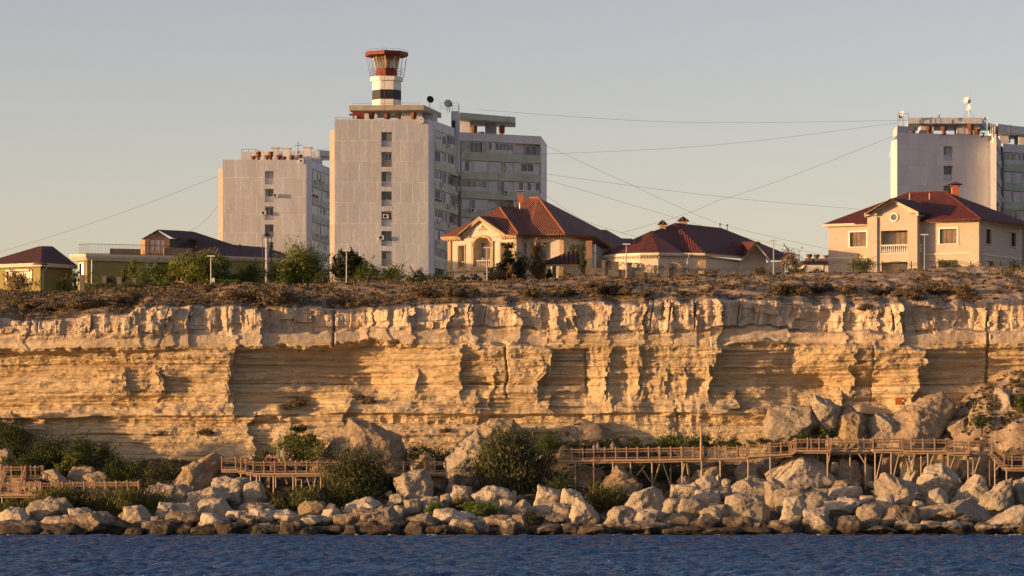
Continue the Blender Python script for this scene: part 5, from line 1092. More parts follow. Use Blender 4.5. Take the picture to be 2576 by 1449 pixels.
def crown_mesh(w, d, h, leaf, seed, dens=1.0, up=0.0, shape='round', asp=1.6, clump=None):
    leaf = leaf*.62; rs = np.random.RandomState(seed); nc = int(np.clip(7+3.2*w*h, 12, 150)); C = []; k = 0
    while len(C) < nc and k < 4000:
        k += 1; p = rs.uniform(-1, 1, 3); r = np.linalg.norm(p*[1, 1, 1])
        if r > 1 or r < .35*rs.rand(): continue
        if shape == 'mound': p[2] = abs(p[2])*2-1; 
        if shape == 'cone' and np.hypot(p[0], p[1]) > (1-(p[2]+1)/2)*.95+.12: continue
        if shape == 'mound' and np.hypot(p[0], p[1])**2+((p[2]+1)/2)**2 > 1: continue
        C.append(p)
    C = np.array(C); cr = (clump or .2)*min(w, h*1.3)*rs.uniform(.4, 1.35, len(C))
    C = C*[w/2-.12*w, d/2-.1*d, h/2-.12*h]
    n = int(np.clip(dens*620*(w*h)**.88, 1200, 42000)); ci = rs.choice(len(C), n, p=cr**2/(cr**2).sum())
    u = rs.normal(size=(n, 3)); u /= np.linalg.norm(u, axis=1, keepdims=True); r = rs.rand(n)**.45
    P = C[ci]+u*(cr[ci]*r)[:, None]*[1, 1, .85+up*.5]
    ns = 14+int(n/260); k = min(n//5, ns*22); si = rs.choice(len(C), ns); sd = rs.normal(size=(ns, 3))*[.8, .8, .4]+[0, 0, .9*(up > -.1)-.5*(up < -.1)]; sd /= np.linalg.norm(sd, axis=1, keepdims=True)
    q_ = rs.randint(0, ns, k); P[:k] = C[si[q_]]+sd[q_]*(cr[si[q_]]*(.7+1.3*rs.rand(k)))[:, None]+rs.normal(size=(k, 3))*.05*(.6+w*.06)
    for ax, q in ((0, w), (1, d), (2, h)):
        lo, hi = np.percentile(P[:, ax], [1.0, 99.0]); P[:, ax] = -q/2+(P[:, ax]-lo)/(hi-lo)*q
    V, Fq = leaves(n, P, u, leaf*.82, asp, up, rs)
    return np_mesh('foliage', V, Fq)
PLANTS = []
def plant(name, x0, x1, y0, y1, c, Y, kind, label, cat, seed, leaf=.2, dens=1.0, up=0.0, shape='round', part='foliage', trunk='stem', group=None, asp=1.6, df=.8, clump=None, sink=.0):
    p, q = on(c, x0, y0, Y), on(c, x1, y1, Y); w, h = q[0]-p[0], p[2]-q[2]; d = w*df
    r = empty(name, ((p[0]+q[0])/2, Y, q[2]-sink), label, cat, group)
    me = crown_mesh(w, d, h*1.0, leaf, seed, dens, up, shape, asp, clump); o = link(part, me, LEAF[kind], r, (0, 0, h/2+sink))
    m = MB(); b = r.location; rs = random.Random(seed)
    for i in range(3 if trunk == 'stem' else 1):
        bx, by = (rs.uniform(-.15, .15)*w, rs.uniform(-.1, .1)*d) if i else (0, 0); tr = .045*h**.6 if trunk == 'stem' else .055*h**.8
        m.tube((b.x+bx*.3, b.y+by*.3, b.z-.6), (b.x+bx, b.y+by, b.z+h*.55), tr, 6, tr*.5)
        for k in range(4):
            t = rs.uniform(.25, .6); m.tube((b.x+bx*t, b.y+by*t, b.z+h*t*.55), (b.x+bx+rs.uniform(-.35, .35)*w, b.y+by+rs.uniform(-.3, .3)*d, b.z+h*rs.uniform(.55, .85)), tr*.5, 5, tr*.15)
    m.build(trunk, BARK, r); return r
# --- gardens on the cliff top
G1 = 'trees and bushes in the villa gardens'
def gp(*a, **k): plant(*a, group=G1, **k)
YG = 362
gp('willow_tree', 1500, 1990, 400, 690, cA, 358, 'willow', 'wide yellow green willow in front of the long olive house, behind the lamp post', 'tree', 1, leaf=.26, up=-.5, trunk='trunk', part='crown', asp=2.6, dens=1.3)
gp('bush', 1200, 1560, 470, 690, cA, 359, 'green', 'green garden bush left of the willow, under the roof terrace', 'bush', 2, shape='mound')
gp('cypress', 1125, 1205, 445, 640, cA, 361, 'willow', 'taller of two slim pale shrubs before the olive terrace house', 'shrub', 3, shape='cone', leaf=.16)
gp('cypress', 1055, 1115, 505, 640, cA, 361.5, 'willow', 'shorter of two slim pale shrubs before the olive terrace house', 'shrub', 4, shape='cone', leaf=.16)
gp('bush', 2020, 2330, 475, 700, cA, 359, 'green', 'round green bush left of the steel flue, before the olive wall', 'bush', 5)
gp('willow_tree', 2330, 2560, 480, 700, cA, 358.5, 'willow', 'small yellowish willow just right of the steel flue', 'tree', 6, trunk='trunk', part='crown', up=-.4, asp=2.2)
gp('garden_tree', 620, 1050, 1010, 1400, cB, 360, 'willow', 'broad yellow green tree with drooping tips below the left tower block', 'tree', 7, trunk='trunk', part='crown', leaf=.25, dens=1.2)
gp('garden_tree', 760, 1045, 1040, 1330, cB, 362, 'green', 'denser dark green tree behind the broad yellowish one', 'tree', 8, trunk='trunk', part='crown')
gp('bush', 950, 1120, 1230, 1400, cB, 358, 'green', 'low green bush at the foot of the left tower block, beside tower 9', 'bush', 9)
gp('bush', 620, 700, 545, 735, cA, 360, 'green', 'upright green bush between the small olive house and the terrace house', 'bush', 10)
gp('bush', 480, 620, 610, 735, cA, 358, 'willow', 'low yellow green bush beside the small olive house', 'bush', 11, shape='mound')
gp('pine_tree', 130, 370, 1140, 1360, cC, 359, 'pine', 'ragged dark pine at the foot of tower 9, behind a lamp post', 'tree', 12, trunk='trunk', part='crown', leaf=.3, clump=.16, dens=.8, asp=3)
gp('bush', 300, 520, 1205, 1380, cC, 358, 'green', 'rounded bright green bush in front of tower 9', 'bush', 13)
gp('bush', 470, 660, 1230, 1385, cC, 357.5, 'green', 'second rounded green bush in front of tower 9, to the right', 'bush', 14)
gp('bush', 675, 830, 1262, 1380, cC, 360, 'dark', 'sparse dark bush left of the cream villa', 'bush', 15, dens=.7)
gp('hedge', 740, 1000, 1290, 1385, cC, 358, 'green', 'low green hedge at the left corner of the cream villa', 'hedge', 16, shape='mound')
gp('pine_tree', 780, 1000, 720, 1130, cG, 358, 'pine', 'tall open pine with separate tufts in front of the cream villa', 'tree', 17, trunk='trunk', part='crown', leaf=.3, clump=.13, dens=.55, asp=3, shape='cone')
gp('pine_tree', 640, 900, 930, 1150, cG, 357.5, 'pine', 'low spreading pine below the arched balcony of the cream villa', 'tree', 18, trunk='trunk', part='crown', leaf=.28, asp=3, shape='mound', dens=.8)
gp('garden_tree', 930, 1160, 820, 1140, cG, 358.5, 'dark', 'dark bushy tree between the pine and the gazebo of the cream villa', 'tree', 19, trunk='trunk', part='crown', dens=1.0)
gp('bare_shrub', 860, 960, 960, 1160, cG, 357, 'dry', 'dry leafless shrub in front of the low spreading pine', 'shrub', 20, leaf=.2, dens=.35, asp=4, up=.5)
gp('bare_tree', 1130, 1300, 720, 1120, cG, 359.5, 'dry', 'bare twiggy tree in front of the wide window of the cream villa', 'tree', 21, trunk='trunk', part='crown', leaf=.25, dens=.16, asp=6, up=.6)
gp('climbing_vine', 1560, 1850, 690, 830, cG, 360, 'green', 'leafy vine sprawling over the gazebo roof beside the brick pillar', 'vine', 22, dens=.5)
gp('climbing_vine', 1690, 1800, 830, 1110, cG, 359.5, 'green', 'leafy vine hanging down beside the brick pillar', 'vine', 23, dens=.8)
gp('bush', 1460, 1720, 1050, 1130, cG, 357, 'green', 'low bushes under the lattice of the gazebo', 'bush', 24, shape='mound')
gp('bush', 1300, 1400, 1010, 1130, cG, 360.5, 'willow', 'small pale bush behind the gazebo posts', 'bush', 25)
gp('tamarisk', 2050, 2310, 415, 690, cH, 362, 'dry', 'feathery pale tamarisk between the round house and the low white building', 'tree', 26, trunk='trunk', part='crown', leaf=.18, dens=.55, asp=3, up=.3)
gp('bush', 1760, 1960, 610, 700, cH, 357.5, 'dark', 'low dark bush left of the pale lamp post by the round house', 'bush', 27, shape='mound')
gp('bush', 1960, 2330, 625, 700, cH, 357, 'olive', 'long low bush right of the pale lamp post by the round house', 'bush', 28, shape='mound')
gp('bush', 2340, 2480, 620, 700, cH, 358, 'willow', 'small yellow green bush in front of the low white building', 'bush', 29)
gp('bush', 290, 540, 1205, 1345, cI, 356, 'willow', 'yellow green bush by the fence under the left window of the right villa', 'bush', 30, dens=.7)
gp('bush', 990, 1160, 1235, 1320, cI, 357, 'green', 'small green bush before the lower window of the right villa', 'bush', 31)
gp('bush', 1540, 1620, 1240, 1320, cI, 357, 'dark', 'small dark bush by the far right corner of the right villa', 'bush', 32)
gp('bare_shrub', 30, 320, 545, 750, cA, 357, 'dry', 'bare twiggy shrub in front of the small olive house', 'shrub', 33, leaf=.18, dens=.28, asp=6, up=.7)
gp('hedge', 760, 1180, 650, 735, cA, 356.5, 'green', 'low green hedge behind the left wire fence', 'hedge', 34, shape='mound')
gp('hedge', 1220, 2400, 630, 715, cA, 356, 'green', 'long green hedge below the willow and the olive terrace house', 'hedge', 35, shape='mound', dens=1.0)
gp('bush', 1190, 1400, 640, 730, cH, 357, 'dark', 'dark weeds at the foot of the pillared wall by the round house', 'bush', 36, shape='mound')
gp('hedge', 130, 1000, 1315, 1390, cC, 356.5, 'green', 'green strip of undergrowth at the foot of tower 9', 'hedge', 37, shape='mound', dens=.6)
gp('hedge', 200, 640, 1070, 1140, cG, 356.5, 'dark', 'dark hedge along the foot of the cream villa', 'hedge', 38, shape='mound')
gp('bush', 880, 1090, 590, 720, cA, 358, 'green', 'green bush under the slim pale shrubs, behind the pillared wall', 'bush', 39)
gp('bush', 1850, 2060, 560, 700, cA, 358, 'green', 'green bush filling the gap right of the first lamp post', 'bush', 40)
gp('bush', 2440, 2580, 560, 720, cA, 357.5, 'green', 'dark green bush under the small yellowish willow', 'bush', 41)
# --- shore thickets
G2 = 'bushes along the foot of the cliff'
def sp_(*a, **k): plant(*a, group=G2, **k)
r0, r1, r2, r3 = R_
sp_('big_bush', 1935, 2520, 190, 830, r1, 304.5, 'olive', 'biggest dark olive bush, in the centre, between two boardwalk stretches', 'bush', 50, leaf=.24, dens=1.25, up=.9, asp=2.6, clump=.15)
sp_('big_bush', 590, 1150, 345, 850, r1, 301.5, 'olive', 'second biggest olive bush, hiding the end of the middle boardwalk', 'bush', 51, leaf=.22, dens=1.2, up=.6, asp=2.4, clump=.17)
sp_('bush', 560, 1100, 640, 900, r1, 299.5, 'dark', 'dark lower skirt of bushes below the second biggest bush', 'bush', 52, shape='mound', leaf=.2)
sp_('reed_clump', 50, 640, 680, 900, r1, 298.5, 'grass', 'brownish reeds under the middle boardwalk legs', 'reeds', 53, up=1.2, asp=4, leaf=.16, shape='mound')
sp_('bush', 120, 640, 225, 460, r1, 312, 'green', 'dark green bush behind the green notice board', 'bush', 54)
sp_('reed_clump', 250, 520, 205, 330, r1, 313, 'grass', 'tall yellow green reeds above the green notice board', 'reeds', 55, up=1.2, asp=4, leaf=.18)
sp_('bush', -40, 140, 330, 470, r1, 310, 'olive', 'olive bush at the left end of the middle boardwalk', 'bush', 56, dens=.8)
sp_('bush', 1270, 1760, 300, 460, r1, 314, 'dark', 'dark thicket in the hollow between the two biggest brown boulders', 'bush', 57, shape='mound')
sp_('bush', 1080, 1330, 560, 830, r1, 305, 'dark', 'black green bush in the gap left of the upright pale block', 'bush', 58)
sp_('bush', 300, 440, 130, 190, r1, 318, 'dark', 'single dark bush on the ledge above the middle boardwalk', 'bush', 59, shape='mound')
sp_('lush_grass', 1830, 2160, 810, 950, r1, 292, 'lush', 'bright green grass tuft among the shore boulders, below the biggest bush', 'grass tuft', 60, up=1.5, asp=5, leaf=.11, shape='mound', dens=1.5)
sp_('lush_grass', 1490, 1640, 800, 920, r1, 293, 'lush', 'smaller bright grass tuft left of the pale flat boulder', 'grass tuft', 61, up=1.5, asp=5, leaf=.1, shape='mound')
sp_('reed_clump', 1710, 1900, 740, 860, r1, 296, 'grass', 'dry yellowish reeds beside the large pale round boulder', 'reeds', 62, up=1.3, asp=5, leaf=.12, dens=.8)
sp_('bush', 260, 620, 560, 920, r2, 300.5, 'dark', 'very dark bush right of the biggest bush, below the right boardwalk', 'bush', 63, up=.4)
sp_('reed_clump', 640, 1010, 650, 900, r2, 297.5, 'grass', 'olive reeds between the pale boulders under the right boardwalk', 'reeds', 64, up=1.2, asp=4, leaf=.15)
sp_('bush', 100, 270, 880, 985, r2, 290, 'dark', 'small dark green patch at the waterline boulders, below the biggest bush', 'bush', 65, shape='mound', dens=.8)
sp_('bush', 130, 470, 195, 380, r2, 315, 'green', 'green bush on the debris cone right of the biggest bush', 'bush', 66, shape='mound')
sp_('bush', 470, 800, 230, 345, r2, 312, 'olive', 'low olive thicket behind the three walkers', 'bush', 67, shape='mound')
sp_('bush', 780, 1250, 235, 345, r2, 312.5, 'dark', 'dark low thicket right of the three walkers', 'bush', 68, shape='mound')
sp_('bush', 1230, 1590, 195, 360, r2, 313, 'green', 'rounded green bush left of the boardwalk lamp post', 'bush', 69)
sp_('bush', 1540, 1850, 210, 350, r2, 313.5, 'green', 'rounded green bush right of the boardwalk lamp post', 'bush', 70)
sp_('bush', 1830, 2140, 245, 340, r2, 313, 'green', 'low green bush before the pale foot of the cliff', 'bush', 71, shape='mound')
sp_('bush', 2100, 2420, 230, 320, r2, 314, 'dark', 'dark bush at the foot of the collapsed cliff corner', 'bush', 72, shape='mound', dens=.8)
sp_('bush', 1050, 1560, 430, 640, r2, 309, 'dark', 'black undergrowth below the right boardwalk struts', 'bush', 73, dens=.8)
sp_('bush', 560, 900, 420, 540, r2, 309, 'dark', 'dark undergrowth below the three walkers', 'bush', 74, dens=.7)
sp_('bush', 170, 400, 180, 280, r3, 312, 'green', 'green bush on the ledge left of the leaning slabs', 'bush', 75, shape='mound', dens=.7)
sp_('bush', 460, 600, 150, 230, r3, 313, 'green', 'small green bush between the leaning slabs', 'bush', 76, shape='mound', dens=.7)
sp_('bush', 2170, 2330, -140, 60, r3, 316, 'green', 'green bush high on the slope at the right edge', 'bush', 77)
sp_('bush', 1800, 1960, 30, 150, r3, 315, 'dark', 'dark bush in the hollow left of the tall spiky rock', 'bush', 78, dens=.7)
sp_('bush', 230, 640, 225, 560, r0, 312, 'dark', 'largest dark green thicket on the left, above the grey rubble', 'bush', 80, leaf=.22)
sp_('bush', -60, 290, 90, 420, r0, 314, 'dark', 'dark thicket climbing the slope at the left edge', 'bush', 81)
sp_('bush', 560, 1020, 240, 520, r0, 311, 'dark', 'dark green bush right of the largest left thicket', 'bush', 82, leaf=.22)
sp_('bush', 0, 420, 380, 560, r0, 309.5, 'dark', 'dark thicket behind the upper left railing', 'bush', 83)
sp_('bush', 560, 720, 370, 520, r0, 308.5, 'willow', 'lighter yellow green bush in the left thicket', 'bush', 84)
sp_('bush', 470, 640, 460, 560, r0, 308, 'willow', 'small light green bush above the grey rubble', 'bush', 85, shape='mound')
sp_('bush', 880, 1260, 400, 630, r0, 309.5, 'green', 'green bush above the lit railing of the left boardwalk', 'bush', 86)
sp_('bush', 1220, 1640, 440, 640, r0, 309, 'olive', 'olive bush behind the big leaning slab', 'bush', 87, shape='mound', up=.4)
sp_('bush', 1120, 1460, 590, 720, r0, 304.5, 'olive', 'grey olive bush at the right end of the left boardwalk', 'bush', 88, up=.5)
sp_('reed_clump', 220, 780, 672, 880, r0, 296.2, 'grass', 'yellowish reeds in front of the left boardwalk', 'reeds', 89, up=1.2, asp=4, leaf=.15, shape='mound')
sp_('reed_clump', 760, 1430, 665, 900, r0, 296, 'grass', 'long bank of olive reeds in front of the left boardwalk, right part', 'reeds', 90, up=1.2, asp=4, leaf=.16, shape='mound')
sp_('bush', 560, 780, 690, 890, r0, 296.6, 'dark', 'dark bush between the two reed banks', 'bush', 91, up=.4)
sp_('reed_clump', -60, 250, 780, 910, r0, 296, 'grass', 'reeds at the left edge above the pale flat boulder', 'reeds', 92, up=1.2, asp=4, leaf=.15, shape='mound')
sp_('bush', 1980, 2130, 780, 880, r0, 298, 'grass', 'small tuft between the pale boulders left of the middle boardwalk legs', 'bush', 93, up=1, shape='mound', dens=.7)
# --- dry shrubs on the slope: four shapes, copied
sh = []
for k in range(4):
    r = bpy.data.objects.new('dry_shrub', None); me = crown_mesh(2.2, 1.8, 1.2, .15, 500+k, 2.0, .3, 'mound', 3.0, .22); me.materials.append(LEAF['brown'])
    sh.append(me)
rs = random.Random(11); SH = []
hand = [(645, 757, 1.7), (700, 766, 2.2), (585, 752, 1.2), (1075, 752, 1.8), (1143, 750, 1.5), (1330, 748, 1.4), (1420, 745, 1.5), (1500, 742, 1.8), (1560, 742, 1.6), (1620, 748, 1.0), (1960, 742, 1.6), (2010, 742, 1.6), (2060, 738, 1.5), (2130, 740, 1.3), (2220, 745, 1.4), (2290, 745, 1.5), (2360, 742, 1.7), (2420, 744, 1.6), (2440, 765, 1.3), (2300, 765, 1.2), (75, 782, 1.6), (130, 785, 1.4), (210, 780, 1.8), (250, 775, 1.5), (300, 765, 1.3), (325, 755, 1.2), (40, 770, 1.0), (870, 768, 1.4), (900, 782, 1.2), (690, 780, 1.3)]
for i in range(44): hand.append((rs.uniform(-40, 2616), rs.uniform(712, 766), rs.uniform(.35, .75)))
hand = [(a, b, c*.85) for a, b, c in hand]
for px, py, s in hand: SH.append((px, py, s))
SH.sort(); nbig = 0
for i, (px, py, s) in enumerate(SH):
    lo, hi = 322.5, 352.0
    for _ in range(24):
        mid = (lo+hi)/2; zg = float(ground_z(np.array([wx(px, mid)]), np.array([mid]))[0])
        if zg > wz(py, mid): hi = mid
        else: lo = mid
    Y = lo; zg = float(ground_z(np.array([wx(px, Y)]), np.array([Y]))[0])
    r = empty('dry_shrub', (wx(px, Y), Y, zg-.08), None, 'shrub', 'dry shrubs on the slope above the cliff')
    o = bpy.data.objects.new('foliage', sh[i % 4]); COL.objects.link(o); o.parent = r; o.location = (0, 0, .5*s); o.scale = (s, s, s*.62); o.rotation_euler = (0, 0, rs.uniform(0, 6.28))
    r['label'] = f"{'large dark' if s > 1.25 else 'middling brown' if s > .85 else 'small dry brown'} shrub on the cliff top slope, {ordw(i+1)} slope shrub from the left"
# --- dry grass and low scrub over the whole slope (nobody could count it)
def scrub(name, n, seed, fx, fy, zf, size, kind, blades=9, label=None):
    rs = np.random.RandomState(seed); x = fx(rs, n); y = fy(rs, n, x); z = zf(x, y)
    keep = vn(x*.35, y*.35, s=seed)+.7*vn(x*1.1, y*1.1, s=seed+1)+rs.uniform(-.5, .5, n)-np.clip(x*.012, -.5, .35) > -.1
    x, y, z = x[keep], y[keep], z[keep]; m = len(x); s = size*rs.uniform(.5, 1.5, m)
    P = np.repeat(np.stack([x, y, z], 1), blades, 0); S = np.repeat(s, blades)
    dr = rs.normal(size=(len(P), 3)); dr[:, 2] = np.abs(dr[:, 2])+.5; dr /= np.linalg.norm(dr, axis=1, keepdims=True)
    P = P+dr*S[:, None]*.45; V, Fq = leaves(len(P), P, np.cross(dr, rs.normal(size=dr.shape)), 1.0, 1.0, 0, rs)
    t = dr*(S*.5)[:, None]; b = np.cross(dr, rs.normal(size=dr.shape)); b /= np.linalg.norm(b, axis=1, keepdims=True)+1e-9; b *= (S*.16)[:, None]
    V = np.stack([P-t, P+b, P+t, P-b], 1).reshape(-1, 3)
    o = link(name, np_mesh(name, V, np.arange(len(V)).reshape(-1, 4)), LEAF[kind]); return tag(o, label, 'scrub', None, 'stuff')
gx = lambda rs, n: rs.uniform(-66, 66, n)
def gy(rs, n, x): yt = np.interp(x, cx_, cy_); return yt+.3+(352-yt)*rs.rand(n)
scrub('dry_scrub', 11000, 21, gx, gy, ground_z, .27, 'brown', 11, 'low brown scrub and dead grass covering the slope above the cliff')
scrub('dry_grass', 7000, 24, gx, lambda rs, n, x: np.where(rs.rand(n) < .5, 345+rs.rand(n)*10, gy(rs, n, x)), ground_z, .27, 'dry', 10, 'pale dry grass along the rim of the slope, below the fences')
scrub('shore_undergrowth', 5200, 27, gx, lambda rs, n, x: 296+26*rs.rand(n), beach_z, .30, 'olive', 10, 'low weeds growing on the ground between the boulders and the cliff')
scrub('talus_scrub', 6000, 33, lambda rs, n: np.where(rs.rand(n) < .8, rs.uniform(39, 62, n), rs.uniform(-62, -46, n)), lambda rs, n, x: 306+16*rs.rand(n), beach_z, .30, 'brown', 10, 'low brown scrub on the rubble slopes at both ends of the cliff foot')
# a few tufts rooted on ledges of the cliff
for i, (px, py, s) in enumerate([(740, 1020, 1.0), (715, 1026, .6), (900, 1000, .6), (925, 1012, .7), (760, 1076, .45), (1395, 1100, .8), (520, 1092, .7), (400, 1095, .6), (1120, 1085, .5), (2180, 775, .7)]):
    x = wx(px, YC); z = wz(py, YC); y = float(face_y(np.array([x]), np.array([z]))[0])
    r = empty('ledge_shrub', (x, y-.15, z-.1), f"{'large' if s > .9 else 'small'} brown shrub growing on a ledge of the cliff face, {ordw(i+1)} of the ledge shrubs", 'shrub', 'shrubs on the cliff ledges')
    o = bpy.data.objects.new('foliage', sh[i % 4]); COL.objects.link(o); o.parent = r; o.location = (0, 0, .4*s); o.scale = (s, s*.7, s*.8)
# ================================================================== boardwalks
WOOD = simple('brown_painted_timber', (.38, .25, .15), .7, .18, 3, .2); DECK = simple('weathered_deck_boards', (.44, .31, .195), .8, .2, 5, .3); STEEL = simple('pale_steel_strut', (.36, .27, .19), .6, .15, 3)
pm = MB(); pm.box(-.055, .055, -.055, .055, 0, 1.02); pm.ball((0, 0, 1.06), .08, 1, 8, 5); POST = pm.build('railing_post', WOOD).data
bpy.data.objects.remove(bpy.data.objects['railing_post'])
def rail(root, pts, step=1.0):
    m = MB(); first = True
    for a, b in zip(pts[:-1], pts[1:]):
        a, b = Vector(a), Vector(b); n = max(1, round(math.hypot(b.x-a.x, b.y-a.y)/step))
        for k, (hh, w) in enumerate(((.95, .055), (.70, .042), (.14, .042))):
            m.tube(a+Vector((0, 0, hh)), b+Vector((0, 0, hh)), w, 4)
        for i in range(n):
            for t in (.33, .66):
                q = a.lerp(b, (i+t)/n); m.tube(q+Vector((0, 0, .70)), q+Vector((0, 0, .95)), .012, 4)
        for i in range(0 if first else 1, n+1):
            q = a.lerp(b, i/n); o = bpy.data.objects.new('railing_post', POST); COL.objects.link(o); o.parent = root; o.location = q-wloc(root)
        first = False
    return m.build('handrail', WOOD, root)
def deckseg(root, a, b, w=2.5, th=.17):
    m = MB(); m.loft([(a[0], a[1], a[2]-th), (b[0], b[1], b[2]-th), (b[0], b[1]+w, b[2]-th), (a[0], a[1]+w, a[2]-th)], [(a[0], a[1], a[2]), (b[0], b[1], b[2]), (b[0], b[1]+w, b[2]), (a[0], a[1]+w, a[2])])
    for y in (.25, w-.3): m.loft([(a[0], a[1]+y, a[2]-th-.18), (b[0], b[1]+y, b[2]-th-.18), (b[0], b[1]+y+.12, b[2]-th-.18), (a[0], a[1]+y+.12, a[2]-th-.18)], [(a[0], a[1]+y, a[2]-th), (b[0], b[1]+y, b[2]-th), (b[0], b[1]+y+.12, b[2]-th), (a[0], a[1]+y+.12, a[2]-th)])
    return m.build('deck', DECK, root)
def leg(root, c, x, y, Y, xb=None, yb=None):
    a = on(c, x, y, Y); zb = float(beach_z(np.array([a[0]]), np.array([Y]))[0])-.3
    if xb is None: b = (a[0], Y, min(zb, on(c, x, yb, Y)[2]) if yb else zb)
    else: b = on(c, xb, yb, Y)
    m = MB(); m.tube(a, b, .085 if xb is None else .07, 6); m.build('support_leg', STEEL, root)
GB = 'timber boardwalk stretches at the foot of the cliff'
def st_(c, x, y, Y): p = on(c, x, y, Y); return (p[0], p[1], p[2]+.17)
# middle stretch
bm_ = empty('boardwalk', (wx(840, 303), 304, 5), 'middle stretch of timber boardwalk with short steps at its left end, people on it', 'boardwalk', GB)
P = [[(cW, 150, 643, 303), (cW, 478, 643, 303)], [(cW, 480, 670, 303), (cW, 628, 670, 303)], [(cW, 630, 698, 303), (cW, 757, 698, 303)], [(cW, 758, 724, 303), (r1, 1660, 556, 303)]]
for a, b in P: deckseg(bm_, st_(*a), st_(*b))
top = [st_(cW, 160, 643, 303.1), st_(cW, 430, 643, 303.1), st_(cW, 530, 668, 303.1), st_(cW, 625, 680, 303.1), st_(cW, 770, 722, 303.1), st_(r1, 1660, 556, 303.1)]
rail(bm_, top); rail(bm_, [(p[0], p[1]+2.3, p[2]) for p in top], 1.9)
for x, yt, yb, Y in ((535, 700, 790, 303.3), (725, 725, 860, 303.3), (840, 735, 880, 303.3), (900, 735, 960, 303.3), (1165, 735, 1100, 303.3), (1545, 735, 1200, 303.3), (1045, 735, 870, 305.2), (1080, 735, 860, 305.2), (1210, 735, 860, 305.2), (1710, 735, 940, 305.2), (2080, 735, 940, 303.3)): leg(bm_, cW, x, yt, Y, None, yb)
for x, xb, yb in ((1360, 1430, 900), (1585, 1610, 1090), (1800, 1890, 1050), (1985, 1930, 1050), (1610, 1590, 1100)): leg(bm_, cW, x, 735, 303.6, xb, yb)
# left stretch with the broad stairs
bl = empty('boardwalk', (wx(150, 298), 299, 3), 'left stretch of timber boardwalk with a broad staircase up to a higher deck', 'boardwalk', GB)
a, b = st_(r0, -120, 748, 298), st_(r0, 1210, 744, 298); deckseg(bl, a, b, 2.3); rail(bl, [(a[0], 298.1, a[2]), (b[0], 298.1, b[2])]); rail(bl, [st_(r0, 215, 735, 300.2), st_(r0, 1215, 735, 300.2)])
u0, u1 = st_(r0, -120, 603, 303.2), st_(r0, 348, 603, 303.2); deckseg(bl, u0, u1, 2.2); zl = a[2]; zu = u0[2]
sx0, sx1 = on(r0, -60, 0, 301)[0], on(r0, 172, 0, 301)[0]; m = MB(); n = 10
for i in range(n):
    y = 300.3+2.95*i/n; z = zl+(zu-zl)*(i+1)/n; m.box(sx0, sx1, y, y+.34, z-.06, z); m.box(sx0, sx1, y+.02, y+.05, z-.17, z-.06)
m.build('stair_treads', DECK, bl)
for x in (0, 183):
    q0, q1 = on(r0, x, 0, 300.3)[0], on(r0, x, 0, 303.2)[0]; m = MB(); m.loft([(q0-.06, 300.2, zl-.1), (q0+.06, 300.2, zl-.1), (q0+.06, 300.2, zl+.25), (q0-.06, 300.2, zl+.25)], [(q0-.06, 303.3, zu-.3), (q0+.06, 303.3, zu-.3), (q0+.06, 303.3, zu+.1), (q0-.06, 303.3, zu+.1)]); m.build('stair_stringer', WOOD, bl)
    rail(bl, [(q0, 300.3, zl), (q0, 303.2, zu)], .9)
rail(bl, [(on(r0, 188, 0, 303.3)[0], 303.3, zu), (u1[0], 303.3, zu)], .45); rail(bl, [(u0[0], 305.3, zu), (on(r0, 188, 0, 305)[0], 305.3, zu)], .9); rail(bl, [(u1[0], 303.3, zu), (u1[0], 305.3, zu)], .9)
for x, Y in ((20, 298.3), (300, 298.3), (620, 298.3), (960, 298.3), (200, 303.4), (335, 303.4)): leg(bl, r0, x, 755 if Y < 300 else 610, Y)
leg(bl, r0, 58, 762, 298.5, 45, 840)
# right stretch
br_ = empty('boardwalk', (wx(1900, 304), 305, 6), 'long right stretch of timber boardwalk on tall struts, stepping down at its right end', 'boardwalk', GB)
P = [[(r2, 400, 450, 304), (r2, 1100, 440, 304)], [(r2, 1100, 440, 304), (r2, 2072, 426, 304)], [(r2, 2074, 410, 304), (r3, 215, 388, 304)], [(r3, 243, 359, 304), (r3, 552, 359, 304)], [(r3, 552, 363, 305.3), (r3, 915, 363, 305.3)], [(r3, 917, 354, 304), (r3, 1188, 354, 304)], [(r3, 1190, 364, 304), (r3, 1573, 364, 304)], [(r3, 1576, 380, 304), (r3, 1768, 380, 304)], [(r3, 1771, 392, 305), (r3, 1948, 392, 305)], [(r3, 2083, 514, 304), (r3, 2460, 514, 304)]]
for a, b in P: deckseg(br_, st_(*a), st_(*b), 2.4)
def rl(pts, off=0.0): rail(br_, [(lambda p: (p[0], p[1]+.1+off, p[2]))(st_(*q)) for q in pts], 1.9 if off else 1.05)
rl([(r2, 430, 449, 304), (r2, 1100, 440, 304), (r2, 2072, 426, 304)]); rl([(r2, 2080, 410, 304), (r3, 205, 388, 304), (r3, 247, 359, 304), (r3, 548, 359, 304)]); rl([(r3, 560, 363, 305.3), (r3, 905, 363, 305.3)])
rl([(r3, 922, 354, 304), (r3, 1180, 354, 304)]); rl([(r3, 1185, 358, 304), (r3, 1255, 364, 304), (r3, 1565, 364, 304)]); rl([(r3, 1568, 368, 304), (r3, 1640, 380, 304), (r3, 1762, 380, 304)]); rl([(r3, 1775, 392, 305), (r3, 1944, 392, 305)])
rl([(r3, 1965, 395, 304), (r3, 2072, 500, 304), (r3, 2140, 514, 304), (r3, 2440, 514, 304)])
rl([(r2, 430, 449, 304), (r2, 1100, 440, 304), (r2, 2072, 426, 304)], 2.2); rl([(r2, 2080, 410, 304), (r3, 205, 388, 304), (r3, 247, 359, 304), (r3, 548, 359, 304), (r3, 1180, 356, 304)], 2.2); rl([(r3, 1600, 380, 304), (r3, 1750, 380, 304)], 2.2); rl([(r3, 1990, 395, 304), (r3, 2085, 500, 304), (r3, 2140, 514, 304), (r3, 2300, 514, 304)], 2.2)
m = MB()
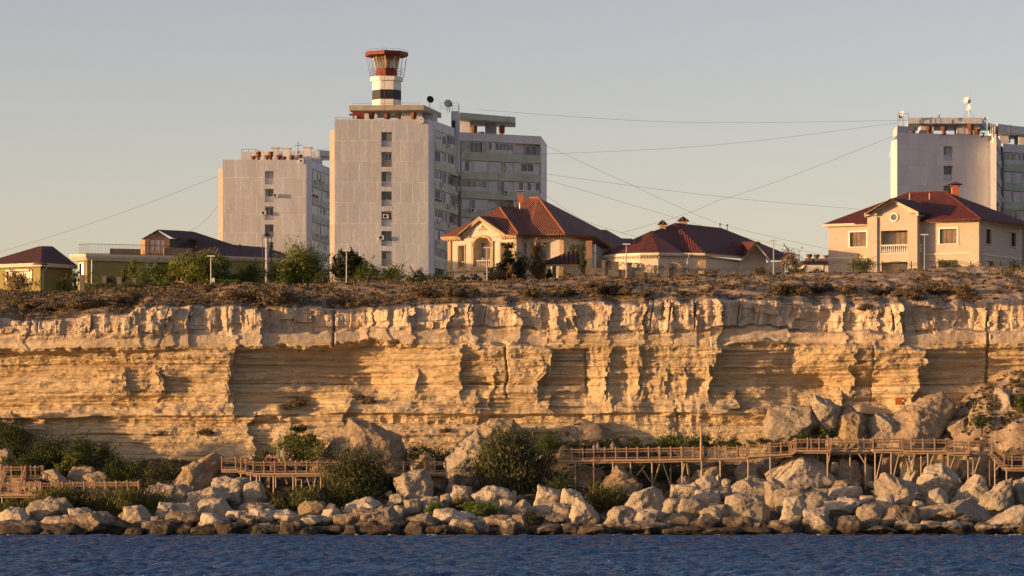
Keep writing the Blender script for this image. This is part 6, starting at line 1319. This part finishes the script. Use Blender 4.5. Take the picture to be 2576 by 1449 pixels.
for i in range(9):
    t = i/8; p = st_(r3, 1958+120*t, 395+112*t, 304); m.box(p[0]-.22, p[0]+.22, 304, 306.3, p[2]-.06, p[2])
m.build('stair_treads', DECK, br_)
m = MB(); p, q = st_(r3, 212, 388, 304), st_(r3, 245, 360, 304); m.loft([(p[0], 304, p[2]-.2), (p[0], 306.4, p[2]-.2), (p[0], 306.4, p[2]), (p[0], 304, p[2])], [(q[0], 304, q[2]-.2), (q[0], 306.4, q[2]-.2), (q[0], 306.4, q[2]), (q[0], 304, q[2])]); m.build('ramp', DECK, br_)
for c, x, yt, yb, Y in ((r2, 555, 455, 530, 304.2), (r2, 717, 455, 520, 304.2), (r2, 885, 455, 500, 304.2), (r2, 1040, 450, 520, 304.2), (r2, 1228, 450, 660, 304.2), (r2, 1390, 450, 640, 306), (r2, 1493, 445, 600, 304.2), (r2, 1550, 445, 580, 306), (r2, 1663, 440, 510, 304.2), (r2, 1826, 438, 570, 304.2), (r2, 2070, 430, 470, 304.2),
        (r3, 20, 400, 490, 304.2), (r3, 435, 372, 450, 306), (r3, 522, 372, 530, 304.2), (r3, 720, 372, 440, 305.5), (r3, 855, 372, 480, 305.5), (r3, 940, 368, 640, 304.2), (r3, 1080, 368, 590, 304.2), (r3, 1240, 376, 480, 306), (r3, 1343, 376, 460, 306), (r3, 1403, 378, 620, 304.2), (r3, 1543, 378, 480, 306), (r3, 1580, 392, 570, 304.2), (r3, 1755, 392, 460, 306), (r3, 1800, 404, 570, 305.1), (r3, 1942, 404, 470, 306), (r3, 1990, 425, 650, 304.2), (r3, 2092, 528, 560, 304.2)): leg(br_, c, x, yt, Y, None, yb)
for c, x, yt, xb, yb in ((r2, 1300, 450, 1240, 640), (r2, 1320, 450, 1385, 645), (r2, 1165, 480, 1090, 570), (r2, 1145, 520, 1215, 620), (r2, 1515, 450, 1497, 560), (r2, 1530, 450, 1545, 560), (r3, 545, 372, 520, 520), (r3, 795, 375, 860, 480), (r3, 1000, 375, 950, 600), (r3, 1150, 375, 1100, 580), (r3, 1195, 380, 1240, 520), (r3, 1295, 378, 1245, 500), (r3, 1455, 382, 1415, 500), (r3, 1642, 392, 1590, 530), (r3, 1860, 404, 1810, 550), (r3, 2030, 480, 2000, 520)): leg(br_, c, x, yt, 304.6, xb, yb)
# ================================================================== lamps, signs
def lamp(c, x, y0, y1, Y, label, box=False, cams=False, two=True):
    p = on(c, x, y0, Y); b = on(c, x, y1, Y); r = empty('street_lamp', (p[0], Y, b[2]-.8), label, 'street lamp', 'lamp posts along the cliff top path')
    m = MB(); m.tube((p[0], Y, b[2]-.8), (p[0], Y, p[2]), .085, 8, .05); m.build('pole', GREYM, r)
    m = MB(); m.box(p[0]-.42, p[0]+.42, Y-.14, Y+.14, p[2]-.02, p[2]+.05); m.loft([(p[0]-.42, Y-.14, p[2]+.05), (p[0]+.42, Y-.14, p[2]+.05), (p[0]+.42, Y+.14, p[2]+.05), (p[0]-.42, Y+.14, p[2]+.05)], [(p[0]-.35, Y-.1, p[2]+.11), (p[0]+.35, Y-.1, p[2]+.11), (p[0]+.35, Y+.1, p[2]+.11), (p[0]-.35, Y+.1, p[2]+.11)]); m.build('lamp_head', WHITE2, r)
    if box: m = MB(); m.box(p[0]+.1, p[0]+.4, Y-.15, Y+.1, b[2]+.6, b[2]+1.1); m.build('control_box', WHITE2, r)
    if cams:
        for s in (-1, 1): m = MB(); m.tube((p[0], Y, p[2]-1.05), (p[0]+s*.4, Y, p[2]-1.1), .03, 5); m.ball((p[0]+s*.45, Y, p[2]-1.15), .1); m.build('security_camera', WHITE2, r)
lamp(cA, 1853, 425, 705, 354, 'pale lamp post with a small box, in front of the yellow green willow', True)
lamp(cC, 234, 1138, 1390, 354, 'pale lamp post at the foot of tower 9, before the ragged pine')
lamp(cG, 633, 768, 1135, 354, 'pale lamp post with two cameras before the arched balcony of the cream villa', False, True)
lamp(cH, 463, 376, 745, 354, 'pale lamp post before the rounded front of the low stone house')
lamp(cH, 1976, 339, 702, 353, 'tall pale lamp post standing right of the gable of the low stone house')
lamp(cI, 884, 1038, 1305, 354, 'slim pale lamp post in front of the beige two storey villa')
p = on(r2, 1658, 140, 303.9); q = on(r2, 1658, 432, 303.9); r = empty('boardwalk_lamp', (p[0], 303.9, q[2]), 'thick brown lamp post rising from the right boardwalk', 'lamp post')
m = MB(); m.tube(q, p, .11, 8); m.build('pole', WOOD, r); m = MB(); m.box(p[0]-.05, p[0]+.45, 303.7, 304.1, p[2]-.02, p[2]+.12); m.build('lamp_head', GREYM, r)
sb = empty('notice_board', (on(cW, 1295, 480, 306)[0], 306, on(cW, 0, 480, 306)[2]-1), 'mint green notice board between two timber posts above the middle boardwalk', 'sign')
for x in (1240, 1350):
    p, q = on(cW, x, 222 if x < 1300 else 212, 306), on(cW, x, 640, 306); m = MB(); m.box(p[0]-.09, p[0]+.09, 305.9, 306.1, q[2]-.5, p[2]); m.build('post', WOOD, sb)
MINT = simple('mint_green_board', (.33, .56, .40), .5, .15, 2); p, q = on(cW, 1254, 250, 306), on(cW, 1336, 370, 306); m = MB(); m.box(p[0], q[0], 305.95, 306.02, q[2], p[2]); m.build('board', MINT, sb)
x = wx(2268.6, 320); z = wz(1008, 320); fy = float(face_y(np.array([x]), np.array([z]))[0]); zb_ = float(beach_z(np.array([x]), np.array([min(fy-.6, 321)]))[0])
os_ = empty('warning_sign', (x, fy-.6, zb_), 'small square orange sign at the foot of the cliff, above the huge dark boulder', 'sign'); m = MB(); m.box(x-.34, x+.34, fy-.62, fy-.57, z-.34, z+.34); m.build('sign_panel', simple('orange_panel', (.42, .12, .02), .6, .15, 2), os_)
m = MB(); m.tube((x, fy-.55, min(zb_, z)-.3), (x, fy-.55, z), .04, 6); m.build('post', GREYM, os_)
# ================================================================== walls, fences, garden structures
def pillarwall(label, c, pil, wall, Y, base, mat, iron=True, arcs=True):
    x = on(c, pil[0][0], 0, Y)[0]; r = empty('pillared_wall', (x, Y, base), label, 'garden wall'); tops = []
    for x0, x1, y0 in pil:
        p, q = on(c, x0, y0, Y), on(c, x1, 0, Y); m = MB(); m.box(p[0], q[0], Y-.22, Y+.22, base-1, p[2]-.12); m.box(p[0]-.06, q[0]+.06, Y-.28, Y+.28, p[2]-.12, p[2]); m.build('pillar', mat, r); tops.append((p[0], q[0], p[2]))
    if wall:
        m = MB()
        for (xa, ya), (xb, yb) in zip(wall[:-1], wall[1:]): a, b = on(c, xa, ya, Y), on(c, xb, yb, Y); m.loft([(a[0], Y-.12, base-1), (a[0], Y+.12, base-1), (a[0], Y+.12, a[2]), (a[0], Y-.12, a[2])], [(b[0], Y-.12, base-1), (b[0], Y+.12, base-1), (b[0], Y+.12, b[2]), (b[0], Y-.12, b[2])])
        m.build('low_wall', mat, r)
    for (a0, a1, az), (b0, b1, bz) in zip(tops[:-1], tops[1:]):
        m = MB(); w = b0-a1; h = min(.42*w, .8); z0 = min(az, bz)-.35
        for k in (0, .22):
            pts = [(a1+w*i/10, Y, z0-k*.6+h*math.sin(math.pi*i/10)) for i in range(11)]; m.path(pts, .022, 4)
        for i in range(1, 10): m.tube((a1+w*i/10, Y, z0-1.2), (a1+w*i/10, Y, z0+h*math.sin(math.pi*i/10)+.12), .014, 4)
        m.build('iron_arch', DARKM, r)
    return r
pillarwall('grey stone pillared wall with iron arches before the long olive house', cA, [(703, 745, 588), (898, 936, 597), (1028, 1068, 607), (1163, 1197, 617)], [(745, 660), (1000, 672), (1200, 690)], 357, 26, STB)
pillarwall('stone wall of pillars and iron arches before the round fronted house', cH, [(212, 246, 537), (338, 384, 552), (470, 518, 562), (618, 648, 583), (743, 779, 590), (864, 900, 592), (992, 1030, 610), (1122, 1166, 624), (1256, 1282, 630)], [(98, 618), (500, 640), (900, 690), (1280, 715)], 359, 26.5, STB)
def ironfence(label, c, xs, yt, yb, Y, up=True, mat=RUST):
    r = empty('iron_fence', (on(c, xs[0], 0, Y)[0], Y, 26), label, 'fence')
    for x in xs: p, q = on(c, x, yt, Y), on(c, x, yb, Y); m = MB(); m.box(p[0]-.05, p[0]+.05, Y-.05, Y+.05, q[2]-1, p[2]); m.build('fence_post', mat, r)
    for a, b in zip(xs[:-1], xs[1:]):
        p, q = on(c, a, yt, Y), on(c, b, yb, Y); w = q[0]-p[0]; H = p[2]-q[2]; m = MB()
        for k in (0, .18):
            m.path([(p[0]+w*i/10, Y, q[2]+H*.72-k+(.34*math.sin(math.pi*i/10) if up else -.2*math.sin(math.pi*i/10))) for i in range(11)], .02, 4)
        m.tube((p[0], Y, q[2]+.1), (q[0], Y, q[2]+.1), .02, 4); n = max(3, int(w/.22))
        for i in range(1, n): t = i/n; m.tube((p[0]+w*t, Y, q[2]-.4), (p[0]+w*t, Y, q[2]+H*.72+(.34*math.sin(math.pi*t) if up else -.2*math.sin(math.pi*t))+.08), .011, 4)
        m.build('fence_panel', DARKM, r)
ironfence('low wire fence with bowed tops in front of the olive houses and garden bushes', cA, [965, 1198, 1433, 1652, 1870, 2100, 2320], 672, 735, 355.5)
ironfence('low bowed fence at the foot of tower 9', cC, [60, 130, 310, 500, 700, 890], 1325, 1390, 355.5)
ironfence('rusty bowed iron fence before the gable of the round fronted house', cH, [150, 440, 724, 1012, 1135, 1306, 1395, 1512, 1604, 1895, 2195, 2490], 620, 712, 355)
ironfence('wavy iron fence in front of the beige two storey villa', cI, [105, 330, 555, 782, 1045, 1243, 1475, 1700], 1240, 1335, 354.5, True, DARKM)
ironfence('thin iron fence below the arched balcony of the cream villa', cG, [245, 460, 640, 860], 1040, 1120, 356)
bp = empty('brick_pillar', (on(cG, 1805, 0, 359)[0], 359, 26), 'tall square pillar, bright brick above grey stone, right of the gazebo', 'pillar'); p, q = on(cG, 1773, 682, 359), on(cG, 1842, 888, 359)
m = MB(); m.box(p[0], q[0], 359, 359.9, q[2], p[2]); m.build('brick_shaft', m_stone('sunlit_brick', (.42, .25, .14), .25, .09, .35, .7), bp); m = MB(); m.box(p[0]+.08, q[0]-.04, 359.05, 359.85, 25.5, q[2]); m.build('stone_base', STB, bp)
def gazebo(label, c, eave, apex, posts, Y, lattice=None):
    r = empty('gazebo', (on(c, eave[0], 0, Y)[0]+2, Y+1.5, 26), label, 'gazebo'); D = 3.4
    a, b = on(c, eave[0], eave[2], Y), on(c, eave[1], eave[2], Y); t0, t1 = on(c, apex[0], apex[2], Y+D/2), on(c, apex[1], apex[2], Y+D/2); A, B = (a[0], Y+D, a[2]), (b[0], Y+D, b[2])
    R = MB(); roofpoly(R, [a, b, t1, t0], .1); roofpoly(R, [b, B, t1], .1); roofpoly(R, [a, t0, A], .1); roofpoly(R, [A, t0, t1, B], .1); R.build('roof', TILE_B, r)
    m = MB(); m.box(a[0]+.1, b[0]-.1, Y+.05, Y+.2, a[2]-.32, a[2]-.12); m.box(a[0]+.1, a[0]+.25, Y, Y+D, a[2]-.32, a[2]-.12); m.box(b[0]-.25, b[0]-.1, Y, Y+D, a[2]-.32, a[2]-.12); m.build('eave_beam', ST_T, r)
    for x0, x1 in posts:
        p, q = on(c, x0, 0, Y+.2), on(c, x1, 0, Y+.2)
        for yy in (Y+.2, Y+D-.7): m = MB(); m.box(p[0], q[0], yy, yy+.45, 25.5, a[2]-.3); m.build('post', STB, r)
    if lattice:
        p, q = on(c, lattice[0], lattice[2], Y+.35), on(c, lattice[1], lattice[3], Y+.35); m = MB(); w, h = q[0]-p[0], p[2]-q[2]; s = .28; n = int((w+h)/s)
        for i in range(n):
            for sg in (0, 1):
                t = i*s; x0, z0 = (t, 0) if t < w else (w, t-w); x1, z1 = (0, t) if t < h else (t-h, h)
                if sg: x0, x1 = w-x0, w-x1
                m.tube((p[0]+x0, Y+.35+sg*.03, q[2]+z0), (p[0]+x1, Y+.35+sg*.03, q[2]+z1), .035, 4)
        m.box(p[0], q[0], Y+.3, Y+.42, p[2], p[2]+.08); m.build('lattice_panel', ST_T, r)
gazebo('garden gazebo with a dark red hipped roof and lattice side, right of the cream villa', cG, (1232, 1775, 942), (1600, 1710, 795), [(1255, 1302), (1385, 1430), (1720, 1760)], 360, (1440, 1712, 975, 1100))
gazebo('small dark roofed gazebo sunk among bushes under the willow', cA, (1525, 1795, 632), (1640, 1665, 572), [(1560, 1580), (1740, 1760)], 357.2)
# ================================================================== overhead cables
CAB = [([(-40, 646), (548, 443)], 500, 'cable rising from the left edge to the shorter tower block'), ([(475, 582), (548, 518)], 500, 'short thin cable meeting the left tower block above the brown roof'),
 ([(1205, 276), (1700, 313), (2258, 303)], 488, 'topmost cable between tower 9 and the right tower block'), ([(1362, 388), (1790, 371), (2258, 309)], 488, 'second cable between tower 9 and the right tower block, rising to the right'),
 ([(1362, 360), (1600, 472), (1810, 568), (2085, 627)], 480, 'steep cable falling from the top of tower 9 behind the round house roof'), ([(1362, 449), (1570, 508), (1815, 584), (2085, 645)], 480, 'cable falling from the middle of tower 9 to the low white building'),
 ([(1362, 436), (1800, 497), (2160, 526)], 484, 'nearly level cable from tower 9 passing behind the beige villa'), ([(1562, 586), (1810, 517), (2250, 341)], 484, 'cable climbing from the round house roof to the right tower block'),
 ([(1362, 484), (1470, 560), (1625, 602)], 470, 'lowest cable from tower 9, touching the cream villa roof'), ([(752, 362), (830, 371)], 510, 'short cable from the antenna of the left tower block to tower 9')]
for pts, Y, lab in CAB:
    m = MB(); P = []
    for (xa, ya), (xb, yb) in zip(pts[:-1], pts[1:]):
        for i in range(12): P.append((xa+(xb-xa)*i/12, ya+(yb-ya)*i/12))
    P.append(pts[-1]); n = len(P)
    if len(pts) == 2: P = [(x, y+9*math.sin(math.pi*i/(n-1))) for i, (x, y) in enumerate(P)]
    else:   # smooth the kinks
        for _ in range(30): P = [P[0]]+[(b[0], (a[1]+2*b[1]+c[1])/4) for a, b, c in zip(P[:-2], P[1:-1], P[2:])]+[P[-1]]
    m.path([W(x, y, Y) for x, y in P], .016, 4); o = m.build('overhead_cable', simple('dull_cable', (.08, .075, .07), .8) if 'CABM' not in globals() else CABM); CABM = o.data.materials[0]; tag(o, lab, 'cable', 'overhead cables')
# ================================================================== people
SKIN = simple('skin', (.42, .22, .14), .6, .1, 5)
CM = {}
def cloth(c):
    if c not in CM: CM[c] = simple('cloth', c, .85, .15, 8)
    return CM[c]
def skinned(name, J, E, R, mat, root, parent, sub=1):
    me = bpy.data.meshes.new(name); me.from_pydata(J, E, []); me.update(); o = link(name, me, mat, parent)
    md = o.modifiers.new('skin', 'SKIN'); md.use_smooth_shade = True
    sv_ = me.skin_vertices[0].data if me.skin_vertices else None
    if sv_ is None:
        import bmesh
        bm = bmesh.new(); bm.from_mesh(me); L = bm.verts.layers.skin.verify(); bm.verts.ensure_lookup_table()
        for v, r in zip(bm.verts, R): v[L].radius = (r, r)
        bm.verts[root][L].use_root = True; bm.to_mesh(me); bm.free()
    else:
        for i, r in enumerate(R): sv_[i].radius = (r, r)
        sv_[root].use_root = True
    s = o.modifiers.new('sub', 'SUBSURF'); s.levels = sub; s.render_levels = sub; return o
def person(loc, label, shirt, trouser, hair, pose='stand', h=1.72, yaw=0.0, lean=0.0, bare=False, hat=False, group=None):
    r = empty('person', loc, label, 'person', group); k = h/1.75; ca, sa = math.cos(yaw), math.sin(yaw)
    sit = pose == 'sit'; hp = .50 if sit else .92
    def T(x, y, z):      # local: x right, -y forward
        y2 = y-lean*max(0, z-hp); return ((x*ca-y2*sa)*k, (x*sa+y2*ca)*k, z*k)
    st = .16 if pose == 'walk' else 0
    kn = [(-.10, -.42, .50), (.11, -.42, .48)] if sit else [(-.09, -.04-st, .50), (.09, -.02+st*.4, .50)]
    an = [(-.11, -.44, .09), (.12, -.36, .09)] if sit else [(-.10, .02-st*1.3, .09), (.10, .04+st*1.6, .10)]
    hipl, hipr = (-.09, 0, hp), (.09, 0, hp); s0 = hp
    J = [(0, 0, s0+.03), hipl, kn[0], an[0], (an[0][0], an[0][1]-.16, .04), hipr, kn[1], an[1], (an[1][0], an[1][1]-.16, .04), (0, .0, s0+.22), (0, 0, s0+.45), (0, 0, s0+.555), (0, -.01, s0+.64), (0, -.015, s0+.76), (0, -.01, s0+.80), (0, -.10, s0+.68)]
    E = [(0, 1), (1, 2), (2, 3), (3, 4), (0, 5), (5, 6), (6, 7), (7, 8), (0, 9), (9, 10), (10, 11), (11, 12), (12, 13), (13, 14), (12, 15)]
    Rr = [.115, .085, .058, .040, .034, .085, .058, .040, .034, .115, .125, .052, .080, .085, .05, .014]
    arms = []
    for sd in (-1, 1):
        sh = (sd*.175, 0, s0+.46); el = (sd*.235, .04, s0+.20); wr = (sd*.20, -.16, s0+.06) if not sit else (sd*.12, -.26, s0+.14); pl = (wr[0]*.97, wr[1]-.05, wr[2]-.04)
        b = len(J); J += [sh, el, wr, pl]; E += [(10, b), (b, b+1), (b+1, b+2), (b+2, b+3)]; Rr += [.060, .042, .028, .030]; arms.append((sh, el))
        for f, (dx, L) in enumerate(((-.028, .075), (-.010, .088), (.009, .082), (.027, .065))):
            J.append((pl[0]+dx, pl[1]-L*.6, pl[2]-L*.7)); E.append((b+3, len(J)-1)); Rr.append(.009)
        J.append((pl[0]-sd*.05, pl[1]-.02, pl[2]+.0)); E.append((b+2, len(J)-1)); Rr.append(.010)
    skinned('body', [T(*j) for j in J], E, [q*k for q in Rr], SKIN, 0, r)
    # shirt
    J = [(0, 0, s0+.0), (0, 0, s0+.24), (0, 0, s0+.47)]; E = [(0, 1), (1, 2)]; Rr = [.142, .140, .150]
    for sh, el in arms:
        b = len(J); m_ = tuple(a+(c-a)*(.75 if bare else 1.1) for a, c in zip(sh, el)); J += [sh, m_]; E += [(2, b), (b, b+1)]; Rr += [.078, .058]
    skinned('shirt', [T(*j) for j in J], E, [q*k for q in Rr], cloth(shirt), 0, r)
    J = [(0, 0, s0+.04)]; E = []; Rr = [.148]
    for hpj, kj, aj in ((hipl, kn[0], an[0]), (hipr, kn[1], an[1])):
        b = len(J); lo = tuple(a+(c-a)*(.15 if bare else .9) for a, c in zip(kj, aj)); J += [hpj, kj, lo]; E += [(0, b), (b, b+1), (b+1, b+2)]; Rr += [.108, .080, .062]
    skinned('trousers', [T(*j) for j in J], E, [q*k for q in Rr], cloth(trouser), 0, r)
    m = MB(); c = T(0, .012, s0+.745); b = r.location; m.ball((b.x+c[0], b.y+c[1], b.z+c[2]), .108*k, 1.0, 10, 7)
    if hat: c = T(0, -.02, s0+.77); m.tube((b.x+c[0], b.y+c[1], b.z+c[2]-.01), (b.x+c[0], b.y+c[1], b.z+c[2]+.01), .17*k, 10)
    m.build('hat' if hat else 'hair', cloth(hair), r, True)
    m = MB()
    for sd in (-1, 1): c = T(sd*.032, -.098, s0+.705); m.ball((b.x+c[0], b.y+c[1], b.z+c[2]), .012*k, 1, 6, 4)
    m.build('eyes', cloth((.02, .015, .012)), r)
    m = MB()
    for aj in an:
        c = T(aj[0], aj[1]-.07, .045); m.ball((b.x+c[0], b.y+c[1], b.z+c[2]), .085*k, .5, 8, 5)
    m.build('shoes', cloth((.05, .045, .04)), r); return r
HD = (.03, .018, .012); zM = st_(cW, 1500, 722, 303)[2]; zL = st_(r0, 200, 746, 298)[2]; GP = 'people on the boardwalks'
c4 = crop(0, 1720, 7.2441); c5 = crop(2080, 1620, 4.1548); c6 = crop(3400, 1560, 4.8295)
def at(c, x, Y, z): return (on(c, x, 0, Y)[0], Y, z)
person(at(c4, 1095, 299.1, zL), 'person in a dark shirt and pale shorts on the left boardwalk', (.03, .03, .05), (.55, .42, .33), HD, 'walk', 1.72, .6, .12, True, group=GP)
person(at(c4, 1190, 299.6, zL), 'person in a deep purple top with a white cap on the left boardwalk', (.09, .02, .09), (.03, .02, .04), (.55, .5, .48), 'stand', 1.62, .9, .1, hat=True, group=GP)
person(at(c4, 1300, 299.3, zL), 'person in dark clothes and a red cap on the left boardwalk', (.02, .02, .03), (.02, .02, .03), (.45, .06, .04), 'stand', 1.5, -.6, .1, hat=True, group=GP)
person(at(cW, 1045, 304.4, zM), 'person in an olive shirt standing on the middle boardwalk', (.13, .12, .07), (.05, .045, .04), HD, 'stand', 1.75, .4, group=GP)
person(at(cW, 1088, 304.9, zM), 'white haired person in a pale shirt on the middle boardwalk', (.35, .28, .24), (.10, .09, .09), (.6, .55, .5), 'stand', 1.68, -.2, group=GP)
person(at(cW, 1130, 303.9, zM), 'person in a dark purple top and pale trousers on the middle boardwalk', (.10, .012, .05), (.50, .38, .30), HD, 'walk', 1.70, .2, group=GP)
person(at(cW, 1178, 304.3, zM), 'person in a bright magenta jacket on the middle boardwalk', (.36, .02, .11), (.36, .15, .15), HD, 'walk', 1.74, -.4, group=GP)
def bench(c, x, Y, z, label, w=1.5):
    p = at(c, x, Y, z); r = empty('bench', p, label, 'bench'); m = MB(); m.box(p[0]-w/2, p[0]+w/2, Y-.2, Y+.25, z+.38, z+.44); m.build('seat', WOOD, r)
    for s in (-1, 1): m = MB(); m.box(p[0]+s*w*.4-.04, p[0]+s*w*.4+.04, Y-.18, Y+.22, z, z+.38); m.build('leg', DARKM, r)
bench(cW, 1490, 304.6, zM, 'bench under the seated person with the white cap', 1.0); bench(cW, 1670, 304.6, zM, 'bench under the pair of seated people', 1.5); bench(cW, 1290, 304.8, zM, 'empty dark bench between the standing group and the seated people', 1.1)
person(at(cW, 1490, 304.6, zM), 'seated person in a pale lilac top, white cap and dark jeans', (.50, .40, .42), (.03, .035, .06), (.75, .68, .62), 'sit', 1.68, .1, .1, hat=True, group=GP)
person(at(cW, 1605, 304.6, zM), 'seated person in pinkish clothes, left of a pair on the middle boardwalk', (.42, .26, .24), (.35, .24, .22), HD, 'sit', 1.55, -.3, .1, group=GP)
person(at(cW, 1690, 304.6, zM), 'seated person in a rose top and black trousers, right of a pair', (.42, .16, .15), (.015, .015, .02), (.10, .04, .02), 'sit', 1.68, .9, .25, group=GP)
person(at(cW, 190, 304.2, zM+.35), 'child in white and pink by the big leaning slab', (.5, .35, .34), (.25, .05, .05), HD, 'stand', 1.15, .4, group=GP)
zR_ = st_(r2, 760, 445, 304)[2]
person(at(c5, 450, 305.3, zR_), 'person all in black at the left end of the right boardwalk', (.015, .015, .015), (.02, .02, .02), HD, 'stand', 1.70, .3, group=GP)
person(at(c5, 618, 305.6, zR_), 'person in a cream shirt half behind a taller walker in white', (.50, .42, .36), (.03, .03, .04), HD, 'walk', 1.68, 1.2, group=GP)
person(at(c5, 672, 305.0, zR_), 'taller walker in a white t-shirt and dark shorts', (.60, .56, .62), (.03, .03, .04), HD, 'walk', 1.80, 1.3, group=GP, bare=True)
person(at(c5, 905, 305.2, zR_), 'walker in a lilac t-shirt right of the pair in white', (.34, .26, .36), (.05, .035, .03), HD, 'stand', 1.78, .2, group=GP, bare=True)
zq = st_(r3, 1850, 392, 305)[2]
person(at(c6, 1365, 306.2, zq), 'person in a dark jacket over a pink shirt, before the tall spiky rock', (.05, .035, .05), (.10, .08, .08), HD, 'stand', 1.75, -.9, .1, group=GP)
